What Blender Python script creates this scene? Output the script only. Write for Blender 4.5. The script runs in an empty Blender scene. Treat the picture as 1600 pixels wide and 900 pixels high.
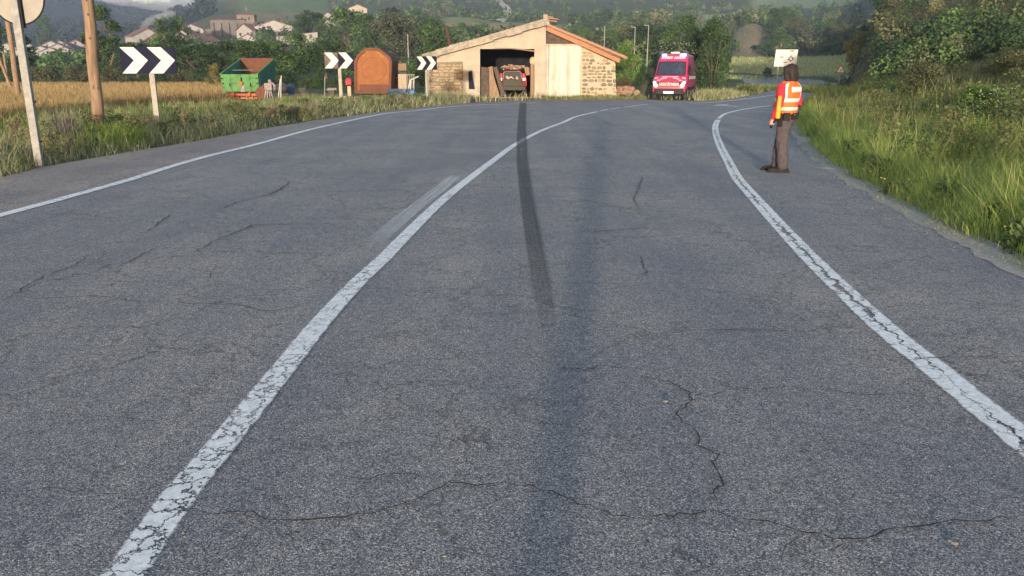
import bpy, bmesh, math, random
import numpy as np
from mathutils import Vector, Matrix, Euler

# ------------------------------------------------------------------ camera, light, exposure
SC = bpy.context.scene
COL = SC.collection
PITCH = 15.2
CAMH = 1.6
F = 1600 * 28.0 / 36.0
cp, sp = math.cos(math.radians(PITCH)), math.sin(math.radians(PITCH))

cam_d = bpy.data.cameras.new("camera")
cam_d.sensor_width = 36.0
cam_d.lens = 28.0
cam_d.clip_start = 0.05
cam_d.clip_end = 6000
cam = bpy.data.objects.new("camera", cam_d)
cam.location = (0, 0, CAMH)
cam.rotation_euler = (math.radians(90 - PITCH), 0, 0)
COL.objects.link(cam)
SC.camera = cam

SUN_ELEV, SUN_AZ = 3.5, 6.8          # light travels towards +y and a little +x
world = bpy.data.worlds.new("World")
SC.world = world
world.use_nodes = True
wn = world.node_tree
bg = wn.nodes["Background"]
sky = wn.nodes.new("ShaderNodeTexSky")
sky.sky_type = 'NISHITA'
sky.sun_disc = False
sky.sun_elevation = math.radians(SUN_ELEV)
sky.sun_rotation = math.radians(180 + SUN_AZ)
sky.air_density = 1.0
sky.dust_density = 1.6
sky.ozone_density = 1.6
wn.links.new(sky.outputs[0], bg.inputs[0])
bg.inputs[1].default_value = 0.15

sun_d = bpy.data.lights.new("sun", 'SUN')
sun_d.energy = 2.0
sun_d.angle = math.radians(1.3)
sun_d.color = (.82, 0.715, 0.58)
sun = bpy.data.objects.new("sun", sun_d)
ld = Vector((math.tan(math.radians(SUN_AZ)), 1.0, -math.tan(math.radians(SUN_ELEV)) / math.cos(math.radians(SUN_AZ))))
sun.rotation_euler = ld.to_track_quat('-Z', 'Y').to_euler()
COL.objects.link(sun)

SC.view_settings.view_transform = 'Standard'
SC.view_settings.look = 'None'
SC.view_settings.gamma = 1.0
SC.view_settings.use_curve_mapping = False
SC.view_settings.exposure = 2.24
SC.render.engine = 'CYCLES'
SC.cycles.use_denoising = True
SC.cycles.max_bounces = 6
SC.cycles.transparent_max_bounces = 24
SC.cycles.volume_bounces = 1

# ------------------------------------------------------------------ helpers
def ground_pt(u, v, z=0.0):
    a = (u - 800) / F; b = (450 - v) / F
    t = (CAMH - z) / (sp - b * cp)
    return (a * t, t * (cp + b * sp))

def x_at(u, y, z=1.6):
    return (u - 800) / F * (y * cp - (z - CAMH) * sp)

def z_at(v, y):                       # height that shows in row v at distance y
    b = (450 - v) / F
    # b = (y sp + dz cp)/(y cp - dz sp)
    dz = y * (b * cp - sp) / (cp + b * sp)
    return CAMH + dz

def setp(o, label=None, cat=None, group=None, kind=None):
    if label: o["label"] = label
    if cat: o["category"] = cat
    if group: o["group"] = group
    if kind: o["kind"] = kind
    return o

def empty(name, loc, rotz=0.0, label=None, cat=None, group=None, scale=None):
    o = bpy.data.objects.new(name, None)
    o.empty_display_size = 0.2
    o.location = loc
    o.rotation_euler = (0, 0, rotz)
    if scale: o.scale = scale
    COL.objects.link(o)
    return setp(o, label, cat, group)

def link_mesh(name, me, mat=None, parent=None, loc=None, rot=None, scale=None):
    o = bpy.data.objects.new(name, me)
    if mat is not None and not me.materials:
        me.materials.append(mat)
    if parent is not None: o.parent = parent
    if loc is not None: o.location = loc
    if rot is not None: o.rotation_euler = rot
    if scale is not None: o.scale = scale
    COL.objects.link(o)
    return o

def np_mesh(name, verts, faces, colors=None, smooth=False):
    """faces: (n,k) int array"""
    verts = np.asarray(verts, np.float32); faces = np.asarray(faces, np.int32)
    n, k = faces.shape
    me = bpy.data.meshes.new(name)
    me.vertices.add(len(verts)); me.vertices.foreach_set("co", verts.ravel())
    me.loops.add(n * k); me.loops.foreach_set("vertex_index", faces.ravel())
    me.polygons.add(n); me.polygons.foreach_set("loop_start", np.arange(0, n * k, k, dtype=np.int32))
    if smooth:
        me.polygons.foreach_set("use_smooth", np.ones(n, bool))
    if colors is not None:
        c = np.ones((len(verts), 4), np.float32); c[:, :3] = colors
        a = me.color_attributes.new("Col", 'FLOAT_COLOR', 'POINT')
        a.data.foreach_set("color", c.ravel())
    me.update(calc_edges=True)
    return me

class MB:
    """collects simple shapes into one mesh"""
    def __init__(s): s.v = []; s.f = []; s.uv = None
    def add(s, vs, fs):
        b = len(s.v); s.v += [tuple(p) for p in vs]; s.f += [tuple(i + b for i in f) for f in fs]
    def box(s, c, size, rz=0.0, M=None):
        x, y, z = size[0] / 2, size[1] / 2, size[2] / 2
        vs = [Vector((i * x, j * y, k * z)) for k in (-1, 1) for j in (-1, 1) for i in (-1, 1)]
        R = M if M is not None else Matrix.Rotation(rz, 3, 'Z')
        vs = [R @ p + Vector(c) for p in vs]
        s.add(vs, [(0, 2, 3, 1), (4, 5, 7, 6), (0, 1, 5, 4), (2, 6, 7, 3), (0, 4, 6, 2), (1, 3, 7, 5)])
        return s
    def hexa(s, b4, t4):               # bottom 4 and top 4 corners, counter-clockwise
        s.add(list(b4) + list(t4), [(3, 2, 1, 0), (4, 5, 6, 7), (0, 1, 5, 4), (1, 2, 6, 5), (2, 3, 7, 6), (3, 0, 4, 7)])
        return s
    def cyl(s, p0, p1, r0, r1=None, n=10, caps=True):
        r1 = r0 if r1 is None else r1
        return s.tube([p0, p1], [r0, r1], n, caps)
    def tube(s, pts, rad, n=8, caps=True):
        pts = [Vector(p) for p in pts]
        if not isinstance(rad, (list, tuple)): rad = [rad] * len(pts)
        b = len(s.v); up = None
        for i, p in enumerate(pts):
            d = (pts[min(i + 1, len(pts) - 1)] - pts[max(i - 1, 0)]).normalized()
            if up is None:
                up = Vector((0, 0, 1)) if abs(d.z) < .9 else Vector((1, 0, 0))
            a = d.cross(up).normalized(); c = d.cross(a).normalized(); up = -c if False else up
            for k in range(n):
                t = 2 * math.pi * k / n
                s.v.append(tuple(p + (a * math.cos(t) + c * math.sin(t)) * rad[i]))
        for i in range(len(pts) - 1):
            for k in range(n):
                k2 = (k + 1) % n
                s.f.append((b + i * n + k, b + i * n + k2, b + (i + 1) * n + k2, b + (i + 1) * n + k))
        if caps:
            s.f.append(tuple(b + k for k in range(n))[::-1])
            s.f.append(tuple(b + (len(pts) - 1) * n + k for k in range(n)))
        return s
    def prism(s, poly, axis_o, ax, ay, h):   # polygon in (ax, ay) frame at axis_o, extruded along h
        o = Vector(axis_o); ax = Vector(ax); ay = Vector(ay); h = Vector(h); n = len(poly)
        vs = [o + ax * p[0] + ay * p[1] for p in poly] + [o + ax * p[0] + ay * p[1] + h for p in poly]
        fs = [tuple(range(n)), tuple(range(2 * n - 1, n - 1, -1))]
        for i in range(n):
            j = (i + 1) % n
            fs.append((i, i + n, j + n, j))
        s.add(vs, fs); return s
    def ball(s, c, r, n=10, m=7):
        if not isinstance(r, (tuple, list)): r = (r, r, r)
        b = len(s.v)
        for i in range(m + 1):
            ph = math.pi * i / m
            for k in range(n):
                t = 2 * math.pi * k / n
                s.v.append((c[0] + r[0] * math.sin(ph) * math.cos(t), c[1] + r[1] * math.sin(ph) * math.sin(t), c[2] + r[2] * math.cos(ph)))
        for i in range(m):
            for k in range(n):
                k2 = (k + 1) % n
                s.f.append((b + i * n + k, b + (i + 1) * n + k, b + (i + 1) * n + k2, b + i * n + k2))
        return s
    def mesh(s, name, smooth=False):
        me = bpy.data.meshes.new(name)
        me.from_pydata(s.v, [], s.f)
        bm = bmesh.new(); bm.from_mesh(me)
        bmesh.ops.remove_doubles(bm, verts=bm.verts, dist=1e-5)
        bmesh.ops.recalc_face_normals(bm, faces=bm.faces)
        bm.to_mesh(me); bm.free()
        if smooth:
            for p in me.polygons: p.use_smooth = True
        me.update()
        return me
    def build(s, name, mat, parent=None, smooth=False, bevel=0.0, loc=None, rot=None, autos=None):
        o = link_mesh(name, s.mesh(name, smooth), mat, parent, loc, rot)
        if bevel:
            m = o.modifiers.new("bevel", 'BEVEL'); m.width = bevel; m.segments = 2; m.limit_method = 'ANGLE'
        return o

def copy_tree(o, parent=None):
    c = o.copy(); COL.objects.link(c)
    if parent is not None: c.parent = parent
    for ch in list(o.children): copy_tree(ch, c)
    return c

# ---- value noise
def _hash(ix, iy, seed):
    n = (ix.astype(np.int64) * 374761393 + iy.astype(np.int64) * 668265263 + seed * 974711) & 0x7fffffff
    n = ((n ^ (n >> 13)) * 1274126177) & 0x7fffffff
    return ((n ^ (n >> 16)) & 0xffff) / 65535.0
def vnoise(x, y, seed=0):
    x = np.asarray(x, float); y = np.asarray(y, float)
    ix, iy = np.floor(x), np.floor(y); fx, fy = x - ix, y - iy
    fx = fx * fx * (3 - 2 * fx); fy = fy * fy * (3 - 2 * fy)
    a = _hash(ix, iy, seed); b = _hash(ix + 1, iy, seed); c = _hash(ix, iy + 1, seed); d = _hash(ix + 1, iy + 1, seed)
    return (a * (1 - fx) + b * fx) * (1 - fy) + (c * (1 - fx) + d * fx) * fy
def fbm(x, y, seed=0, octv=4):
    s = 0; a = .5
    for i in range(octv):
        s = s + a * vnoise(x * 2 ** i, y * 2 ** i, seed + i * 7); a *= .5
    return s

# ------------------------------------------------------------------ materials
def new_mat(name):
    m = bpy.data.materials.new(name); m.use_nodes = True
    nt = m.node_tree
    return m, nt, nt.nodes["Principled BSDF"], nt.nodes["Material Output"]

def N(nt, t, **kw):
    n = nt.nodes.new(t)
    for k, v in kw.items():
        if hasattr(n, k): setattr(n, k, v)
        else: n.inputs[k.replace('_', ' ')].default_value = v
    return n

def ramp(nt, stops):
    r = nt.nodes.new("ShaderNodeValToRGB")
    e = r.color_ramp.elements
    while len(e) < len(stops): e.new(.5)
    for i, (p, c) in enumerate(stops):
        e[i].position = p; e[i].color = (*c, 1) if len(c) == 3 else c
    return r

def basic(name, col, rough=.7, col2=None, scale=6.0, detail=6.0, bump=0.0, metal=0.0, spec=.4, stretch=None, dirt=None, lo=.35, hi=.65):
    m, nt, b, out = new_mat(name)
    L = nt.links
    tc = nt.nodes.new("ShaderNodeTexCoord")
    src = tc.outputs["Object"]
    if stretch:
        mp = nt.nodes.new("ShaderNodeMapping"); mp.inputs["Scale"].default_value = stretch
        L.new(src, mp.inputs[0]); src = mp.outputs[0]
    nz = N(nt, "ShaderNodeTexNoise", Scale=scale, Detail=detail, Roughness=.65)
    L.new(src, nz.inputs["Vector"])
    if col2 is None: col2 = tuple(c * .75 for c in col)
    r = ramp(nt, [(lo, col2), (hi, col)])
    L.new(nz.outputs[0], r.inputs[0])
    c_out = r.outputs[0]
    if dirt:
        nz2 = N(nt, "ShaderNodeTexNoise", Scale=dirt[1], Detail=8.0, Roughness=.7)
        L.new(src, nz2.inputs["Vector"])
        r2 = ramp(nt, [(dirt[2], (0, 0, 0)), (dirt[2] + .12, (1, 1, 1))])
        L.new(nz2.outputs[0], r2.inputs[0])
        mx = nt.nodes.new("ShaderNodeMix"); mx.data_type = 'RGBA'
        L.new(r2.outputs[0], mx.inputs[0]); L.new(c_out, mx.inputs[6]); mx.inputs[7].default_value = (*dirt[0], 1)
        c_out = mx.outputs[2]
    L.new(c_out, b.inputs["Base Color"])
    b.inputs["Roughness"].default_value = rough
    b.inputs["Metallic"].default_value = metal
    b.inputs["Specular IOR Level"].default_value = spec
    if bump:
        bp = nt.nodes.new("ShaderNodeBump"); bp.inputs["Strength"].default_value = bump; bp.inputs["Distance"].default_value = .02
        L.new(nz.outputs[0], bp.inputs["Height"]); L.new(bp.outputs[0], b.inputs["Normal"])
    return m

def leafmat(name, trans=.25, rough=.7, tint=(1, 1, 1), objvar=.25):
    m, nt, b, out = new_mat(name); L = nt.links
    at = nt.nodes.new("ShaderNodeVertexColor"); at.layer_name = "Col"
    oi = nt.nodes.new("ShaderNodeObjectInfo")
    mr = nt.nodes.new("ShaderNodeMapRange"); mr.inputs[3].default_value = 1 - objvar; mr.inputs[4].default_value = 1 + objvar
    L.new(oi.outputs["Random"], mr.inputs[0])
    mu = nt.nodes.new("ShaderNodeMix"); mu.data_type = 'RGBA'; mu.blend_type = 'MULTIPLY'; mu.inputs[0].default_value = 1
    L.new(at.outputs[0], mu.inputs[6]); mu.inputs[7].default_value = (*tint, 1)
    sc_ = nt.nodes.new("ShaderNodeVectorMath"); sc_.operation = 'SCALE'
    L.new(mu.outputs[2], sc_.inputs[0]); L.new(mr.outputs[0], sc_.inputs[3])
    L.new(sc_.outputs[0], b.inputs["Base Color"])
    b.inputs["Roughness"].default_value = rough
    b.inputs["Specular IOR Level"].default_value = .2
    tr = nt.nodes.new("ShaderNodeBsdfTranslucent"); L.new(sc_.outputs[0], tr.inputs[0])
    ms = nt.nodes.new("ShaderNodeMixShader"); ms.inputs[0].default_value = trans
    L.new(b.outputs[0], ms.inputs[1]); L.new(tr.outputs[0], ms.inputs[2]); L.new(ms.outputs[0], out.inputs[0])
    return m

def emis(name, col, strength, base=(.8, .8, .8)):
    m, nt, b, out = new_mat(name)
    b.inputs["Base Color"].default_value = (*base, 1)
    b.inputs["Emission Color"].default_value = (*col, 1)
    b.inputs["Emission Strength"].default_value = strength
    return m

def asphalt(name, tone=1.0, warm=0.0):
    m, nt, b, out = new_mat(name); L = nt.links
    tc = nt.nodes.new("ShaderNodeTexCoord"); src = tc.outputs["Object"]
    vo = N(nt, "ShaderNodeTexVoronoi", Scale=215.0); L.new(src, vo.inputs["Vector"])
    sep = nt.nodes.new("ShaderNodeSeparateColor"); L.new(vo.outputs["Color"], sep.inputs[0])
    r = ramp(nt, [(0.0, (.018 * tone, .020 * tone, .024 * tone)), (.45, (.075 * tone, .080 * tone, .092 * tone)), (.8, (.135 * tone, .138 * tone, .146 * tone)), (1.0, (.27 * tone, .26 * tone, .255 * tone))])
    L.new(sep.outputs[0], r.inputs[0])
    # fine grit
    n1 = N(nt, "ShaderNodeTexNoise", Scale=330.0, Detail=3.0, Roughness=.7); L.new(src, n1.inputs["Vector"])
    r1 = ramp(nt, [(.3, (.55, .55, .55)), (.7, (1.4, 1.4, 1.4))]); L.new(n1.outputs[0], r1.inputs[0])
    mu = nt.nodes.new("ShaderNodeMix"); mu.data_type = 'RGBA'; mu.blend_type = 'MULTIPLY'; mu.inputs[0].default_value = 1
    L.new(r.outputs[0], mu.inputs[6]); L.new(r1.outputs[0], mu.inputs[7])
    # mid-size clumps of binder showing and stones lost
    n3 = N(nt, "ShaderNodeTexNoise", Scale=16.0, Detail=5.0, Roughness=.75); L.new(src, n3.inputs["Vector"])
    r3 = ramp(nt, [(.3, (.74, .76, .80)), (.7, (1.2, 1.19, 1.17))]); L.new(n3.outputs[0], r3.inputs[0])
    mu3 = nt.nodes.new("ShaderNodeMix"); mu3.data_type = 'RGBA'; mu3.blend_type = 'MULTIPLY'; mu3.inputs[0].default_value = 1
    L.new(mu.outputs[2], mu3.inputs[6]); L.new(r3.outputs[0], mu3.inputs[7])
    # broad patches of wear
    n2 = N(nt, "ShaderNodeTexNoise", Scale=.55, Detail=5.0, Roughness=.6); L.new(src, n2.inputs["Vector"])
    r2 = ramp(nt, [(.3, (.80, .82, .88)), (.7, (1.18, 1.14, 1.06))]); L.new(n2.outputs[0], r2.inputs[0])
    mu2 = nt.nodes.new("ShaderNodeMix"); mu2.data_type = 'RGBA'; mu2.blend_type = 'MULTIPLY'; mu2.inputs[0].default_value = 1
    L.new(mu3.outputs[2], mu2.inputs[6]); L.new(r2.outputs[0], mu2.inputs[7])
    # polished wheel tracks and dirty streaks running with the traffic
    mpx = nt.nodes.new("ShaderNodeMapping"); mpx.inputs["Scale"].default_value = (1.5, .07, 1); mpx.inputs["Rotation"].default_value = (0, 0, math.radians(6)); L.new(src, mpx.inputs[0])
    n4 = N(nt, "ShaderNodeTexNoise", Scale=1.0, Detail=4.0, Roughness=.6); L.new(mpx.outputs[0], n4.inputs["Vector"])
    r4 = ramp(nt, [(.32, (.84, .85, .90)), (.66, (1.14, 1.12, 1.08))]); L.new(n4.outputs[0], r4.inputs[0])
    mu4 = nt.nodes.new("ShaderNodeMix"); mu4.data_type = 'RGBA'; mu4.blend_type = 'MULTIPLY'; mu4.inputs[0].default_value = 1
    L.new(mu2.outputs[2], mu4.inputs[6]); L.new(r4.outputs[0], mu4.inputs[7])
    mu5 = nt.nodes.new("ShaderNodeMix"); mu5.data_type = 'RGBA'; mu5.blend_type = 'MULTIPLY'; mu5.inputs[0].default_value = 1
    L.new(mu4.outputs[2], mu5.inputs[6]); mu5.inputs[7].default_value = (1.13, 1.02, .95, 1)
    c = mu5.outputs[2]
    if warm:
        mw = nt.nodes.new("ShaderNodeMix"); mw.data_type = 'RGBA'; mw.blend_type = 'MULTIPLY'; mw.inputs[0].default_value = warm
        L.new(c, mw.inputs[6]); mw.inputs[7].default_value = (1.25, 1.02, .82, 1); c = mw.outputs[2]
    # hairline cracks
    nd = N(nt, "ShaderNodeTexNoise", Scale=1.3, Detail=6.0, Roughness=.7); L.new(src, nd.inputs["Vector"])
    ad = nt.nodes.new("ShaderNodeMix"); ad.data_type = 'RGBA'; ad.blend_type = 'ADD'; ad.inputs[0].default_value = .9
    L.new(src, ad.inputs[6]); L.new(nd.outputs[1], ad.inputs[7])
    vc = N(nt, "ShaderNodeTexVoronoi", Scale=.75); vc.feature = 'DISTANCE_TO_EDGE'; L.new(ad.outputs[2], vc.inputs["Vector"])
    rc = ramp(nt, [(0.0, (1, 1, 1)), (.010, (0, 0, 0))]); L.new(vc.outputs["Distance"], rc.inputs[0])
    rn = ramp(nt, [(.36, (.12, .12, .12)), (.56, (.8, .8, .8))]); L.new(n2.outputs[0], rn.inputs[0])
    mm = nt.nodes.new("ShaderNodeMath"); mm.operation = 'MULTIPLY'; L.new(rc.outputs[0], mm.inputs[0]); L.new(rn.outputs[0], mm.inputs[1])
    vc2 = N(nt, "ShaderNodeTexVoronoi", Scale=1.9); vc2.feature = 'DISTANCE_TO_EDGE'; L.new(ad.outputs[2], vc2.inputs["Vector"])
    rc2 = ramp(nt, [(0.0, (.8, .8, .8)), (.018, (0, 0, 0))]); L.new(vc2.outputs["Distance"], rc2.inputs[0])
    rn2 = ramp(nt, [(.40, (0, 0, 0)), (.58, (1, 1, 1))]); L.new(n4.outputs[0], rn2.inputs[0])
    m2 = nt.nodes.new("ShaderNodeMath"); m2.operation = 'MULTIPLY'; L.new(rc2.outputs[0], m2.inputs[0]); L.new(rn2.outputs[0], m2.inputs[1])
    m3 = nt.nodes.new("ShaderNodeMath"); m3.operation = 'MAXIMUM'; L.new(mm.outputs[0], m3.inputs[0]); L.new(m2.outputs[0], m3.inputs[1])
    mc = nt.nodes.new("ShaderNodeMix"); mc.data_type = 'RGBA'; L.new(m3.outputs[0], mc.inputs[0]); L.new(c, mc.inputs[6]); mc.inputs[7].default_value = (.045, .042, .04, 1)
    L.new(mc.outputs[2], b.inputs["Base Color"])
    b.inputs["Roughness"].default_value = .85
    b.inputs["Specular IOR Level"].default_value = .3
    bp = nt.nodes.new("ShaderNodeBump"); bp.inputs["Strength"].default_value = .55; bp.inputs["Distance"].default_value = .004
    L.new(vo.outputs["Distance"], bp.inputs["Height"]); bp.invert = True
    L.new(bp.outputs[0], b.inputs["Normal"])
    return m

def paintmat(name, mode="plates", strength=1.0, col=(.88, .83, .80)):
    """worn road paint: bare asphalt shows through the cracks"""
    m, nt, b, out = new_mat(name); L = nt.links
    tc = nt.nodes.new("ShaderNodeTexCoord"); src = tc.outputs["Object"]
    uv = nt.nodes.new("ShaderNodeUVMap"); sx = nt.nodes.new("ShaderNodeSeparateXYZ"); L.new(uv.outputs[0], sx.inputs[0])
    def math_(op, a, bv, clamp=False):
        n = nt.nodes.new("ShaderNodeMath"); n.operation = op; n.use_clamp = clamp
        for i, q in enumerate((a, bv)):
            if q is None: continue
            if isinstance(q, (int, float)): n.inputs[i].default_value = q
            else: L.new(q, n.inputs[i])
        return n.outputs[0]
    nz = N(nt, "ShaderNodeTexNoise", Scale=9.0, Detail=7.0, Roughness=.7); L.new(src, nz.inputs["Vector"])
    fine = N(nt, "ShaderNodeTexNoise", Scale=130.0, Detail=4.0, Roughness=.7); L.new(src, fine.inputs["Vector"])
    # ragged edges
    du = math_('ABSOLUTE', math_('SUBTRACT', sx.outputs[0], .5), None)
    wob = math_('MULTIPLY', math_('SUBTRACT', nz.outputs[0], .5), .22)
    wob2 = math_('MULTIPLY', math_('SUBTRACT', fine.outputs[0], .5), .25)
    e = math_('ADD', math_('ADD', du, wob), wob2)
    edge = ramp(nt, [(.40, (1, 1, 1)), (.47, (0, 0, 0))]); L.new(e, edge.inputs[0])
    mask = edge.outputs[0]
    ad = nt.nodes.new("ShaderNodeMix"); ad.data_type = 'RGBA'; ad.blend_type = 'ADD'; ad.inputs[0].default_value = .22
    L.new(src, ad.inputs[6]); L.new(nz.outputs[1], ad.inputs[7])
    vc = N(nt, "ShaderNodeTexVoronoi", Scale=8.0 if mode == "plates" else 5.5); vc.feature = 'DISTANCE_TO_EDGE'; L.new(ad.outputs[2], vc.inputs["Vector"])
    big = N(nt, "ShaderNodeTexNoise", Scale=.9, Detail=2.0); L.new(src, big.inputs["Vector"])
    wid = math_('MULTIPLY', math_('SUBTRACT', big.outputs[0], .30, True), .11 if mode == "plates" else .09)
    if mode == "plates":      # far more broken close to the camera end of the line
        nearf = math_('MULTIPLY', math_('SUBTRACT', 5.0, sx.outputs[1], True), .007)
        wid = math_('ADD', wid, nearf)
    cr = math_('GREATER_THAN', vc.outputs["Distance"], wid)
    if mode == "split":       # a long crack wandering along the middle
        wig = N(nt, "ShaderNodeTexNoise", Scale=5.0, Detail=6.0, Roughness=.75); L.new(src, wig.inputs["Vector"])
        cx = math_('ADD', math_('SUBTRACT', sx.outputs[0], .5), math_('MULTIPLY', math_('SUBTRACT', wig.outputs[0], .5), 1.1))
        cr2 = math_('GREATER_THAN', math_('ABSOLUTE', cx, None), math_('MULTIPLY', math_('SUBTRACT', big.outputs[0], .30, True), .26))
        cr = math_('MULTIPLY', cr, cr2)
    soft = math_('MULTIPLY', mask, cr)
    worn = ramp(nt, [(.30, (.45, .45, .45)), (.45, (1, 1, 1))]); L.new(fine.outputs[0], worn.inputs[0])
    soft = math_('MULTIPLY', soft, worn.outputs[0])
    if mode == "ghost":
        g = ramp(nt, [(.34, (.10, .10, .10)), (.60, (.78, .78, .78))]); L.new(fine.outputs[0], g.inputs[0])
        soft = math_('MULTIPLY', mask, g.outputs[0])
        ends = ramp(nt, [(0, (0, 0, 0)), (.15, (.75, .75, .75)), (.93, (1, 1, 1)), (1, (.3, .3, .3))]); L.new(sx.outputs[1], ends.inputs[0])
        smp = nt.nodes.new("ShaderNodeMapping"); smp.inputs["Scale"].default_value = (5, 2.5, 1); L.new(uv.outputs[0], smp.inputs[0])
        sn = N(nt, "ShaderNodeTexNoise", Scale=1.0, Detail=6.0, Roughness=.7); L.new(smp.outputs[0], sn.inputs["Vector"])
        sr = ramp(nt, [(.34, (.35, .35, .35)), (.54, (1, 1, 1))]); L.new(sn.outputs[0], sr.inputs[0])
        soft = math_('MULTIPLY', math_('MULTIPLY', soft, ends.outputs[0]), sr.outputs[0])
    soft = math_('MULTIPLY', soft, strength)
    n2 = N(nt, "ShaderNodeTexNoise", Scale=35.0, Detail=5.0); L.new(src, n2.inputs["Vector"])
    rr = ramp(nt, [(.3, tuple(c * .72 for c in col)), (.65, col)]); L.new(n2.outputs[0], rr.inputs[0])
    L.new(rr.outputs[0], b.inputs["Base Color"]); b.inputs["Roughness"].default_value = .7
    tr = nt.nodes.new("ShaderNodeBsdfTransparent")
    ms = nt.nodes.new("ShaderNodeMixShader"); L.new(soft, ms.inputs[0]); L.new(tr.outputs[0], ms.inputs[1]); L.new(b.outputs[0], ms.inputs[2])
    L.new(ms.outputs[0], out.inputs[0])
    return m

def skidmat(name):
    m, nt, b, out = new_mat(name); L = nt.links
    tc = nt.nodes.new("ShaderNodeTexCoord"); src = tc.outputs["Object"]
    uv = nt.nodes.new("ShaderNodeUVMap"); sx = nt.nodes.new("ShaderNodeSeparateXYZ"); L.new(uv.outputs[0], sx.inputs[0])
    # v runs 0 (near, faint) to 1 (far, dark)
    fr = ramp(nt, [(0.0, (0, 0, 0)), (.02, (.16, .16, .16)), (.05, (.50, .50, .50)), (.10, (.76, .76, .76)), (.2, (.88, .88, .88)), (1, (.95, .95, .95))]); L.new(sx.outputs[1], fr.inputs[0])
    ed = ramp(nt, [(0, (0, 0, 0)), (.10, (.95, .95, .95)), (.5, (.82, .82, .82)), (.78, (.95, .95, .95)), (1, (0, 0, 0))]); L.new(sx.outputs[0], ed.inputs[0])
    n = N(nt, "ShaderNodeTexVoronoi", Scale=95.0); L.new(src, n.inputs["Vector"])
    sep = nt.nodes.new("ShaderNodeSeparateColor"); L.new(n.outputs["Color"], sep.inputs[0])
    gr = ramp(nt, [(0, (1, 1, 1)), (.6, (.85, .85, .85)), (1, (.25, .25, .25))]); L.new(sep.outputs[0], gr.inputs[0])
    a = nt.nodes.new("ShaderNodeMath"); a.operation = 'MULTIPLY'; L.new(fr.outputs[0], a.inputs[0]); L.new(ed.outputs[0], a.inputs[1])
    a2 = nt.nodes.new("ShaderNodeMath"); a2.operation = 'MULTIPLY'; L.new(a.outputs[0], a2.inputs[0]); L.new(gr.outputs[0], a2.inputs[1])
    # tread streaks along the mark
    smp = nt.nodes.new("ShaderNodeMapping"); smp.inputs["Scale"].default_value = (11, 4, 1); L.new(uv.outputs[0], smp.inputs[0])
    sn = N(nt, "ShaderNodeTexNoise", Scale=1.0, Detail=5.0, Roughness=.65); L.new(smp.outputs[0], sn.inputs["Vector"])
    sr = ramp(nt, [(.3, (.5, .5, .5)), (.6, (1, 1, 1))]); L.new(sn.outputs[0], sr.inputs[0])
    a3 = nt.nodes.new("ShaderNodeMath"); a3.operation = 'MULTIPLY'; L.new(a2.outputs[0], a3.inputs[0]); L.new(sr.outputs[0], a3.inputs[1]); a2 = a3
    b.inputs["Base Color"].default_value = (.022, .022, .026, 1); b.inputs["Roughness"].default_value = .8
    tr = nt.nodes.new("ShaderNodeBsdfTransparent")
    ms = nt.nodes.new("ShaderNodeMixShader"); L.new(a2.outputs[0], ms.inputs[0]); L.new(tr.outputs[0], ms.inputs[1]); L.new(b.outputs[0], ms.inputs[2])
    L.new(ms.outputs[0], out.inputs[0])
    return m

def glassmat(name, tint=(.35, .42, .5), mixf=.45, bc=(.02, .025, .035)):
    m, nt, b, out = new_mat(name); L = nt.links
    b.inputs["Base Color"].default_value = (*bc, 1); b.inputs["Roughness"].default_value = .05; b.inputs["Specular IOR Level"].default_value = .8
    tr = nt.nodes.new("ShaderNodeBsdfTransparent"); tr.inputs[0].default_value = (*tint, 1)
    ms = nt.nodes.new("ShaderNodeMixShader"); ms.inputs[0].default_value = mixf
    L.new(tr.outputs[0], ms.inputs[1]); L.new(b.outputs[0], ms.inputs[2]); L.new(ms.outputs[0], out.inputs[0])
    return m

M = {}
M["asphalt"] = asphalt("asphalt", 2.05)
M["shoulder"] = asphalt("shoulder_asphalt", 2.1, .4)
M["paint"] = paintmat("paint_plates", "plates")
M["paint_edge"] = paintmat("paint_edge", "edge")
M["paint_split"] = paintmat("paint_split", "split")
M["paint_ghost"] = paintmat("paint_ghost", "ghost", 1.0, (.78, .74, .72))
M["skid"] = skidmat("tyre_rubber_mark")
M["crack"] = basic("crack_dirt", (.055, .05, .045), .95, (.02, .02, .02), 30)
M["chip"] = basic("stone_chip", (.20, .195, .19), .95, (.13, .125, .12), 30)
M["gravel"] = basic("gravel_dirt", (.40, .36, .31), .95, (.22, .20, .175), 22, bump=.6, dirt=((.15, .135, .10), 7, .58))
M["steel"] = basic("galvanised_steel", (.27, .265, .245), .8, (.17, .17, .165), 14, spec=.2, dirt=((.30, .27, .2), 25, .6))
M["post_pale"] = basic("pale_post", (.30, .285, .245), .8, (.21, .20, .17), 5, spec=.15)
M["signback"] = basic("sign_back", (.27, .25, .22), .8, (.22, .205, .185), 2.5, spec=.1)
M["navy"] = basic("navy_panel", (.010, .012, .026), .8, (.016, .017, .034), 4, spec=.05)
M["faded"] = basic("faded_panel", (.13, .10, .08), .8, (.07, .058, .05), 3, spec=.05)
M["white_sheet"] = basic("white_sheeting", (.50, .49, .46), .7, (.42, .40, .37), 2.2, spec=.1)
M["wood_pole"] = basic("weathered_pole", (.25, .165, .105), .9, (.12, .08, .055), 3, stretch=(8, 8, .7), bump=.4)
M["plaster"] = basic("beige_plaster", (.33, .285, .225), .95, (.26, .225, .18), 1.1, dirt=((.20, .175, .145), 1.3, .57), bump=.2)
M["earth_mortar"] = basic("earth_mortar", (.19, .145, .10), .95, (.12, .09, .065), 9, bump=.5)
M["old_pipe"] = basic("old_pipe", (.065, .033, .026), .9, (.04, .022, .018), 5)
M["mortar"] = basic("lime_mortar", (.37, .305, .22), .95, (.28, .225, .155), 9, bump=.5)
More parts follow.
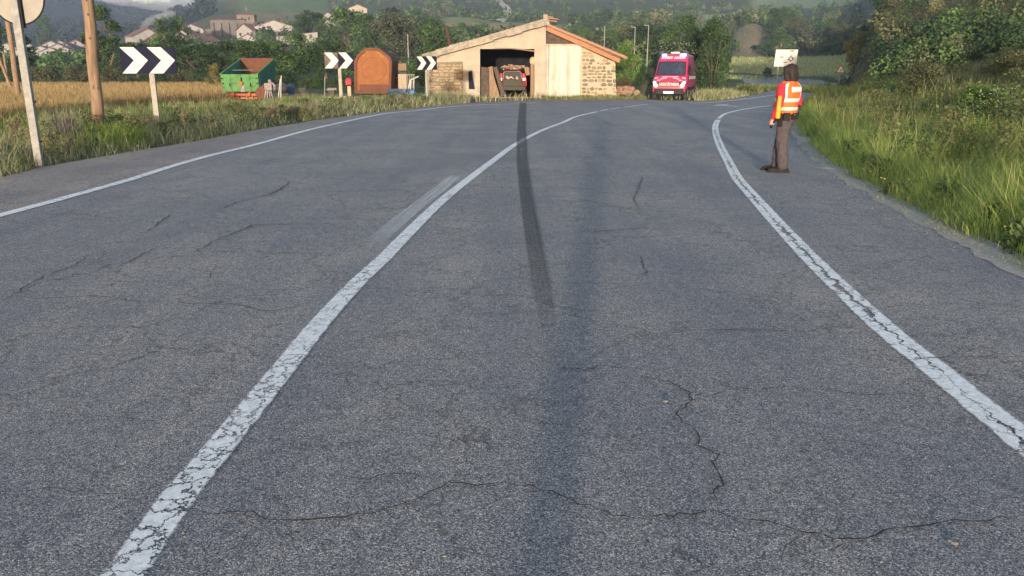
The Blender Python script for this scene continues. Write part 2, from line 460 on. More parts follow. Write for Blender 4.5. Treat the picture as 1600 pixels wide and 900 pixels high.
for i, c in enumerate([(.30, .235, .155), (.22, .18, .125), (.36, .27, .17), (.155, .135, .105)]):
    M["stone%d" % i] = basic("wall_stone_%d" % i, c, .95, tuple(k * .62 for k in c), 14, bump=.6)
M["cement"] = basic("fibre_cement", (.30, .265, .21), .95, (.16, .14, .115), 4, dirt=((.10, .09, .07), 6, .58), bump=.3)
M["clay"] = basic("clay_tile", (.30, .17, .11), .9, (.17, .105, .075), 7, dirt=((.30, .27, .2), 5, .6))
M["orange_wood"] = basic("orange_timber", (.31, .145, .075), .85, (.21, .10, .055), 3, stretch=(1, 1, 6))
M["dark_wood"] = basic("dark_timber", (.09, .065, .05), .9, (.04, .03, .025), 4)
M["white_door"] = basic("white_door_paint", (.44, .41, .36), .8, (.34, .30, .25), 2, stretch=(9, 9, .5), dirt=((.27, .21, .15), 2.6, .56))
M["white_door_b"] = basic("white_door_paint_b", (.40, .37, .325), .8, (.29, .25, .205), 2, stretch=(9, 9, .5), dirt=((.22, .16, .11), 2.6, .54))
M["white_door_c"] = basic("white_door_paint_c", (.42, .40, .37), .8, (.33, .30, .27), 2, stretch=(9, 9, .4), dirt=((.30, .24, .18), 3.6, .58))
M["door_grey"] = basic("grey_jamb", (.34, .33, .30), .8, (.26, .25, .23), 3)
M["inside"] = basic("barn_inside", (.018, .018, .022), .95, (.012, .012, .014), 3, spec=.05)  # near-black colour carries the indoor darkness, as low sun reaches these walls
M["dirt"] = basic("earth", (.26, .19, .13), .95, (.17, .125, .085), 5, bump=.4)
M["green_paint"] = basic("green_paint", (.065, .20, .055), .7, (.045, .145, .04), 2.5, dirt=((.075, .05, .03), 3.5, .53))
M["teal_paint"] = basic("teal_paint", (.05, .20, .145), .6, (.035, .14, .11), 3, dirt=((.10, .08, .05), 4, .66))
M["rust"] = basic("rust", (.115, .045, .025), .9, (.085, .035, .02), 5, bump=.4)
M["rust_orange"] = basic("orange_rust", (.225, .086, .03), .9, (.165, .06, .022), 2.2, dirt=((.14, .055, .025), 2.6, .62))
M["rust_yellow"] = basic("flaking_paint", (.34, .165, .035), .9, (.13, .05, .02), 9)
M["chassis"] = basic("red_oxide", (.36, .10, .045), .8, (.22, .06, .03), 5)
M["tyre"] = basic("tyre", (.022, .021, .021), .9, (.04, .037, .034), 10)
M["black"] = basic("black_plastic", (.014, .014, .016), .75, (.022, .022, .024), 8, spec=.1)
M["grey_machine"] = basic("grey_metal", (.26, .23, .22), .8, (.12, .10, .10), 8)
M["van_red"] = basic("red_van_paint", (.44, .032, .11), .4, (.38, .028, .095), 2, spec=.35)
M["van_bumper"] = basic("van_bumper", (.04, .033, .032), .8, (.025, .023, .023), 6, spec=.1)
M["van_white"] = basic("van_graphics", (.52, .48, .48), .6, (.45, .41, .42), 3)
M["glass"] = glassmat("windscreen_glass", (.35, .42, .5), .6, (.05, .062, .095))  # bluish base colour stands in for sky reflected in the windscreen
M["dark_glass"] = glassmat("dark_glass", (.06, .07, .09), .55)
M["headlight"] = emis("lit_headlight", (1.0, .82, .55), 2.2)
M["strobe"] = emis("lit_strobe", (.52, .34, 1.0), 2.6, (.4, .4, .9))
M["lens_dark"] = basic("blue_lens", (.03, .03, .18), .2, (.03, .03, .14), 3)
M["chrome"] = basic("chrome", (.55, .55, .56), .25, (.45, .45, .46), 5, metal=.9)
M["plate_white"] = basic("plate_white", (.8, .8, .78), .4, (.74, .74, .72), 4)
M["plate_dark"] = basic("plate_letter", (.03, .03, .035), .5)
M["skin"] = basic("skin", (.42, .24, .17), .6, (.36, .20, .14), 12)
M["hair"] = basic("dark_hair", (.020, .012, .013), .75, (.006, .004, .005), 6, stretch=(10, 10, .8), bump=.5)
M["shirt_red"] = basic("red_shirt", (.42, .018, .034), .85, (.33, .014, .026), 9, bump=.2)
M["vest_orange"] = basic("orange_vest", (.68, .125, .022), .8, (.56, .095, .018), 6, bump=.15)
M["reflect"] = basic("reflective_strip", (.62, .60, .55), .6, (.5, .48, .44), 14)
M["trousers"] = basic("grey_trousers", (.066, .053, .060), .95, (.044, .036, .041), 6, bump=.3)
M["leather"] = basic("black_leather", (.014, .014, .016), .8, (.022, .02, .02), 14, spec=.1)
M["boots"] = basic("black_boots", (.016, .014, .013), .8, (.026, .022, .019), 12, spec=.1)
M["baton"] = basic("yellow_baton", (.62, .29, .025), .5, (.54, .23, .02), 5)
M["white_wall"] = basic("white_render", (.26, .255, .255), .9, (.20, .195, .195), .6)
M["church_stone"] = basic("church_stone", (.118, .108, .104), .95, (.075, .068, .066), .35, dirt=((.26, .2, .15), .2, .6))
M["tower_stone"] = basic("tower_stone", (.165, .135, .108), .95, (.11, .09, .075), .5)
M["roof_red"] = basic("red_roof", (.165, .082, .066), .9, (.11, .058, .048), 1.2)
M["roof_dark"] = basic("dark_roof", (.085, .06, .055), .9, (.055, .04, .038), 1.2)
M["window_dark"] = basic("window_dark", (.02, .02, .025), .5, spec=.15)
M["trunk"] = basic("bark", (.11, .085, .06), .95, (.06, .045, .035), 6, stretch=(6, 6, 1), bump=.5)
M["leaf"] = leafmat("leaves")
M["grassm"] = leafmat("grass_blades", .35, .6, (1, 1, 1), 0.0)
M["poppy"] = basic("poppy_red", (.42, .06, .025), .8)
M["cream"] = basic("cream_blossom", (.36, .36, .27), .9)
M["blue_plastic"] = basic("blue_plastic", (.05, .13, .30), .55, (.04, .10, .24), 4)
M["blue_tarp"] = basic("blue_tarp", (.10, .17, .30), .7, (.07, .12, .22), 5)
M["red_box"] = basic("red_box", (.26, .024, .03), .7, (.19, .018, .024), 5)
M["pale_wood"] = basic("pale_timber", (.40, .31, .21), .85, (.27, .20, .13), 4)
M["brown_wood"] = basic("brown_timber", (.24, .16, .10), .9, (.14, .09, .06), 4, stretch=(6, 6, .6))
M["car_red"] = basic("car_red", (.095, .008, .012), .6, (.07, .007, .010), 3, spec=.2)
M["car_grey"] = basic("car_grey", (.062, .060, .046), .8, (.042, .04, .034), 4, spec=.1)
M["tail_red"] = basic("tail_lamp_red", (.34, .010, .018), .5, (.24, .008, .013), 5, spec=.2)
M["tail_white"] = basic("tail_lamp_white", (.6, .42, .3), .25)
M["rail"] = basic("guardrail", (.16, .155, .15), .6, (.10, .098, .095), 4, metal=.3)
M["terra"] = None
# ------------------------------------------------------------------ terrain
def sstep(a, b, x):
    t = np.clip((np.asarray(x, float) - a) / (b - a), 0, 1); return t * t * (3 - 2 * t)

LEFT_EDGE_PX = [(0, 279), (60, 262), (130, 250), (200, 238), (300, 222), (400, 203), (500, 187), (600, 174), (700, 163.5), (750, 160), (800, 157.8), (860, 156), (960, 155.2), (1020, 155.5), (1090, 157.7), (1129, 156), (1171, 149.6), (1192, 145.5), (1200, 143.0)]
RIGHT_EDGE_PX = [(1600, 412), (1500, 366), (1400, 316), (1340, 283), (1300, 258), (1262, 225), (1243, 196), (1240, 178), (1252, 160), (1275, 146.5)]
LEFT_EDGE = [(-8.6, -60.0), (-8.5, 0.0)] + [ground_pt(u, v) for u, v in LEFT_EDGE_PX]
RIGHT_EDGE = [(2.2, -60.0), (3.2, -6), (3.75, 0.0), (4.1, 3.6)] + [ground_pt(u, v) for u, v in RIGHT_EDGE_PX]
# the far limb of the road swings back to the left behind the grass island
FAR_IN = [ground_pt(1200, 143.0), ground_pt(1202, 140.2), ground_pt(1196, 136), ground_pt(1186, 132.5), ground_pt(1161, 127.5), (44, 132), (40, 165), (33, 190)]
FAR_OUT = [ground_pt(1275, 146.5), ground_pt(1291, 138), (38.5, 96), (44.5, 115), (48.5, 135), (48, 165), (42.5, 193)]

COLS = {
 -300: [("z", 95, 0), (450, 90), (700, 72), (1000, 35), (1600, -60)],
 0: [("z", 95, 0), (450, 90), (700, 72), (1000, 35), (1600, -60)],
 130: [("z", 95, 0), (450, 88), (700, 70), (1000, 38), (1600, -50)],
 200: [("z", 95, 0), (300, 85), (450, 66), (700, 60), (1000, 45), (1600, 0)],
 250: [("z", 95, 0), (300, 82), (420, 62), (600, 55), (1000, 42), (1600, 6)],
 300: [("z", 95, 0), (260, 86), (400, 62), (560, 46), (760, 26), (1000, 22), (1600, 4)],
 350: [("z", 95, 0), (250, 88), (380, 62), (520, 40), (700, 14), (1000, 2), (1600, -20)],
 400: [("z", 90, 0), (200, 100), (380, 58), (450, 40), (600, 22), (700, 3), (900, -20)],
 480: [("z", 90, 0), (200, 95), (330, 60), (450, 40), (560, 26), (700, 4), (900, -15)],
 560: [("z", 90, 0), (200, 98), (300, 78), (450, 50), (700, 8), (900, -15)],
 680: [("z", 90, 0), (200, 92), (300, 58), (360, 46), (378, 33), (500, 25), (800, -8)],
 790: [("z", 95, 0), (200, 92), (300, 62), (352, 49), (370, 35), (520, 26), (700, 6), (900, -14)],
 870: [("z", 95, 0), (150, 106), (300, 75), (400, 45), (600, 20), (900, -15)],
 1020: [("z", 110, 0), (150, 107), (300, 72), (420, 32), (500, 26), (700, 6), (900, -15)],
 1110: [("z", 110, 0), ("z", 150, .4), (200, 112), (300, 78), (420, 42), (480, 32), (600, 22), (900, -12)],
 1170: [("z", 110, 0), ("z", 150, .4), (200, 115), (265, 92), (275, 88), (320, 40), (500, 22), (600, 8), (900, -20)],
 1250: [("z", 110, 0), ("z", 150, .4), (200, 113), (265, 91), (290, 85), (420, 40), (600, 5), (900, -20)],
 1310: [("z", 110, 0), ("z", 140, .4), (200, 111), (265, 90), (300, 75), (420, 30), (600, 0), (900, -20)],
 1345: [("z", 85, 0), (110, 112), (200, 80), (300, 50), (500, 10), (700, -20)],
 1400: [("z", 55, 0), (100, 72), (180, 28), (250, 5), (500, -50)],
 1600: [("z", 40, 0), (100, 15), (150, -12), (300, -60)],
 1900: [("z", 40, 0), (100, 10), (150, -14), (300, -60)]}
_us = np.array(sorted(COLS))
_ys = np.concatenate([np.linspace(0, 200, 81), np.linspace(205, 600, 80), np.linspace(620, 2100, 75)])
_tab = []
for u in _us:
    ys, zs = [0], [0]
    for e in COLS[u]:
        if e[0] == "z": ys.append(e[1]); zs.append(e[2])
        else: ys.append(e[0]); zs.append(z_at(e[1], e[0]))
    _tab.append(np.interp(_ys, ys, zs))
_tab = np.array(_tab)
_RE = np.array(RIGHT_EDGE)
_LE = np.array(LEFT_EDGE)

def poly_dist(x, y, P):
    """unsigned distance to a polyline"""
    d = np.full(np.shape(x), 1e9)
    for (ax, ay), (bx, by) in zip(P[:-1], P[1:]):
        vx, vy = bx - ax, by - ay
        t = np.clip(((x - ax) * vx + (y - ay) * vy) / (vx * vx + vy * vy + 1e-9), 0, 1)
        d = np.minimum(d, np.hypot(x - ax - t * vx, y - ay - t * vy))
    return d

def inside(x, y, P):
    c = np.zeros(np.shape(x), bool)
    n = len(P)
    for i in range(n):
        (x1, y1), (x2, y2) = P[i], P[i - 1]
        if y1 == y2: continue
        c ^= ((y1 > y) != (y2 > y)) & (x < (x2 - x1) * (y - y1) / (y2 - y1) + x1)
    return c

ROAD_POLY = LEFT_EDGE + RIGHT_EDGE[::-1]
FAR_POLY = FAR_IN + FAR_OUT[::-1]

def base_z(x, y):
    x = np.asarray(x, float); y = np.asarray(y, float)
    yy = np.maximum(y, 1e-3)
    u = np.clip(800 + 1289 * x / yy, -300, 1900)
    ui = np.interp(u, _us, np.arange(len(_us)))
    i0 = np.clip(np.floor(ui).astype(int), 0, len(_us) - 2); f = ui - i0; f = f * f * (3 - 2 * f)
    yi = np.interp(y, _ys, np.arange(len(_ys)))
    j0 = np.clip(np.floor(yi).astype(int), 0, len(_ys) - 2); g = yi - j0
    z = (_tab[i0, j0] * (1 - g) + _tab[i0, j0 + 1] * g) * (1 - f) + (_tab[i0 + 1, j0] * (1 - g) + _tab[i0 + 1, j0 + 1] * g) * f
    z = np.where(y < 0, 0, z)
    # bank to the right of the road
    ex = np.interp(y, _RE[:, 1], _RE[:, 0])
    d = poly_dist(x, y, RIGHT_EDGE)
    s = np.where(x > ex, d, 0.0)
    bz = np.interp(s, [0, .6, 2.2, 5, 9, 16, 40, 90], [0, .02, .18, .75, 1.75, 3.6, 9.5, 18])
    fade = np.where(y > 30, sstep(1300, 1345, u), 1.0) * np.where(y > 60, sstep(1315, 1375, u), 1.0) * (1 - sstep(95, 140, y))
    bz = bz * fade * np.where(y < -2, np.clip(1 + y / 40, 0, 1), 1)
    z = np.maximum(z, bz)
    # relief
    far = sstep(60, 400, y)
    nz = (fbm(x / 45, y / 45, 3) - .5) * 9 * far * sstep(150, 500, y) + (fbm(x / 7.0, y / 7.0, 5) - .5) * .9 * sstep(8, 30, s) + (fbm(x / 2.2, y / 2.2, 9) - .5) * .12 * sstep(.2, 2.5, s)
    return z + nz

def terrain_z(x, y):
    x = np.atleast_1d(np.asarray(x, float)); y = np.atleast_1d(np.asarray(y, float))
    z = base_z(x, y)
    ind = inside(x, y, FAR_POLY)
    return z

def tz(x, y): return float(terrain_z(x, y)[0])

def build_ground():
    K = 330
    th = np.concatenate([np.linspace(-180, -44, 24)[:-1], np.linspace(-44, 44, 470), np.linspace(44, 180, 24)[1:-1]])
    tr = np.radians(th)
    rm = np.where(np.abs(th) < 46, 2000, np.where(np.abs(th) < 70, 600, 150.0))
    k = np.arange(K) / (K - 1)
    R = .8 * (rm[None, :] / .8) ** k[:, None]
    X = R * np.sin(tr)[None, :]; Y = R * np.cos(tr)[None, :]
    x = X.ravel(); y = Y.ravel()
    z = base_z(x, y)
    ind = inside(x, y, ROAD_POLY); z = np.where(ind, z - .10, z)
    ind2 = inside(x, y, FAR_POLY); z = np.where(ind2, z - .25, z)
    nth = len(th)
    idx = np.arange(K * nth).reshape(K, nth)
    a = idx[:-1, :]; b = idx[1:, :]
    a2 = np.roll(a, -1, 1); b2 = np.roll(b, -1, 1)
    faces = np.stack([a, a2, b2, b], -1).reshape(-1, 4)[:, ::-1]
    # land cover
    u = 800 + 1289 * x / np.maximum(y, 1e-3); u = np.where(y < 1, np.where(x < 0, -2000, 3000), u)
    c = np.zeros((len(x), 3)); n1 = fbm(x / 30, y / 30, 11); n2 = fbm(x / 3, y / 3, 12)
    base = np.array([.075, .085, .035]); dry = np.array([.17, .13, .075]); grn = np.array([.06, .10, .025])
    def lay(mask, col):
        nonlocal c
        mask = np.clip(mask, 0, 1)[:, None]; c = c * (1 - mask) + np.array(col) * mask
    c[:] = base
    lay(sstep(.42, .6, n1) * .6, dry)
    lay(sstep(35, 60, y) * 0 + (y > 120) * .75, (.045, .058, .026))
    lay((y > 620) * (u < 340) * .95, (.008, .014, .017))                       # far forest, the mountain's shade put into its colour
    def box_u(u0, u1, y0, y1, w=6.0, wy=6.0):
        return sstep(u0 - w, u0 + w, u) * (1 - sstep(u1 - w, u1 + w, u)) * sstep(y0 - wy, y0 + wy, y) * (1 - sstep(y1 - wy, y1 + wy, y))
    lay(box_u(1128, 1332, 135, 268, 8, 4), (.30, .32, .15))                 # meadow
    lay(box_u(1145, 1260, 268, 345, 5, 8) * (1 - sstep(-5, 5, u - (1203 - (y - 270) * .5 + 22 * (fbm(x / 6, y / 6, 17) - .5)))) * .9, (.175, .15, .10))            # bare cutting
    lay(box_u(690, 862, 358, 380, 14, 4) * .9, (.26, .19, .12))              # terrace face
    lay(box_u(690, 880, 380, 430, 14, 8) * .8, (.17, .20, .09))
    lay(box_u(395, 510, 455, 600, 10, 12) * .8, (.18, .15, .09))
    lay(box_u(385, 520, 600, 820, 10, 15) * .8, (.10, .15, .05))
    lay(box_u(1092, 1150, 470, 570, 6, 8), (.20, .24, .12))
    lay(box_u(1165, 1330, 540, 760, 8, 15) * .9, (.16, .20, .10))
    lay(box_u(555, 705, 285, 355, 10, 10) * .8, (.22, .17, .11))
    # left side near: verge and yard
    yard = box_u(395, 905, 40, 62, 12, 3) * (x > -20)
    lay(yard * (.55 + .6 * n2), (.24, .18, .12))
    lay((u < 395) * sstep(18, 26, y) * (1 - sstep(86, 92, y)) * (x < -8), (.24, .165, .075))
    ex = np.interp(y, _RE[:, 1], _RE[:, 0])
    rb = (x > ex) * (y < 130) * (u > 1290)
    lay(rb * .8, (.10, .095, .04))
    lay(rb * sstep(6, 14, poly_dist(x, y, RIGHT_EDGE)) * .9, (.095, .085, .05))
    c *= (.75 + .5 * n2)[:, None]
    me = np_mesh("ground", np.stack([x, y, z], 1), faces, c, smooth=True)
    m, nt, b, out = new_mat("ground_cover"); L = nt.links
    at = nt.nodes.new("ShaderNodeVertexColor"); at.layer_name = "Col"
    tc = nt.nodes.new("ShaderNodeTexCoord")
    n1_ = N(nt, "ShaderNodeTexNoise", Scale=1.2, Detail=9.0, Roughness=.75); L.new(tc.outputs["Object"], n1_.inputs["Vector"])
    r = ramp(nt, [(.25, (.45, .45, .45)), (.75, (1.5, 1.45, 1.35))]); L.new(n1_.outputs[0], r.inputs[0])
    mu = nt.nodes.new("ShaderNodeMix"); mu.data_type = 'RGBA'; mu.blend_type = 'MULTIPLY'; mu.inputs[0].default_value = 1
    L.new(at.outputs[0], mu.inputs[6]); L.new(r.outputs[0], mu.inputs[7]); L.new(mu.outputs[2], b.inputs["Base Color"])
    b.inputs["Roughness"].default_value = .95; b.inputs["Specular IOR Level"].default_value = .1
    bp = nt.nodes.new("ShaderNodeBump"); bp.inputs["Strength"].default_value = .6; bp.inputs["Distance"].default_value = .15
    L.new(n1_.outputs[0], bp.inputs["Height"]); L.new(bp.outputs[0], b.inputs["Normal"])
    o = link_mesh("ground", me, m); setp(o, "rolling grassy ground and hillsides", None, None, "structure")
build_ground()

# ------------------------------------------------------------------ road sheets
def flat_poly(name, pts, z, mat, parent=None, kind=None, label=None):
    bm = bmesh.new()
    vs = [bm.verts.new((p[0], p[1], z)) for p in pts]
    es = [bm.edges.new((vs[i], vs[(i + 1) % len(vs)])) for i in range(len(vs))]
    bmesh.ops.triangle_fill(bm, edges=es, use_beauty=True)
    for f in bm.faces:
        if f.normal.z < 0: f.normal_flip()
    me = bpy.data.meshes.new(name); bm.to_mesh(me); bm.free()
    o = link_mesh(name, me, mat, parent); setp(o, label, None, None, kind)
    return o

def smooth_line(pts, n=6):
    """Catmull-Rom through the points"""
    P = [np.array(p, float) for p in pts]
    P = [2 * P[0] - P[1]] + P + [2 * P[-1] - P[-2]]
    out = []
    for i in range(1, len(P) - 2):
        for k in range(n):
            t = k / n
            out.append(.5 * ((2 * P[i]) + (-P[i - 1] + P[i + 1]) * t + (2 * P[i - 1] - 5 * P[i] + 4 * P[i + 1] - P[i + 2]) * t * t + (-P[i - 1] + 3 * P[i] - 3 * P[i + 1] + P[i + 2]) * t ** 3))
    out.append(P[-2]); return out

def ribbon(name, left, right, z, mat, parent=None, kind=None, label=None, drape=False, zfun=None):
    n = len(left); vs = []; fs = []
    for a, b in zip(left, right):
        za = zb = z
        if drape: za = tz(a[0], a[1]) + z; zb = tz(b[0], b[1]) + z
        vs += [(a[0], a[1], za), (b[0], b[1], zb)]
    for i in range(n - 1): fs.append((2 * i, 2 * i + 1, 2 * i + 3, 2 * i + 2))
    me = bpy.data.meshes.new(name); me.from_pydata(vs, [], fs)
    uv = me.uv_layers.new(name="UVMap")
    dist = [0]
    for i in range(1, n): dist.append(dist[-1] + math.hypot(left[i][0] - left[i - 1][0], left[i][1] - left[i - 1][1]))
    for p in me.polygons:
        for li in p.loop_indices:
            vi = me.loops[li].vertex_index
            uv.data[li].uv = (vi % 2, dist[vi // 2])
    bm = bmesh.new(); bm.from_mesh(me)
    for f in bm.faces:
        f.normal_update()
        if f.normal.z < 0: f.normal_flip()
    bm.to_mesh(me); bm.free(); me.update()
    o = link_mesh(name, me, mat, parent); setp(o, label, None, None, kind)
    return o, dist[-1]

def offset_line(pts, w):
    L_, R_ = [], []
    for i, p in enumerate(pts):
        a = pts[max(i - 1, 0)]; b = pts[min(i + 1, len(pts) - 1)]
        d = np.array([b[0] - a[0], b[1] - a[1]]); d /= np.linalg.norm(d) + 1e-9
        nrm = np.array([-d[1], d[0]])
        L_.append(np.array(p[:2]) + nrm * w / 2); R_.append(np.array(p[:2]) - nrm * w / 2)
    return L_, R_

road = flat_poly("road", ROAD_POLY, 0.0, M["asphalt"], kind="structure", label="cracked grey asphalt road bending to the right")
def resample(P, n):
    P = np.array(P, float); d = np.r_[0, np.cumsum(np.hypot(*np.diff(P, axis=0).T))]
    t = np.linspace(0, d[-1], n); return np.stack([np.interp(t, d, P[:, 0]), np.interp(t, d, P[:, 1])], 1)
fi = resample(smooth_line(FAR_IN), 90); fo = resample(smooth_line(FAR_OUT), 90)
ribbon("far_road", fi, fo, .0, M["asphalt"], kind="structure", label="far limb of the road curving back to the left", drape=True)

LEFT_LINE = [(-6.5, -20), (-6.25, 0)] + [ground_pt(u, v) for u, v in [(0, 337), (100, 310), (200, 282), (250, 266), (300, 251), (350, 238), (400, 226), (500, 199), (600, 178), (650, 173), (700, 167.2), (750, 164.2), (800, 162.4), (850, 160.8)]]
LEFT_LINE_S = smooth_line(LEFT_LINE)
# shoulder outside the left line: browner, rougher asphalt
le = resample([p for p in LEFT_EDGE if p[1] < 46 and p[0] < 1], 80)
ll = resample([tuple(p) for p in LEFT_LINE_S if p[0] < -.3], 80)
sh = [(p[0], p[1]) for p in le if p[1] > -20] + [(p[0], p[1]) for p in ll[::-1]]
flat_poly("road_shoulder", sh, .004, M["shoulder"], kind="structure", label="brownish asphalt shoulder outside the left edge line")

def paint_line(name, pts, w, mat, label, z=.008, sm=True):
    P = smooth_line(pts) if sm else pts
    a, b = offset_line(P, w)
    return ribbon(name, a, b, z, mat, road, None, label)[0]
paint_line("left_edge_line", LEFT_LINE, .19, M["paint_edge"], "white left edge line of the road")
CENTRE_PX = [(100, 1062), (195, 900), (279, 778), (334, 711), (384, 650), (451, 567), (501, 505), (557, 444), (601, 403), (628, 375), (671, 332), (700, 306), (729, 283), (767, 254), (807, 225), (847, 204), (881, 191), (900, 182.5), (933, 174.6)]
paint_line("centre_line", [ground_pt(u, v) for u, v in CENTRE_PX], .165, M["paint"], "cracked white centre line")
for a, b in [((938, 173.6), (950, 171.2)), ((955, 170.2), (969, 168.3)), ((975, 167.7), (1012, 163))]:
    paint_line("centre_dash", [ground_pt(*a), ground_pt((a[0] + b[0]) / 2, (a[1] + b[1]) / 2), ground_pt(*b)], .14, M["paint_edge"], "white dash at the far end of the centre line")
RIGHT_PX = [(1720, 806), (1600, 692), (1529, 634), (1464, 580), (1394, 524), (1315, 452), (1240, 377), (1170, 300), (1151, 277), (1135, 247), (1124, 225), (1118, 207), (1118, 196), (1122, 187.5)]
paint_line("right_edge_line", [(1.55, 0.4)] + [ground_pt(u, v) for u, v in RIGHT_PX], .205, M["paint_split"], "white right edge line split by a long crack")
paint_line("junction_line", [ground_pt(u, v) for u, v in [(1123, 185.5), (1128, 181), (1136, 177), (1155, 172.3), (1180, 168.2), (1205, 165), (1235, 162)]], .16, M["paint_edge"], "white edge line turning off behind the officer")
paint_line("far_edge_line", [ground_pt(u, v) for u, v in [(1075, 161.3), (1095, 161), (1125, 159), (1153, 156), (1180, 152.6), (1207, 149), (1225, 146)]], .17, M["paint_edge"], "white edge line of the far lane")
# worn arrow ahead
g = [ground_pt(u, v) for u, v in [(1112, 165.3), (1122, 163.4), (1140, 162.9), (1134, 164.6), (1154, 166.2), (1150, 167.0), (1128, 165.3)]]
flat_poly("lane_arrow", g, .008, M["white_sheet"], road, None, "white lane arrow on the far asphalt")
g = [ground_pt(u, v) for u, v in [(1270, 262.5), (1295, 264.8), (1310, 265.4), (1296, 262.6)]]
flat_poly("side_mark", g, .008, M["white_sheet"], road, None, "short white dash beside the officer")
# ghost of an old line
P = [ground_pt(u, v) for u, v in [(578, 388), (610, 357), (645, 328), (680, 301), (714, 274)]]
a, b = offset_line(smooth_line(P), .24)
o, dl = ribbon("faded_line", a, b, .004, M["paint_ghost"], road, None, "faded ghost of an old line beside the centre line")
for d in o.data.uv_layers[0].data: d.uv = (d.uv[0], d.uv[1] / dl)
# tyre mark
SK = [(575, 859, 869), (560, 853, 869), (530, 848, 869), (500, 842, 868), (450, 832, 864), (420, 827, 858), (370, 820, 848), (330, 815, 839), (287, 811, 831), (247, 807.5, 825), (215, 808, 823), (200, 809, 822), (180, 811, 822), (163, 812.5, 822), (161, 813, 822)]
a = smooth_line([ground_pt(l - 1.5, v) for v, l, r in SK]); b = smooth_line([ground_pt(r + 1.5, v) for v, l, r in SK])
o, dl = ribbon("tyre_mark", a, b, .012, M["skid"], road, None, "long dark tyre skid mark crossing the centre line")
for d in o.data.uv_layers[0].data: d.uv = (d.uv[0], d.uv[1] / dl)
# uv flip check: left side must be u = 0 (ribbon gives it)

# dirt and broken edge along the right side
re_ = [p for p in smooth_line(RIGHT_EDGE[2:]) if p[1] < 27]
rng = random.Random(5)
La, Ra = [], []
rs = resample(re_, 220)
aa, bb = offset_line([tuple(p) for p in rs], 1.0)
for i, (p, q, r_) in enumerate(zip(aa, bb, rs)):
    w1 = .06 + .20 * float(fbm(i / 6, 3.1, 21)) + .12 * float(fbm(i / 1.2, 8.1, 22)) * (1.4 if r_[1] < 9 else .8); w2 = .28
    d = (np.array(p) - np.array(q)); d /= np.linalg.norm(d)
    La.append(r_ + d * w1); Ra.append(r_ - d * w2)
ribbon("gravel_edge", La, Ra, .005, M["gravel"], None, "structure", "pale strip of gravel and dirt along the right edge of the asphalt")

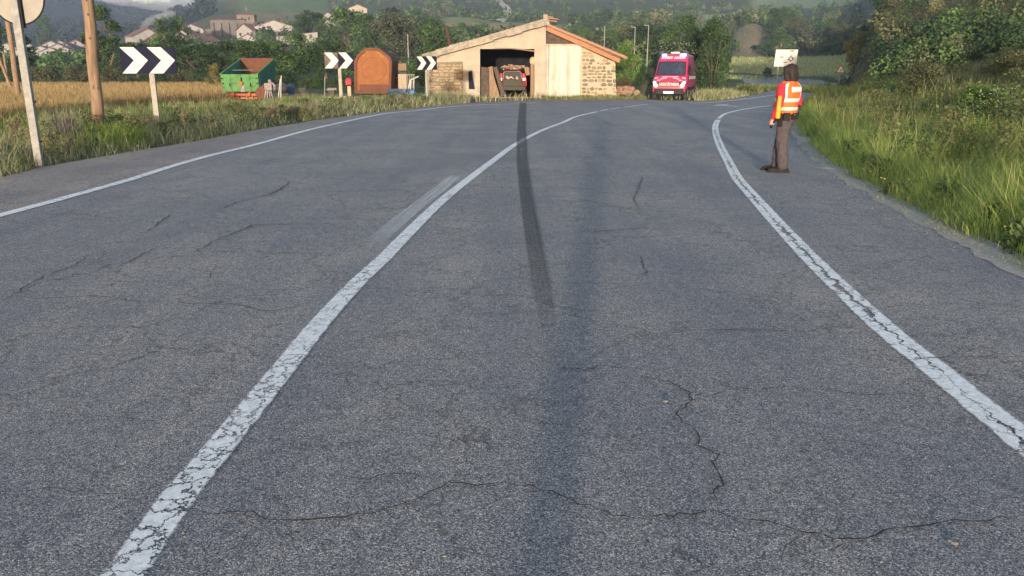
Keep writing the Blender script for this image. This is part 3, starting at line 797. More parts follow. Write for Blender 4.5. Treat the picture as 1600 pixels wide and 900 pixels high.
# cracks
CRACKS = [
 ([(868, 572), (885, 578), (913, 580), (937, 573), (960, 576), (983, 577), (1010, 581), (1027, 582)], 10),
 ([(990, 586), (1020, 594), (1047, 598), (1060, 606), (1070, 612), (1076, 620), (1082, 627), (1072, 634), (1060, 643), (1064, 656), (1080, 668), (1090, 679), (1092, 694), (1097, 701), (1112, 708), (1124, 712), (1118, 722), (1114, 727), (1123, 742), (1129, 757), (1120, 764), (1116, 767), (1119, 782), (1122, 802)], 9),
 ([(1082, 627), (1100, 622), (1120, 618), (1136, 610), (1170, 613), (1184, 616)], 5),
 ([(318, 803), (345, 806), (372, 803), (407, 811), (440, 816), (495, 814), (540, 811), (579, 806), (630, 790), (700, 757), (767, 759), (831, 761), (862, 770), (895, 784), (920, 792), (947, 802), (975, 809), (1007, 814), (1022, 810), (1037, 806), (1060, 805), (1097, 804), (1122, 802), (1150, 813), (1199, 817), (1230, 826), (1262, 836), (1300, 845), (1350, 845), (1400, 828), (1450, 824), (1520, 818), (1600, 808)], 8),
 ([(529, 744), (560, 750), (590, 746), (618, 743), (660, 748), (700, 751)], 6),
 ([(407, 811), (392, 832), (380, 852), (372, 868)], 5),
 ([(0, 474), (19, 462), (45, 446), (70, 431), (85, 427), (105, 421), (128, 408), (140, 398)], 9),
 ([(179, 419), (205, 408), (230, 395), (245, 387)], 10), ([(180, 430), (190, 422), (179, 419)], 6),
 ([(222, 367), (243, 355), (258, 342), (268, 335)], 8),
 ([(30, 468), (90, 467), (140, 464), (171, 466), (205, 472), (240, 473), (268, 471), (300, 476), (342, 475), (381, 479), (405, 486), (432, 487), (460, 482), (486, 473)], 8),
 ([(325, 440), (330, 429), (352, 426), (380, 428)], 6),
 ([(290, 400), (310, 392), (328, 381), (342, 374), (360, 368), (375, 362), (393, 353), (430, 352), (486, 351), (520, 350)], 9),
 ([(342, 330), (356, 322), (373, 315), (400, 310), (424, 303), (440, 294), (455, 283)], 9),
 ([(39, 335), (80, 336), (128, 336), (165, 341), (194, 343)], 7), ([(390, 395), (430, 396), (480, 397), (500, 398)], 5),
 ([(870, 484), (907, 487), (940, 488), (993, 494), (1020, 496)], 6), ([(980, 432), (1010, 427), (1050, 429), (1100, 430)], 5),
 ([(1060, 522), (1117, 517), (1193, 518), (1240, 521), (1280, 528)], 7),
 ([(1399, 561), (1430, 564), (1469, 561), (1530, 561), (1600, 558)], 8),
 ([(1100, 598), (1114, 601), (1150, 608), (1184, 611), (1220, 606), (1287, 611), (1330, 617), (1361, 620), (1420, 618), (1497, 627)], 6),
 ([(1100, 519), (1150, 516), (1207, 517), (1260, 521)], 5), ([(1000, 400), (1006, 420), (1012, 434)], 7),
 ([(1004, 277), (998, 295), (990, 312), (998, 326)], 6), ([(925, 300), (960, 303), (1000, 301), (1040, 303)], 9),
 ([(935, 322), (985, 326), (1030, 331), (1060, 333)], 9), ([(905, 365), (950, 362), (990, 358), (1030, 357)], 9),
 ([(1215, 892), (1222, 868), (1240, 848), (1262, 836)], 6), ([(1300, 868), (1318, 852), (1350, 845)], 5),
 ([(0, 772), (50, 769), (100, 767), (150, 774), (230, 783)], 6), ([(120, 655), (180, 654), (230, 660), (285, 663)], 5), ([(60, 632), (100, 622), (150, 607)], 5),
 ([(560, 300), (600, 297), (640, 300)], 10), ([(1010, 535), (1040, 548), (1060, 530), (1090, 520)], 4),
 ([(700, 690), (760, 695), (800, 688)], 4), ([(600, 620), (650, 640), (690, 632)], 4), ([(1240, 700), (1300, 690), (1380, 697)], 4), ([(1480, 842), (1500, 850), (1489, 870)], 4)]
rng = random.Random(11)
for px, wmm in CRACKS:
    P = [np.array(ground_pt(u, v)) for u, v in px]
    fine = [P[0]]
    for a, b in zip(P[:-1], P[1:]):
        n = max(2, int(np.linalg.norm(b - a) / .045))
        nrm = np.array([-(b - a)[1], (b - a)[0]]) / (np.linalg.norm(b - a) + 1e-6)
        for k in range(1, n + 1):
            fine.append(a + (b - a) * k / n + nrm * rng.gauss(0, .011) * (0 if k == n else 1))
    La, Ra = [], []
    for i, p in enumerate(fine):
        a = fine[max(0, i - 1)]; b = fine[min(len(fine) - 1, i + 1)]
        d = (b - a) / (np.linalg.norm(b - a) + 1e-6); nrm = np.array([-d[1], d[0]])
        tape = min(1, i / 4, (len(fine) - 1 - i) / 4)
        w = wmm * .00036 * max(1.0, min(3.0, p[1] / 4.5)) * tape * (.25 + 1.5 * rng.random()) + .0006
        La.append(p + nrm * w); Ra.append(p - nrm * w)
    ribbon("crack", La, Ra, .010, M["crack"], road)

# pale stones and chips lying on the asphalt
mb = MB(); rng = random.Random(3)
for i in range(160):
    u, v = rng.uniform(0, 1600), rng.uniform(300, 900)
    x, y = ground_pt(u, v); s = rng.uniform(.003, .007)
    mb.ball((x, y, s * .4), (s, s * rng.uniform(.6, 1), s * .6), 5, 3)
for u, v in [(1040, 628), (1487, 847), (1492, 850)]:
    x, y = ground_pt(u, v); mb.ball((x, y, .004), (.016, .012, .006), 6, 4)
for i in range(500):                         # litter of the broken edge
    k = rng.randrange(len(rs)); p = rs[k]
    s = rng.uniform(.004, .011); x = p[0] + rng.gauss(-.12, .16); y = p[1] + rng.gauss(0, .05)
    mb.ball((x, y, s * .5), (s, s * rng.uniform(.6, 1), s * .7), 5, 3)
o = mb.build("gravel", M["chip"]); setp(o, "loose pale chips scattered on the asphalt", None, None, "stuff")
# ------------------------------------------------------------------ vegetation
R0 = np.random.default_rng(7)

def blades(xs, ys, zs, h, w, lean, col, rs):
    """each blade: a tapered strip of two quads, bent over"""
    n = len(xs)
    a = rs.uniform(0, 2 * np.pi, n); f = rs.uniform(0, 2 * np.pi, n)
    fx, fy = np.cos(f) * w / 2, np.sin(f) * w / 2
    lx, ly = np.cos(a) * lean * h, np.sin(a) * lean * h
    V = np.zeros((n, 6, 3), np.float32)
    for i, (t, ww) in enumerate([(0, 1.0), (.55, .75), (1.0, .12)]):
        cx = xs + lx * t * t; cy = ys + ly * t * t; cz = zs + h * (t - .18 * lean * t * t)
        V[:, 2 * i, 0] = cx - fx * ww; V[:, 2 * i, 1] = cy - fy * ww; V[:, 2 * i, 2] = cz
        V[:, 2 * i + 1, 0] = cx + fx * ww; V[:, 2 * i + 1, 1] = cy + fy * ww; V[:, 2 * i + 1, 2] = cz
    b = np.arange(n)[:, None, None] * 6
    Fq = b + np.array([[0, 1, 3, 2], [2, 3, 5, 4]])[None]
    C = np.repeat(col[:, None, :], 6, 1)
    return V.reshape(-1, 3), Fq.reshape(-1, 4), C.reshape(-1, 3)

def leafquads(c, nrm, size, col, rs, aspect=.6):
    n = len(c)
    r = rs.normal(size=(n, 3)); nrm = nrm / (np.linalg.norm(nrm, axis=1, keepdims=True) + 1e-9)
    t = np.cross(nrm, r); t /= np.linalg.norm(t, axis=1, keepdims=True) + 1e-9
    b = np.cross(nrm, t)
    s = size[:, None] if np.ndim(size) else size
    A = t * s; B = b * s * aspect
    V = np.stack([c - A, c - B * 1.0, c + A, c + B], 1)
    Fq = np.arange(n)[:, None] * 4 + np.arange(4)[None]
    return V.reshape(-1, 3), Fq, np.repeat(col[:, None, :], 4, 1).reshape(-1, 3)

def cat(parts):
    V, Fc, C = [], [], []; b = 0
    for v, f, c in parts:
        V.append(v); Fc.append(f + b); C.append(c); b += len(v)
    return np.concatenate(V), np.concatenate(Fc), np.concatenate(C)

def pal(rs, n, cols, weights=None, var=.2):
    cols = np.array(cols); i = rs.choice(len(cols), n, p=weights)
    return cols[i] * rs.uniform(1 - var, 1 + var, (n, 1))

# ---- right verge grass
def right_grass():
    rs = np.random.default_rng(21); parts = []
    RX, RY = _RE[:, 0], _RE[:, 1]
    def scatter(n, y0, y1, s0, s1, hh, ww, cols, wts, lean=(.15, .7), hn=0, p=1.0):
        y = np.exp(rs.uniform(np.log(y0), np.log(y1), n)); s = s0 + (s1 - s0) * rs.uniform(0, 1, n) ** p
        # walk right from the edge roughly square to it
        ex = np.interp(y, RY, RX); sl = (np.interp(y + .5, RY, RX) - np.interp(y - .5, RY, RX))
        q = np.sqrt(1 + sl ** 2); x = ex + s / q; yy = y - s * sl / q
        cl = fbm(x * 1.1, yy * 1.1, 31); keep = rs.uniform(0, 1, n) < sstep(.28, .52, cl) * .8 + .2
        x, yy, s, cl = x[keep], yy[keep], s[keep], cl[keep]; m = len(x)
        z = terrain_z(x, yy)
        h = rs.uniform(*hh, m) * (.45 + 1.1 * cl) * (.35 + .65 * sstep(0, .55, s))
        far = np.clip(yy / 14, .8, 3.2)
        w = rs.uniform(*ww, m) * far
        parts.append(blades(x, yy, z - .02, h, w, rs.uniform(*lean, m), pal(rs, m, cols, wts, .25) * (.75 + .6 * fbm(x / 1.6, yy / 1.6, 77))[:, None], rs))
    G1 = [(.22, .32, .07), (.33, .40, .105), (.14, .22, .055), (.38, .37, .165)]
    scatter(76000, 4.2, 30, .02, 3.0, (.24, .62), (.005, .0095), G1, [.35, .3, .2, .15])
    scatter(24000, 4.2, 40, 1.5, 8, (.22, .55), (.006, .012), [(.11, .155, .05), (.075, .115, .038), (.16, .165, .075), (.23, .20, .115)], [.35, .3, .2, .15])
    scatter(16000, 18, 85, .1, 5, (.3, .65), (.010, .018), [(.15, .19, .05), (.21, .20, .08), (.10, .14, .03)], [.4, .3, .3])
    scatter(24000, 9, 90, 3, 22, (.2, .5), (.010, .02), [(.17, .14, .075), (.11, .12, .045), (.22, .17, .10), (.07, .09, .03)], [.3, .3, .2, .2])
    scatter(9000, 4.4, 30, -.16, .45, (.07, .22), (.006, .012), [(.30, .26, .16), (.22, .24, .08), (.25, .19, .11), (.14, .19, .05)], [.3, .25, .2, .25], (.3, 1.2))
    # seed stalks standing above the rest
    scatter(2200, 5, 30, .3, 5, (.6, 1.0), (.006, .009), [(.34, .30, .15), (.26, .25, .10)], [.5, .5], (.1, .45))
    V, Fc, C = cat(parts)
    o = link_mesh("grass", np_mesh("grass", V, Fc, C), M["grassm"]); setp(o, "tall green grass on the bank along the right edge of the road", None, None, "stuff")
right_grass()

# ---- left verge
def left_grass():
    rs = np.random.default_rng(22); parts = []
    LE = np.array([p for p in LEFT_EDGE if p[1] < 75 and p[1] > 5]); 
    d = np.r_[0, np.cumsum(np.hypot(*np.diff(LE, axis=0).T))]
    def scatter(n, t0, t1, s0, s1, hh, ww, cols, wts, lean=(.15, .8), clump=(.3, .5), colseed=78):
        # along the edge, denser near
        t = t0 + (t1 - t0) * rs.uniform(0, 1, n) ** 1.5; s = rs.uniform(s0, s1, n)
        x = np.interp(t, d, LE[:, 0]); y = np.interp(t, d, LE[:, 1])
        dx = np.interp(t + .6, d, LE[:, 0]) - np.interp(t - .6, d, LE[:, 0]); dy = np.interp(t + .6, d, LE[:, 1]) - np.interp(t - .6, d, LE[:, 1])
        q = np.hypot(dx, dy) + 1e-6; x = x - s * dy / q; y = y + s * dx / q
        cl = fbm(x * .9, y * .9, 41); keep = rs.uniform(0, 1, n) < sstep(*clump, cl) * .85 + .15
        x, y, s, cl = x[keep], y[keep], s[keep], cl[keep]; m = len(x)
        # the drive into the barn stays bare
        u = 800 + 1289 * x / y; k2 = ~((u > 735) & (u < 1092) & (y < 60) & (rs.uniform(0, 1, m) < .93)); k3 = k2 & ~((u > 325) & (u < 470) & (y > 40.5) & (rs.uniform(0, 1, m) < .9)); x, y, s, cl = x[k3], y[k3], s[k3], cl[k3]; m = len(x)
        h = rs.uniform(*hh, m) * (.4 + 1.2 * cl) * (.4 + .6 * sstep(0, .5, s)); w = rs.uniform(*ww, m) * np.clip(y / 16, .8, 2.6)
        parts.append(blades(x, y, terrain_z(x, y) - .02, h, w, rs.uniform(*lean, m), pal(rs, m, cols, wts, .25) * (.7 + .7 * fbm(x / 2.2, y / 2.2, colseed))[:, None], rs))
    mixc = [(.22, .255, .105), (.35, .32, .20), (.155, .205, .078), (.41, .37, .255), (.26, .31, .11)]
    scatter(30000, 0, 44, 0.0, 5.0, (.12, .46), (.007, .014), mixc, [.22, .28, .16, .22, .12])
    scatter(22000, 0, 30, 3.0, 10, (.2, .55), (.008, .015), [(.15, .20, .065), (.21, .235, .09), (.10, .15, .05), (.33, .27, .155)], [.35, .25, .25, .15])
    scatter(15000, 16, 60, .0, 3.0, (.25, .6), (.010, .018), mixc, [.2, .3, .2, .2, .1], clump=(.2, .4))
    scatter(7000, 0, 50, -.12, .35, (.05, .16), (.008, .016), [(.30, .26, .17), (.20, .22, .09), (.24, .19, .12), (.13, .17, .06)], [.3, .25, .25, .2], (.3, 1.2), clump=(.36, .55))
    # bright tuft by the sign post
    n = 1500; x = rs.normal(-9.0, .55, n); y = rs.normal(17.6, .55, n); k = x < -8.1 ; x = x[k]; y = y[k]; n = len(x)
    parts.append(blades(x, y, terrain_z(x, y), rs.uniform(.3, .65, n), rs.uniform(.008, .014, n), rs.uniform(.2, .7, n), pal(rs, n, [(.16, .25, .04), (.22, .29, .06)], None, .2), rs))
    V, Fc, C = cat(parts)
    o = link_mesh("grass", np_mesh("grass", V, Fc, C), M["grassm"]); setp(o, "dry and green weeds and grass along the left edge of the road", None, None, "stuff")
    # verge round the barn yard, the island and the meadow edge
    parts = []
    def patch(n, fx, fy, hh, ww, cols, test=None):
        x = fx(rs, n); y = fy(rs, n)
        if test is not None: k = test(x, y); x, y = x[k], y[k]
        k = ~inside(x, y, ROAD_POLY) & ~inside(x, y, FAR_POLY); x, y = x[k], y[k]; m = len(x)
        cl = fbm(x * .7, y * .7, 55)
        parts.append(blades(x, y, terrain_z(x, y) - .02, rs.uniform(*hh, m) * (.4 + 1.2 * cl), rs.uniform(*ww, m), rs.uniform(.15, .7, m), pal(rs, m, cols, None, .25) * (.7 + .7 * fbm(x / 2, y / 2, 79))[:, None], rs))
    patch(5000, lambda r, n: r.uniform(70, 105, n), lambda r, n: r.uniform(268, 345, n), (.2, .5), (.14, .25), [(.18, .16, .10), (.14, .14, .08), (.12, .135, .07)], lambda x, y: (800 + 1289 * x / y > 1143) & (800 + 1289 * x / y < 1206 - (y - 270) * .45) & (fbm(x / 5, y / 5, 19) > .42))
    patch(26000, lambda r, n: r.uniform(30, 112, n), lambda r, n: r.uniform(135, 268, n), (.5, 1.0), (.10, .18), [(.30, .32, .14), (.36, .35, .18), (.25, .29, .11)], lambda x, y: (800 + 1289 * x / y > 1132) & (800 + 1289 * x / y < 1328) & (poly_dist(x, y, FAR_OUT) > 3))
    patch(9000, lambda r, n: r.uniform(9, 36, n), lambda r, n: r.uniform(44, 68, n), (.25, .6), (.02, .035), [(.17, .17, .06), (.24, .2, .09), (.10, .13, .04)], lambda x, y: (800 + 1289 * x / y > 1092) & (800 + 1289 * x / y < 1206))
    patch(5000, lambda r, n: r.uniform(-8, 8, n), lambda r, n: r.uniform(48.2, 50.8, n), (.10, .32), (.02, .03), [(.2, .19, .08), (.14, .17, .05)], lambda x, y: (np.abs(x + .4) > 2.2) & ((x < -2) | (x > 1.6)))
    patch(7000, lambda r, n: r.uniform(-13, -3, n), lambda r, n: r.uniform(41, 50, n), (.15, .4), (.02, .03), [(.17, .18, .07), (.11, .15, .045), (.23, .2, .1)])
    patch(6000, lambda r, n: r.uniform(30, 62, n), lambda r, n: r.uniform(95, 150, n), (.5, 1.1), (.04, .06), [(.13, .15, .05), (.18, .18, .07), (.08, .11, .035)], lambda x, y: poly_dist(x, y, FAR_OUT) < 6)
    V, Fc, C = cat(parts)
    o = link_mesh("grass", np_mesh("grass", V, Fc, C), M["grassm"]); setp(o, "rough grass round the barn yard and on the island between the roads", None, None, "stuff")
left_grass()

def wheat():
    rs = np.random.default_rng(23); n = 70000
    y = np.exp(rs.uniform(np.log(22), np.log(90), n)); u = rs.uniform(-150, 352, n); x = (u - 800) / 1289 * y
    near = np.interp(u, [-150, 0, 100, 200, 350], [22, 25, 30, 37, 46]); k = (y > near + 2 * (fbm(x / 3, y / 3, 91) - .5)); x, y = x[k], y[k]; m = len(x)
    V, Fc, C = blades(x, y, terrain_z(x, y), rs.uniform(.45, .7, m), rs.uniform(.02, .035, m) * np.clip(y / 40, .8, 2), rs.uniform(.1, .5, m), pal(rs, m, [(.33, .23, .105), (.38, .275, .135), (.27, .19, .085)], None, .15) * (.75 + .5 * fbm(x / 6, y / 6, 92))[:, None], rs)
    o = link_mesh("wheat", np_mesh("wheat", V, Fc, C), M["grassm"]); setp(o, "ripe golden cereal field behind the left verge", None, None, "stuff")
wheat()

# ---- leafy weeds (merged, nobody could count them)
def weeds():
    rs = np.random.default_rng(24); parts = []
    def plant(x, y, hgt, rad, n, cols, ls, flower=None):
        z = tz(x, y)
        t = rs.uniform(0, 1, n) ** .7; a = rs.uniform(0, 2 * np.pi, n); r = rad * np.sqrt(rs.uniform(0, 1, n)) * (1 - .55 * t)
        c = np.stack([x + r * np.cos(a), y + r * np.sin(a), z + t * hgt], 1)
        nr = np.stack([np.cos(a) * .6, np.sin(a) * .6 - .3, .7 + 0 * a], 1) + rs.normal(size=(n, 3)) * .5
        parts.append(leafquads(c, nr, rs.uniform(.6, 1.3, n) * ls, pal(rs, n, cols, None, .25), rs))
    DG = [(.065, .105, .035), (.09, .13, .04), (.05, .08, .03)]; OL = [(.11, .12, .045), (.15, .14, .06), (.09, .1, .04)]; DR = [(.22, .16, .10), (.17, .125, .08)]; PU = [(.12, .10, .10), (.15, .125, .12)]
    for i in range(70):
        y = rs.uniform(12.5, 30); x = np.interp(y, _LE[:, 1], _LE[:, 0]) - abs(rs.normal(0, 2.2)) - .35
        plant(x, y, rs.uniform(.25, .75), rs.uniform(.2, .45), 190, [DG, OL, OL, DR, OL][rs.integers(5)], .03)
    for i in range(40):
        y = rs.uniform(26, 42); x = np.interp(y, _LE[:, 1], _LE[:, 0]) - abs(rs.normal(0, 1.5)) - .5
        plant(x, y, rs.uniform(.3, .65), rs.uniform(.25, .5), 260, [DG, OL, DG, DR, OL][rs.integers(5)], .032)
    for i in range(60):
        y = rs.uniform(7, 28); ex = np.interp(y, _RE[:, 1], _RE[:, 0]); x = ex + rs.uniform(.1, .9) * (1 if i % 2 else 4) + .25 * (y > 15)
        plant(x, y, rs.uniform(.12, .35) * (1 if i % 2 else 2), rs.uniform(.12, .3), 110, [DG, OL, DG][rs.integers(3)], .035)
    for i in range(170):
        y = 11 * (80 / 11) ** rs.uniform(0, 1); ex = np.interp(y, _RE[:, 1], _RE[:, 0]); x = ex + rs.uniform(2.6, 26) * (1 if y > 25 else .4)
        plant(x, y, rs.uniform(.4, 1.0), rs.uniform(.4, 1.0), 260, [DG, OL, OL, DG, DG][rs.integers(5)], .05 if y > 25 else .032)
    V, Fc, C = cat(parts)
    o = link_mesh("weeds", np_mesh("weeds", V, Fc, C), M["grassm"]); setp(o, "low leafy weeds among the verge grass", None, None, "stuff")
    # dry dark stems standing in the left verge, brown patch of dead growth
    parts = []
    n = 700; x = rs.normal(-11.6, .7, n); y = rs.normal(15.8, 1.0, n); 
    parts.append(blades(x, y, terrain_z(x, y), rs.uniform(.15, .4, n), rs.uniform(.01, .02, n), rs.uniform(.5, 1.2, n), pal(rs, n, [(.30, .19, .11), (.24, .15, .09)], None, .2), rs))
    n = 220; x = rs.normal(-9.35, .16, n); y = rs.normal(16.9, .14, n)
    parts.append(blades(x, y, terrain_z(x, y), rs.uniform(.5, .95, n), rs.uniform(.012, .02, n), rs.uniform(.0, .2, n), pal(rs, n, [(.14, .12, .125), (.18, .155, .15)], None, .2), rs))
    V, Fc, C = cat(parts)
    o = link_mesh("undergrowth", np_mesh("undergrowth", V, Fc, C), M["grassm"]); setp(o, "dead brown stems in the left verge", None, None, "stuff")
    # poppies, daisies
    mb = MB()
    for i in range(46):
        y = rs.uniform(16, 30); x = np.interp(y, _LE[:, 1], _LE[:, 0]) - rs.uniform(1.2, 6); z = tz(x, y) + rs.uniform(.35, .7)
        s = rs.uniform(.014, .026); mb.ball((x, y, z), (s, s, s * .7), 6, 4)
    o = mb.build("poppies", M["poppy"]); setp(o, "red poppies in the left verge", None, None, "stuff")
    mb = MB()
    for i in range(40):
        y = rs.uniform(6.5, 13); x = np.interp(y, _RE[:, 1], _RE[:, 0]) + rs.uniform(.08, .45); s = rs.uniform(.010, .018); mb.ball((x, y, tz(x, y) + rs.uniform(.05, .18)), (s, s, s * .6), 6, 4)
    o = mb.build("daisies", basic("yellow_flower", (.6, .45, .12), .7)); setp(o, "small pale yellow flowers at the foot of the right bank", None, None, "stuff")
weeds()

# ---- trees and bushes
def crown(seed, kind, nleaf, leaf, cols, lobes=26):
    """unit crown: height 1 (0..1), radius about .4"""
    rs = np.random.default_rng(seed)
    C, Rr = [], []
    for i in range(lobes):
        if kind == "broad":
            t = rs.uniform(.18, .93); prof = .40 * np.sin(np.pi * np.clip((t - .02) / 1.02, 0, 1)) ** .55; rr = rs.uniform(.10, .17)
        elif kind == "poplar":
            t = rs.uniform(.10, .96); prof = .16 * np.sin(np.pi * np.clip(t, .02, .98)) ** .5; rr = rs.uniform(.05, .09)
        elif kind == "cone":
            t = rs.uniform(.04, .95); prof = .30 * (1.03 - t) ** .75; rr = rs.uniform(.06, .12) * (1.2 - .7 * t)
        else:   # bush, leafy to the ground
            t = rs.uniform(.05, .88); prof = .46 * np.sqrt(max(.02, 1 - (t * 1.02) ** 2.2)); rr = rs.uniform(.12, .2)
        a = rs.uniform(0, 2 * np.pi); q = max(0, prof - rr * .55) * np.sqrt(rs.uniform(.25, 1))
        C.append((q * np.cos(a), q * np.sin(a), t)); Rr.append(rr)
    C = np.array(C); Rr = np.array(Rr); tint = rs.uniform(.72, 1.3, lobes)
    li = rs.choice(lobes, nleaf, p=Rr ** 2 / np.sum(Rr ** 2))
    dirs = rs.normal(size=(nleaf, 3)); dirs[:, 2] += .25; dirs /= np.linalg.norm(dirs, axis=1, keepdims=True)
    rad = Rr[li] * rs.uniform(.35, 1.12, nleaf) ** .6
    # uneven lobe surface
    rad *= 1 + .35 * (vnoise(dirs[:, 0] * 3 + li, dirs[:, 1] * 3 + li * 2.7 + dirs[:, 2] * 2, seed) - .5)
    P = C[li] + dirs * rad[:, None] * np.array([1, 1, .85]); P[:, 2] = np.clip(P[:, 2], .005, 1.02)
    col = pal(rs, nleaf, cols, None, .3) * tint[li][:, None]
    nr = dirs + rs.normal(size=(nleaf, 3)) * .55
    v, f, c = leafquads(P, nr, rs.uniform(.6, 1.35, nleaf) * leaf, col, rs, .62)
    return np_mesh("crown", v, f, c)

def trunk_mesh(seed, kind):
    rs = random.Random(seed); mb = MB()
    if kind in ("broad", "poplar", "cone"):
        top = {"broad": .62, "poplar": .85, "cone": .9}[kind]; r0 = {"broad": .030, "poplar": .020, "cone": .024}[kind]
        pts = [(0, 0, -.03)] + [(rs.gauss(0, .012) * k, rs.gauss(0, .012) * k, top * k / 5) for k in range(1, 6)]
        mb.tube(pts, [r0 * 1.35] + [r0 * (1 - .16 * k) for k in range(1, 6)], 7)
        nl = 9 if kind == "broad" else 7
        for i in range(nl):
            t = rs.uniform(.18, .55) if kind == "broad" else rs.uniform(.15, .75)
            a = 2.4 * i + rs.random(); L_ = {"broad": .30, "poplar": .12, "cone": .18 * (1.1 - t)}[kind] * rs.uniform(.7, 1.1)
            b = Vector((0, 0, t)); e = b + Vector((math.cos(a) * L_, math.sin(a) * L_, L_ * (.7 if kind == "broad" else 1.1)))
            m_ = (b + e) / 2 + Vector((0, 0, -.02))
            mb.tube([b, m_, e], [r0 * .5, r0 * .33, r0 * .12], 5)
    else:
        for i in range(7):
            a = 2 * math.pi * i / 7 + rs.random(); mb.tube([(0, 0, -.05), (math.cos(a) * .12, math.sin(a) * .12, .3), (math.cos(a) * .27, math.sin(a) * .27, .68)], [.02, .014, .005], 5)
    return mb.mesh("trunk", True)

DKG = [(.032, .060, .022), (.045, .078, .026), (.026, .048, .022)]
MID = [(.05, .092, .028), (.07, .115, .035), (.04, .075, .024)]
LIT = [(.085, .15, .03), (.11, .18, .04), (.06, .11, .025)]
OLV = [(.085, .095, .045), (.11, .112, .055), (.065, .078, .036)]
GRY = [(.075, .09, .055), (.09, .105, .065), (.06, .072, .045)]
YEL = [(.19, .15, .05), (.14, .13, .045), (.11, .12, .04)]
BRN = [(.12, .085, .05), (.09, .075, .04), (.15, .10, .06)]
PALS = {"dk": DKG, "mid": MID, "lit": LIT, "olv": OLV, "gry": GRY, "yel": YEL, "brn": BRN}
_cr = {}
def crown_mesh(kind, palk, var, big):
    key = (kind, palk, var, big)
    if key not in _cr:
        nl = {"big": 7000, "mid": 3600, "small": 1300}[big]; lf = {"big": .017, "mid": .023, "small": .038}[big]
        if kind == "poplar": lf *= .7
        _cr[key] = (crown(hash(kind) % 1 + 100 + var * 13 + len(palk) * 7 + ord(palk[0]), kind, nl, lf, PALS[palk]), trunk_mesh(var + 5, kind))
    return _cr[key]

def plant_tree(name, cat_, label, u, y, top_v, wpx, kind="broad", palk="mid", var=0, big="mid", group=None, z0=None, rot=None):
    x = x_at(u, y); z = tz(x, y) if z0 is None else z0
    H = z_at(top_v, y) - z + .02
    W = wpx / F * y * .97
    unit = {"broad": .86, "poplar": .36, "cone": .60, "bush": .98}[kind]
    cm, tm = crown_mesh(kind, palk, var, big)
    r = empty(name, (x, y, z - .03), rot if rot is not None else (var * 1.3 + u * .01), label, cat_, group)
    sxy = W / unit
    a = link_mesh("trunk", tm, M["trunk"], r, scale=(sxy * .9, sxy * .9, H))
    b = link_mesh("crown", cm, M["leaf"], r, scale=(sxy, sxy, H))
    return r

T = plant_tree
# behind the cereal field, from the left
T("tree", "tree", "dark tree behind the round sign at the far left", -8, 104, 28, 70, "broad", "dk", 0, "big")
T("tree", "tree", "tall thin dark tree between the far pole and the white houses", 46, 108, 55, 42, "poplar", "dk", 1, "mid")
T("tree", "tree", "dark tree with a lighter tip rising behind the distant white houses", 78, 520, 24, 34, "broad", "mid", 1, "mid")
T("poplar_tree", "tree", "tall green poplar just right of the tall wooden pole", 173, 118, 8, 56, "poplar", "mid", 0, "big")
T("poplar_tree", "tree", "slender poplar leaning on the tall poplar's left side", 150, 124, 44, 40, "poplar", "mid", 1, "mid")
T("tree", "tree", "dark tree behind the largest chevron sign", 215, 112, 64, 84, "broad", "dk", 2, "big")
T("tree", "tree", "twin-topped green tree, its left half, below the smoke", 262, 135, 28, 46, "broad", "mid", 2, "mid")
T("tree", "tree", "twin-topped green tree, its right half, left of the church", 287, 138, 26, 42, "broad", "mid", 0, "mid")
T("tree", "tree", "broad dark tree between the largest chevron sign and the trailer", 300, 108, 68, 96, "broad", "dk", 0, "big")
T("tree", "tree", "dark green tree rising behind the left end of the trailer", 345, 106, 65, 84, "broad", "dk", 1, "big")
T("tree", "tree", "dark green tree rising behind the right end of the trailer", 398, 104, 63, 84, "broad", "mid", 1, "big")
T("tree", "tree", "rounded dense tree between the trailer and the middle chevron sign", 455, 106, 52, 92, "broad", "mid", 0, "big")
T("tree", "tree", "dense green tree right behind the middle chevron sign", 510, 108, 60, 80, "broad", "dk", 2, "big")
T("tree", "tree", "small bushy tree between the middle chevron sign and the rusty tank", 562, 104, 74, 66, "broad", "mid", 2, "mid")
T("bush", "bush", "yellowing bush against the left side of the trailer", 333, 74, 98, 30, "bush", "yel", 0, "mid")
for i, (u, tv, w, p, lab) in enumerate([(20, 108, 60, "dk", "dark bush on the field edge at the far left"), (70, 100, 66, "olv", "olive bush on the field edge below the white houses"),
        (120, 97, 60, "olv", "olive bush on the field edge left of the tall wooden pole"), (182, 98, 62, "olv", "olive bush on the field edge right of the tall wooden pole"),
        (238, 103, 60, "dk", "dark bush on the field edge beside the chevron sign post"), (285, 104, 56, "olv", "olive bush on the field edge right of the chevron sign"), (310, 112, 40, "dk", "low dark bush at the right end of the field edge")]):
    T("bush", "bush", lab, u, 92 + (i % 3), tv, w, "bush", p, i % 3, "mid")
for i, (u, tv, w, p, lab) in enumerate([(440, 108, 60, "dk", "dark hedge bush right of the trailer"), (490, 112, 56, "mid", "green hedge bush behind the middle chevron post"),
        (532, 116, 50, "mid", "pale green hedge bush left of the rusty tank"), (395, 110, 50, "dk", "dark hedge bush behind the trailer"), (645, 88, 60, "mid", "green hedge bush behind the pallets"), (600, 96, 50, "dk", "dark hedge bush behind the rusty tank")]):
    T("bush", "bush", lab, u, 82 - i, tv, w, "bush", p, (i + 1) % 3, "mid")
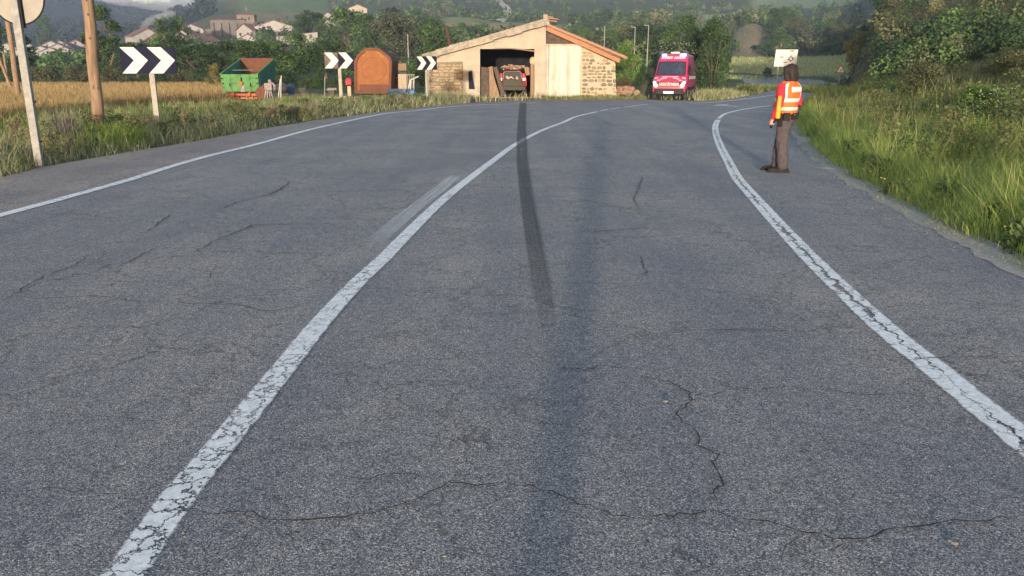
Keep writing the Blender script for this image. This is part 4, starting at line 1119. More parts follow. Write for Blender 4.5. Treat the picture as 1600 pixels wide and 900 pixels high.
# behind the barn's left end
T("tree", "tree", "large grey-olive tree behind the rusty tank", 628, 150, 15, 108, "broad", "gry", 0, "big")
T("tree", "tree", "green tree behind the low left eave of the barn", 684, 140, 30, 78, "broad", "mid", 2, "mid")
T("tree", "tree", "dark tree behind the grey-olive tree", 585, 190, 22, 66, "broad", "dk", 1, "mid")
T("tree", "tree", "rounded tree on the slope above the middle chevron sign", 545, 215, 14, 78, "broad", "mid", 1, "mid")
T("tree", "tree", "dark tree on the slope right of the church", 492, 260, 16, 56, "broad", "dk", 2, "mid")
# right of the barn
T("bush", "bush", "bright round green bush at the right end of the barn", 977, 63, 62, 62, "bush", "lit", 1, "big")
T("bush", "bush", "reddish brown bush at the foot of the barn's right wall", 975, 56, 118, 40, "bush", "brn", 2, "mid")
T("bush", "bush", "dark bush on the left of the red van", 1006, 55, 100, 36, "bush", "dk", 0, "mid")
T("bush", "bush", "white flowering bush rising behind the red van's roof", 1055, 60, 66, 78, "bush", "olv", 2, "big")
T("conifer_tree", "tree", "tall dark dense tree close on the right of the red van", 1114, 64, 24, 70, "bush", "dk", 1, "big")
T("tree", "tree", "dark tree right behind the tall dense tree by the van", 1088, 72, 40, 60, "broad", "dk", 0, "big")
T("tree", "tree", "leafy tree above the flowering bush", 1062, 120, 24, 72, "broad", "mid", 0, "big")
T("tree", "tree", "dark tree behind the street lamps", 1000, 160, 38, 74, "broad", "dk", 1, "mid")
T("bush", "bush", "low rounded bush on the grass island by the junction", 1168, 62, 134, 44, "bush", "mid", 2, "mid")
T("bush", "bush", "small dark bush left of the white direction board", 1200, 150, 104, 20, "bush", "dk", 0, "small")
# right side
T("tree", "tree", "rounded tree at the right edge of the bare slope above the meadow", 1212, 276, 44, 46, "broad", "mid", 1, "mid")
T("tree", "tree", "dark tree between the bare slope and the direction board", 1196, 272, 62, 34, "broad", "dk", 2, "mid")
T("bush", "bush", "dark bush low on the bare slope above the meadow", 1176, 285, 70, 16, "bush", "dk", 1, "small")
T("tree", "tree", "orange-tinged tree behind the triangular sign", 1333, 92, 48, 36, "broad", "yel", 1, "mid")
T("tree", "tree", "dark tree on the bank right of the triangular sign", 1362, 86, 40, 60, "broad", "dk", 2, "big")
T("bush", "bush", "dark bush at the foot of the dark tree on the right bank", 1352, 78, 92, 44, "bush", "dk", 1, "mid")
T("bush", "bush", "dark scrub bush on the near right bank beside the path", 1345, 24, 168, 60, "bush", "dk", 0, "big")
T("bush", "bush", "white flowered leafy plant on the near right bank", 1545, 17, 130, 120, "bush", "lit", 0, "big")
T("bush", "bush", "white flowered leafy clump in the left verge", 128, 22.5, 178, 70, "bush", "lit", 2, "big")
T("bush", "bush", "dark leafy clump at the foot of the tall wooden pole", 168, 20.5, 178, 52, "bush", "mid", 1, "mid")
T("bush", "bush", "brown-green shrub at the top of the right bank edge", 1450, 30, 92, 90, "bush", "olv", 1, "big")
T("bush", "bush", "dark shrub on the slope at the far right", 1575, 32, 70, 90, "bush", "olv", 2, "big")

def petals(bush_uyv, n, label, nm, spread, size=.03):
    mb = MB(); rs = random.Random(len(label))
    u, y, v0, v1, w = bush_uyv
    for i in range(n):
        uu = u + rs.uniform(-w, w); vv = rs.uniform(v0, v1); yy = y - spread * rs.random()
        mb.ball((x_at(uu, yy), yy, z_at(vv, yy)), (size, size, size * .5), 6, 3)
    o = mb.build(nm, M["cream"]); setp(o, label, None, None, "stuff")
petals((1055, 59.2, 66, 84, 33), 60, "white blossom on the bush behind the van", "blossoms", 1.2, .038)
petals((1560, 16.3, 138, 178, 42), 90, "white flower heads on the right bank plant", "blossoms", .9, .014)
petals((132, 22.2, 180, 196, 20), 90, "white flower heads in the left verge", "blossoms", .5, .02)

# ---- wooded slopes further back: the trees and scrub one can pick out, then the rest as one mass
_rs = random.Random(77)
ORD = ["first", "second", "third", "fourth", "fifth", "sixth", "seventh", "eighth"]
ZONES = [  # u0, u1, y0, y1, height m, palettes, n, place phrase
 (874, 1008, 185, 300, (6, 8.5), ("dk", "mid", "olv"), 7, "on the wooded slope right of the barn roof"),
 (1028, 1132, 160, 330, (6, 9), ("dk", "mid"), 6, "on the wooded slope above the red van"),
 (1200, 1325, 278, 380, (7, 11), ("dk", "mid", "olv", "gry"), 8, "in the woods above the meadow"),
 (1395, 1580, 110, 170, (3.5, 6), ("dk", "olv"), 7, "on the dark hillside at the right"),
 (460, 690, 240, 400, (6, 10), ("dk", "mid", "gry"), 8, "on the slope between church and barn"),
 (232, 465, 195, 255, (3, 4.5), ("dk", "mid"), 8, "below the church and village houses"),
 (705, 855, 200, 290, (4, 6.5), ("mid", "dk", "olv"), 6, "on the slope behind the barn roof")]
for (u0, u1, y0, y1, hh, ps, n, place) in ZONES:
    for i in range(n):
        u = u0 + (u1 - u0) * (i + .5 + _rs.uniform(-.25, .25)) / n; y = _rs.uniform(y0, y1); x = x_at(u, y); z = tz(x, y); h = _rs.uniform(*hh)
        pk = ps[i % len(ps)]; var = _rs.randrange(3)
        cm, tm = crown_mesh("broad", pk, var, "mid")
        w = h * _rs.uniform(.9, 1.3)
        r = empty("tree", (x, y, z - .1), _rs.uniform(0, 6), ORD[i] + " tall tree from the left " + place, "tree", "tall trees " + place)
        link_mesh("trunk", tm, M["trunk"], r, scale=(w, w, h)); link_mesh("crown", cm, M["leaf"], r, scale=(w, w, h))

def scrub():
    rs = np.random.default_rng(91); parts = []
    def zone(n, u0, u1, y0, y1, hh, cols, nl, leaf, skip=None):
        u = rs.uniform(u0, u1, n); y = y0 * (y1 / y0) ** rs.uniform(0, 1, n); x = (u - 800) / 1289 * y
        k = fbm(x / 25, y / 25, 61) > .40
        if skip is not None: k &= ~skip(u, y)
        x, y = x[k], y[k]; z = terrain_z(x, y); m = len(x); h = rs.uniform(*hh, m); tint = rs.uniform(.65, 1.35, m)
        i = np.repeat(np.arange(m), nl); dirs = rs.normal(size=(m * nl, 3)); dirs /= np.linalg.norm(dirs, axis=1, keepdims=True)
        P = np.stack([x[i], y[i], z[i] + h[i] * .42], 1) + dirs * (h[i] * rs.uniform(.3, .6, m * nl))[:, None]
        parts.append(leafquads(P, dirs + rs.normal(size=dirs.shape) * .5, h[i] * rs.uniform(.6, 1.3, m * nl) * leaf, pal(rs, m, cols, None, .15)[i] * (tint[i] * rs.uniform(.7, 1.3, m * nl))[:, None], rs, .7))
    bare = lambda u, y: (((u > 1125) & (u < 1335) & (y < 272)) | ((u > 1146) & (u < 1200 - (y - 270) * .5) & (y < 335)) | ((u > 680) & (u < 880) & (y > 345) & (y < 430)) | ((u > 395) & (u < 520) & (y > 455) & (y < 800)) | ((u > 1090) & (u < 1152) & (y > 455) & (y < 575)) | ((u > 1160) & (u < 1335) & (y > 535) & (y < 770)) | ((u > 555) & (u < 705) & (y > 285) & (y < 360)))
    zone(700, 860, 1335, 150, 420, (3, 6), DKG + MID + OLV, 150, .075, bare)
    zone(600, 225, 865, 190, 420, (3, 5.5), DKG + MID + GRY, 150, .075, lambda u, y: bare(u, y) | ((u > 325) & (u < 412) & (y > 270) & (y < 375)))
    zone(900, 412, 880, 230, 900, (3, 6.5), DKG + MID + GRY, 50, .13, bare)
    zone(1300, 870, 1340, 160, 900, (2.5, 6), DKG + OLV + MID, 50, .13, bare)
    zone(900, 1335, 1700, 70, 330, (.7, 1.9), [(.068, .066, .046), (.058, .066, .040), (.078, .068, .048), (.045, .056, .034)], 300, .038)
    zone(400, 1362, 1720, 56, 230, (1.1, 2.6), DKG + MID + OLV, 260, .06)
    zone(1300, -150, 345, 620, 1700, (6, 12), [(.012, .022, .018), (.018, .03, .02), (.009, .016, .015)], 40, .17)  # far mountain trees, darkened in colour for the shade there
    zone(260, -150, 345, 150, 330, (2, 4), DKG + MID, 50, .13)
    V, Fc, C = cat(parts)
    o = link_mesh("woods", np_mesh("woods", V, Fc, C), M["leaf"]); setp(o, "scrub and woods covering the hillsides", None, None, "stuff")
scrub()
# ------------------------------------------------------------------ barn
BY = 51.4
def bp(u, v, dy=0.0):
    z = z_at(v, BY); return Vector((x_at(u, BY, z), dy, z))
def wall_prism(mb, px, y0, thick):
    P = [bp(u, v) for u, v in px]
    mb.prism([(p.x, p.z) for p in P], (0, y0, 0), (1, 0, 0), (0, 0, 1), (0, thick, 0))
barn = empty("barn", (0, BY, 0), 0, "low beige barn with open doorway, white plank door and patched stone ends", "barn")
mb = MB()
wall_prism(mb, [(668, 155), (750, 155), (750, 76.5), (835, 76.5), (835, 155), (853, 155), (853, 37), (668, 91)], 0, .35)
mb.build("front_wall", M["plaster"], barn)
# stone parts
def stone_mesh(seed):
    rs = random.Random(seed); n = 9; vs = []
    for ring, (s, y) in enumerate([(1.0, .02), (.97, -.55), (.80, -1.0)]):
        for k in range(n):
            t = 2 * math.pi * k / n
            r = 1 / (abs(math.cos(t)) ** 3.2 + abs(math.sin(t)) ** 3.2) ** (1 / 3.2)
            if ring == 0: pass
            j = 1 + (random.Random(seed * 31 + k).random() - .5) * .26
            vs.append((.5 * s * r * j * math.cos(t), y + (rs.uniform(-.12, .12) if ring == 2 else 0), .5 * s * r * j * math.sin(t)))
    fs = []
    for q in range(2):
        for k in range(n):
            fs.append((q * n + k, q * n + (k + 1) % n, (q + 1) * n + (k + 1) % n, (q + 1) * n + k))
    fs.append(tuple(2 * n + k for k in range(n)))
    me = bpy.data.meshes.new("stone"); me.from_pydata(vs, [], fs)
    bm = bmesh.new(); bm.from_mesh(me); bmesh.ops.recalc_face_normals(bm, faces=bm.faces); bm.to_mesh(me); bm.free()
    return me
STONES = []
for i in range(12):
    me = stone_mesh(i + 3); me.materials.append(M["stone%d" % (i % 4)]); STONES.append(me)
def lay_stones(x0, x1, topf, z0, y, seed, hh, ww, gap, prob, parent, pick=range(12)):
    rs = random.Random(seed); z = z0
    pick = list(pick)
    while z < z0 + 4:
        h = rs.uniform(*hh); x = x0 + rs.uniform(0, .05)
        while x < x1 - .08:
            w = min(rs.uniform(*ww), x1 - x)
            hz = h * rs.uniform(.74, 1.1)
            if z + h < topf(x + w / 2) and w > .1 and rs.random() < prob:
                o = link_mesh("stone", STONES[rs.choice(pick)], None, parent, (x + w / 2, y, z + h / 2 + rs.uniform(-.028, .028)), (0, rs.uniform(-.06, .06), 0),
                              (max(.05, w - gap), rs.uniform(.025, .055), max(.05, hz - gap)))
            x += w
        z += h
mb = MB()
wall_prism(mb, [(906.5, 155), (963, 155), (961, 97.5), (906.5, 72.5)], -.02, .42)
mb.build("stone_wall", M["mortar"], barn)
pr0, pr1 = bp(907.5, 153), bp(962.3, 153)
tL, tR = bp(908, 75).z, bp(961, 98).z
lay_stones(pr0.x, pr1.x, lambda x: tL + (tR - tL) * (x - pr0.x) / (pr1.x - pr0.x) - .03, .06, -.02, 4, (.15, .27), (.18, .42), .045, .88, barn, [0, 1, 3, 4, 5, 7, 9, 11, 3])
mb = MB()
wall_prism(mb, [(667, 155), (723, 155), (723.5, 96), (669, 98)], -.05, .06)
mb.build("stone_wall", M["earth_mortar"], barn)
pl0, pl1 = bp(668, 153), bp(722.5, 153); tl = bp(690, 97).z
lay_stones(pl0.x, pl1.x, lambda x: tl, .05, -.05, 9, (.13, .27), (.16, .50), .015, .98, barn, [0, 1, 2, 6, 4, 8, 10])
# grey patch of old render at the far left of the stone part
mb = MB(); wall_prism(mb, [(664, 152), (671, 152), (671, 104), (665, 103)], -.10, .12); mb.build("corner_pier", M["door_grey"], barn)
# door
rail = MB(); a, b = bp(852, 71), bp(910, 68.6); rail.box(((a.x + b.x) / 2, -.10, (a.z + b.z) / 2), (b.x - a.x, .06, .075)); rail.build("door_rail", M["pale_wood"], barn)
mb = MB(); wall_prism(mb, [(853.4, 154), (857.3, 154), (857.3, 71), (853.4, 71)], -.03, .2); mb.build("door_jamb", M["door_grey"], barn)
door = MB(); a, b = bp(857.4, 152), bp(907.5, 71)
door.box(((a.x + b.x) / 2, -.02, (a.z + b.z) / 2), (b.x - a.x, .05, b.z - a.z)); door = door.build("plank_door", M["white_door"], barn)
npk = 9
rs = random.Random(2)
for i in range(npk):
    x0 = a.x + (b.x - a.x) * i / npk; w = (b.x - a.x) / npk
    q = MB(); q.box((x0 + w / 2, -.062 + rs.uniform(-.006, .006), (a.z + b.z) / 2 + rs.uniform(-.015, .02)), (w - .014, .03, b.z - a.z - .02)); q.build("plank", M[["white_door", "white_door_b", "white_door", "white_door_c"][i % 4]], door)
# open gable gap above the door; a dark sheet stands in for its shade
mb = MB(); wall_prism(mb, [(853.2, 71), (909, 71), (909, 72.5), (853.2, 42)], .35, .05); mb.build("gable_gap_shade", M["dark_wood"], barn)
# side and back walls, floor
DEP = 10.5
xl, xr = bp(668, 153).x, bp(962, 153).x
for nm, x, zt in (("side_wall", xl + .17, 2.25), ("side_wall", xr - .2, 2.05)):
    mb = MB(); mb.box((x, .37 + DEP / 2, zt / 2 - .05), (.34, DEP, zt + .1)); mb.build(nm, M["mortar"], barn)
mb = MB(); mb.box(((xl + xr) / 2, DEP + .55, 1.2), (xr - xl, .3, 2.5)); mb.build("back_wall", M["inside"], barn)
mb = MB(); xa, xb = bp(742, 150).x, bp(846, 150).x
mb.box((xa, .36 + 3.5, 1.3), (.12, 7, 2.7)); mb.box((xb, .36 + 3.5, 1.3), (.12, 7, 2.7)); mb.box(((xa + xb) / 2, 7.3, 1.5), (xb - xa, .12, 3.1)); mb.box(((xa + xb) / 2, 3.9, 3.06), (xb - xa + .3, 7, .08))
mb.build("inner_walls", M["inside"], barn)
mb = MB(); mb.box(((xl + xr) / 2, DEP / 2 + .4, .015), (xr - xl - .7, DEP, .05)); mb.build("earth_floor", M["dirt"], barn)
# left roof
def slope_slab(mb, p, q, y0, y1, th):
    d = (q - p).normalized(); n = Vector((-d.z, 0, d.x)); n = n if n.z > 0 else -n
    a0, a1 = Vector((p.x, y0, p.z)), Vector((q.x, y0, q.z)); e = Vector((0, y1 - y0, 0))
    mb.hexa([a0, a1, a1 + e, a0 + e], [a0 + n * th, a1 + n * th, a1 + e + n * th, a0 + e + n * th])
PL, PR = bp(660.5, 88), bp(856, 31)          # mid line of the left verge
mb = MB(); slope_slab(mb, PL + Vector((0, 0, -.02)), PR + Vector((0, 0, -.02)), -.22, DEP + .9, .10); mb.build("roof_left", M["cement"], barn)
nv = 9; rs = random.Random(8)
for i in range(nv):
    p = PL.lerp(PR, i / nv); q = PL.lerp(PR, (i + 1) / nv + .004)
    mb = MB(); d = (q - p).normalized(); n = Vector((-d.z, 0, d.x)); n = n if n.z > 0 else -n
    up = .13 + rs.uniform(-.03, .04); dn = .30 + rs.uniform(-.05, .03)
    y0, y1 = -.36 - rs.uniform(0, .05), -.225
    A = [Vector((k.x, y0, k.z)) for k in (p, q)]; E = Vector((0, y1 - y0, 0))
    mb.hexa([A[0] - n * dn, A[1] - n * dn, A[1] - n * dn + E, A[0] - n * dn + E], [A[0] + n * up, A[1] + n * (up - .03), A[1] + n * (up - .03) + E, A[0] + n * up + E])
    mb.build("verge_slab", M["cement"], barn, bevel=.012)
for i in range(26):                           # ribs of the sheeting on the slope
    y = .2 + i * .41
    mb = MB(); mb.tube([Vector((PL.x, y, PL.z + .10)), Vector((PR.x, y, PR.z + .10))], .05, 6); mb.build("sheet_rib", M["cement"], barn)
mb = MB(); s_ = PL.lerp(PR, .45); mb.ball((s_.x, -.1, s_.z + .25), (.16, .14, .13), 8, 6); mb.build("roof_stone", M["dark_wood"], barn)
# ridge tiles overhanging to the right
for i, (u, v, l) in enumerate([(862, 33, .62), (864, 29.5, .7), (858, 26.5, .5)]):
    p = bp(u, v); mb = MB(); mb.box((p.x, -.12 + .02 * i, p.z), (l, .3, .07), M=Matrix.Rotation(.12, 3, 'Y')); mb.build("ridge_tile", M["clay"], barn, bevel=.015)
mb = MB(); p = bp(852, 27); mb.box((p.x, -.30, p.z - .06), (.28, .24, .42)); mb.build("ridge_cap", M["cement"], barn, bevel=.03)
# right roof
QL, QR = bp(853.5, 41.5), bp(974.5, 92)
mb = MB(); slope_slab(mb, QL, QR, .02, DEP + .9, .10); mb.build("roof_right", M["clay"], barn)
mb = MB(); d = (QR - QL).normalized(); n = Vector((-d.z, 0, d.x)); n = n if n.z > 0 else -n
A0 = QL + Vector((.05, -.34, .0)); A1 = QR + Vector((-.22, -.34, 0)) - d * .0; E = Vector((0, .1, 0))
mb.hexa([A0 - n * .26, A1 - n * .26, A1 - n * .26 + E, A0 - n * .26 + E], [A0 - n * .01, A1 - n * .01, A1 - n * .01 + E, A0 - n * .01 + E]); mb.build("fascia_board", M["orange_wood"], barn)
mb = MB(); slope_slab(mb, QL + Vector((.05, 0, -.045)), QR - d * .2 + Vector((0, 0, -.045)), -.24, .02, .03); mb.build("soffit_board", M["orange_wood"], barn)
nt_ = 13; tile = None
for i in range(nt_):
    p = QL.lerp(QR, i / nt_); q = QL.lerp(QR, min(1.015, (i + 1.22) / nt_))
    if tile is None:
        mb = MB(); mb.tube([Vector((0, 0, .055)), Vector(((q - p).length, 0, .02))], [.085, .10], 8); tme = mb.mesh("roof_tile"); tme.materials.append(M["clay"]); tile = tme
    ang = math.atan2(-(q - p).z, (q - p).x)
    link_mesh("roof_tile", tile, None, barn, (p.x, -.28 + rs.uniform(-.02, .02), p.z + .07), (0, ang, 0))
    link_mesh("roof_tile", tile, None, barn, (p.x + .1, -.07, p.z + .06), (0, ang, 0))
# broken lintel strip and pipe
mb = MB(); mb.tube([bp(835.5, 80, -.03), bp(815, 77.3, -.05), bp(798, 75.6, -.03), bp(772, 75.3, -.02)], [.05, .045, .04, .03], 6); mb.build("broken_lintel_strip", M["brown_wood"], barn)
mb = MB(); k = bp(702, 70); mb.cyl((k.x - .1, 2.5, k.z - .3), (k.x - .34, 2.5, k.z + 1.25), .10, .11, 8); mb.build("stove_pipe", M["old_pipe"], barn)
# things standing in the doorway
def board(name, px, y, th, mat, label, cat_="board", lean=0.0):
    P = [bp(u, v) for u, v in px]
    zb = min(p.z for p in P); cx = sum(p.x for p in P) / len(P)
    r = MB()
    vs = [Vector((p.x - cx, (p.z - zb) * lean, p.z - zb)) for p in P]; n = len(vs)
    V = vs + [v + Vector((0, th, 0)) for v in vs]
    r.add(V, [tuple(range(n))] + [tuple(range(2 * n - 1, n - 1, -1))] + [(i, i + n, (i + 1) % n + n, (i + 1) % n) for i in range(n)])
    o = r.build(name, mat, None, loc=(cx, BY + y, max(zb, .045))); return setp(o, label, cat_)
board("board", [(750.6, 152), (764, 152), (763, 106), (751, 104)], .40, .05, M["dark_wood"], "grey brown board standing at the left jamb inside the barn doorway", lean=.05)
board("board", [(763, 152), (781, 152), (771, 118), (769, 103), (760, 106)], .55, .06, M["brown_wood"], "tall brown board with a slanted edge left of the parked car", lean=.06)
board("plank", [(829, 152), (834.6, 152), (834.6, 92), (829.5, 93)], .42, .06, M["brown_wood"], "narrow reddish plank at the right jamb of the barn doorway", "plank", .03)
board("panel", [(822, 118), (828, 117), (827, 105), (819, 104)], .70, .05, M["brown_wood"], "small pale panel leaning behind the car's right side", "panel", .0).location.z = z_at(118, BY)
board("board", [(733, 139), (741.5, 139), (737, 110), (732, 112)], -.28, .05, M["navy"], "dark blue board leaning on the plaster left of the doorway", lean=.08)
mb = MB(); p = bp(832.5, 95); mb.ball((0, 0, 0), (.22, .15, .26), 10, 8); o = mb.build("sack", M["pale_wood"], None, True, loc=(p.x + .02, BY + .43, p.z)); setp(o, "pale bundle hanging high on the right jamb of the doorway", "bundle")

# ------------------------------------------------------------------ a lofted vehicle body
def loft(secs, name, mat, parent, drop=(), smooth=True, cut=1.2):
    vs, fs = [], []
    for (y, zb, zt, wb, wt) in secs:
        cz = min(cut, zt - .12)
        half = [(wb * .93, zb), (wb, zb + .10), (wb, cz), (wt + (wb - wt) * .08, zt - .10), (wt - .09, zt - .015), (wt * .45, zt)]
        ring = half + [(-x, z) for x, z in half[::-1]]
        vs += [(x, y, z) for x, z in ring]
    n = 12
    for i in range(len(secs) - 1):
        for k in range(n):
            if (i, k) in drop: continue
            fs.append((i * n + k, i * n + (k + 1) % n, (i + 1) * n + (k + 1) % n, (i + 1) * n + k))
    fs.append(tuple(range(n))); fs.append(tuple((len(secs) - 1) * n + k for k in range(n))[::-1])
    me = bpy.data.meshes.new(name); me.from_pydata(vs, [], fs)
    bm = bmesh.new(); bm.from_mesh(me); bmesh.ops.recalc_face_normals(bm, faces=bm.faces); bm.to_mesh(me); bm.free()
    o = link_mesh(name, me, mat, parent)
    m = o.modifiers.new("bevel", 'BEVEL'); m.width = .035; m.segments = 3; m.limit_method = 'ANGLE'; m.angle_limit = math.radians(22)
    for p in me.polygons: p.use_smooth = smooth
    return o, vs

def wheel(parent, x, y, r, w, side):
    mb = MB(); s = side
    mb.tube([(x - w / 2, y, r), (x - w * .42, y, r), (x + w * .42, y, r), (x + w / 2, y, r)], [r * .92, r, r, r * .92], 22)
    t = mb.build("tyre", M["tyre"]); 
    wh = empty("wheel", (0, 0, 0)); wh.parent = parent; t.parent = wh
    mb = MB(); mb.tube([(x + s * w * .40, y, r), (x + s * (w * .5 + .012), y, r)], [r * .62, r * .55], 18); mb.build("rim", M["steel"], wh, bevel=.006)
    return wh

# ------------------------------------------------------------------ red van
van = empty("van", (0, 0, 0), 0, "red high-roofed police van with lit headlights and blue strobes", "van")
vx, vy = ground_pt(1044, 156.6)
van.location = (vx, vy, .0); van.rotation_euler = (0, 0, math.radians(-17.5))
secs = [(.02, .46, .93, .80, .74), (.07, .42, 1.04, .92, .84), (.22, .40, 1.18, .965, .90), (.66, .40, 1.40, .985, .91), (1.30, .40, 2.14, .985, .86), (1.48, .40, 2.30, .985, .84), (1.85, .40, 2.56, .985, .80), (2.3, .40, 2.62, .985, .79), (5.75, .40, 2.62, .98, .78), (5.9, .45, 2.5, .95, .74)]
body, bv = loft(secs, "body", M["van_red"], van, drop={(3, 4), (3, 5), (3, 6)})
# windscreen
def ringp(i, k): return Vector(bv[i * 12 + k])
mb = MB(); q = [ringp(3, 4), ringp(4, 4), ringp(4, 5), ringp(4, 6), ringp(4, 7), ringp(3, 7), ringp(3, 6), ringp(3, 5)]
off = Vector((0, -.012, .012)); mb.add([p + off for p in q], [tuple(range(8))])
ws = mb.build("windscreen", M["glass"], van)
mb = MB(); e = [p + off * 1.6 for p in q] + [q[0] + off * 1.6]; mb.tube(e, .022, 6); mb.build("windscreen_seal", M["black"], ws)
mb = MB(); mb.tube([Vector((-.55, .74, 1.475)), Vector((.1, .71, 1.45))], .014, 5); mb.tube([Vector((.0, .72, 1.46)), Vector((.6, .75, 1.50))], .014, 5); mb.build("wiper", M["black"], ws)
# cab inside
mb = MB(); mb.box((0, 1.15, 1.30), (1.66, 1.0, .10)); mb.box((0, 2.0, 1.5), (1.7, .06, 1.6)); mb.build("cab_inside", M["black"], van)
mb = MB(); mb.box((.42, 1.75, 1.55), (.5, .16, .75)); mb.box((-.42, 1.75, 1.55), (.55, .16, .75)); mb.build("seat", M["black"], van, bevel=.05)
mb = MB(); mb.box((-.18, .98, 1.42), (.24, .16, .14)); mb.box((-.02, .96, 1.385), (.2, .1, .05)); mb.build("dashboard_papers", M["plate_white"], van, bevel=.01)
mb = MB(); mb.ball((.42, 1.42, 1.62), (.22, .13, .24), 12, 8); mb.ball((.42, 1.36, 1.93), (.085, .10, .12), 12, 8); mb.tube([(.60, 1.35, 1.70), (.62, 1.1, 1.56), (.48, .98, 1.55)], [.06, .05, .04], 8); mb.tube([(.24, 1.35, 1.70), (.22, 1.1, 1.56), (.34, .98, 1.55)], [.06, .05, .04], 8)
me = mb.mesh("person", True); DRIVER_MESH = me
# bumper, grille, lamps
mb = MB(); nb = 9
for (x0, x1, y0, y1) in [(-.98, -.7, .16, -.06), (-.7, .7, -.06, -.06), (.7, .98, -.06, .16)]:
    mb.hexa([(x0, y0, .34), (x1, y1, .34), (x1, .5, .34), (x0, .5, .34)], [(x0, y0 - .02, .66), (x1, y1 - .02, .66), (x1, .45, .66), (x0, .45, .66)])
bumper = mb.build("bumper", M["van_bumper"], van, bevel=.03)
for s in (-1, 1):
    mb = MB(); mb.ball((.78 * s, .06, .55), (.07, .04, .055), 10, 6); mb.build("fog_lamp", M["headlight"], bumper)
mb = MB(); mb.prism([(-.62, 1.02), (-.70, .96), (-.55, .78), (.55, .78), (.70, .96), (.62, 1.02)], (0, -.03, 0), (1, 0, 0), (0, 0, 1), (0, .06, 0)); gr = mb.build("grille", M["black"], van, bevel=.01)
mb = MB()
for z in (.84, .90, .96): mb.box((0, -.04, z), (1.15, .03, .018))
mb.build("grille_bar", M["chrome"], gr)
mb = MB()                                   # round emblem with three spokes
ring = [(.125 * math.cos(2 * math.pi * k / 20), -.055, .90 + .125 * math.sin(2 * math.pi * k / 20)) for k in range(21)]
mb.tube(ring, .016, 6, False)
for k in range(3):
    a = math.pi / 2 + 2 * math.pi * k / 3; mb.tube([(0, -.055, .90), (.115 * math.cos(a), -.055, .90 + .115 * math.sin(a))], [.028, .008], 5)
mb.build("emblem", M["chrome"], gr)
for s in (-1, 1):
    mb = MB()
    P = [(s * .60, -.012, .78), (s * .72, .0, .70), (s * .90, .08, .80), (s * .955, .22, 1.12), (s * .90, .16, 1.18), (s * .74, .06, 1.0)]
    P = P if s > 0 else P[::-1]
    V = [Vector(p) + Vector((0, -.03, .0)) for p in P] + [Vector(p) + Vector((0, .12, 0)) for p in P]; n = 6
    mb.add(V, [tuple(range(n)), tuple(range(2 * n - 1, n - 1, -1))] + [(i, i + n, (i + 1) % n + n, (i + 1) % n) for i in range(n)])
    hl = mb.build("headlight", M["chrome"], van, bevel=.015)
    mb = MB(); mb.ball((s * .775, -.05, .84), (.085, .035, .085), 12, 8); mb.ball((s * .86, .04, .99), (.05, .03, .06), 10, 6); mb.build("lamp_bulb", M["headlight"], hl)
mb = MB(); mb.box((0, -.095, .44), (.56, .015, .125)); pl = mb.build("number_plate", M["plate_white"], bumper)
# white graphics on bonnet
def hood(x, t):    # point on bonnet: t 0 front to 1 windscreen foot
    y = .10 + t * .54; z = float(np.interp(y, [.07, .22, .66], [1.04, 1.18, 1.40])) + .014 - .03 * abs(x); return (x, y - .012, z)
for poly in ([(-.46, .80), (.46, .80), (.50, .66), (-.50, .66)], [(-.72, .10), (-.50, .42), (-.18, .56), (-.18, .40), (-.42, .26), (-.56, .08)], [(.72, .10), (.50, .42), (.18, .56), (.18, .40), (.42, .26), (.56, .08)],
             [(-.90, .55), (-.70, .62), (-.66, .48), (-.88, .40)], [(.90, .55), (.70, .62), (.66, .48), (.88, .40)]):
    mb = MB(); P = [hood(*p) for p in poly]; n = len(P); V = P + [(p[0], p[1] + .004, p[2] - .012) for p in P]
    mb.add(V, [tuple(range(n)), tuple(range(2 * n - 1, n - 1, -1))] + [(i, (i + 1) % n, (i + 1) % n + n, i + n) for i in range(n)])
    mb.build("bonnet_stripe", M["van_white"], body)
def text_mesh(txt, size, name, ext=.004):
    cu = bpy.data.curves.new(name, 'FONT'); cu.body = txt; cu.size = size; cu.extrude = ext; cu.align_x = 'CENTER'; cu.align_y = 'CENTER'; cu.offset = .006 * size / .1
    o = bpy.data.objects.new(name, cu); COL.objects.link(o)
    dg = bpy.context.evaluated_depsgraph_get(); me = bpy.data.meshes.new_from_object(o.evaluated_get(dg))
    bpy.data.objects.remove(o); bpy.data.curves.remove(cu); me.name = name
    return me
me = text_mesh("ATEST ADOS", .235, "lettering"); me.materials.clear()
ang = math.atan2(.26, .37)
link_mesh("lettering", me, M["van_white"], van, (0, 1.545, 2.385), (ang + math.radians(12), 0, 0), (1, 1, 1))
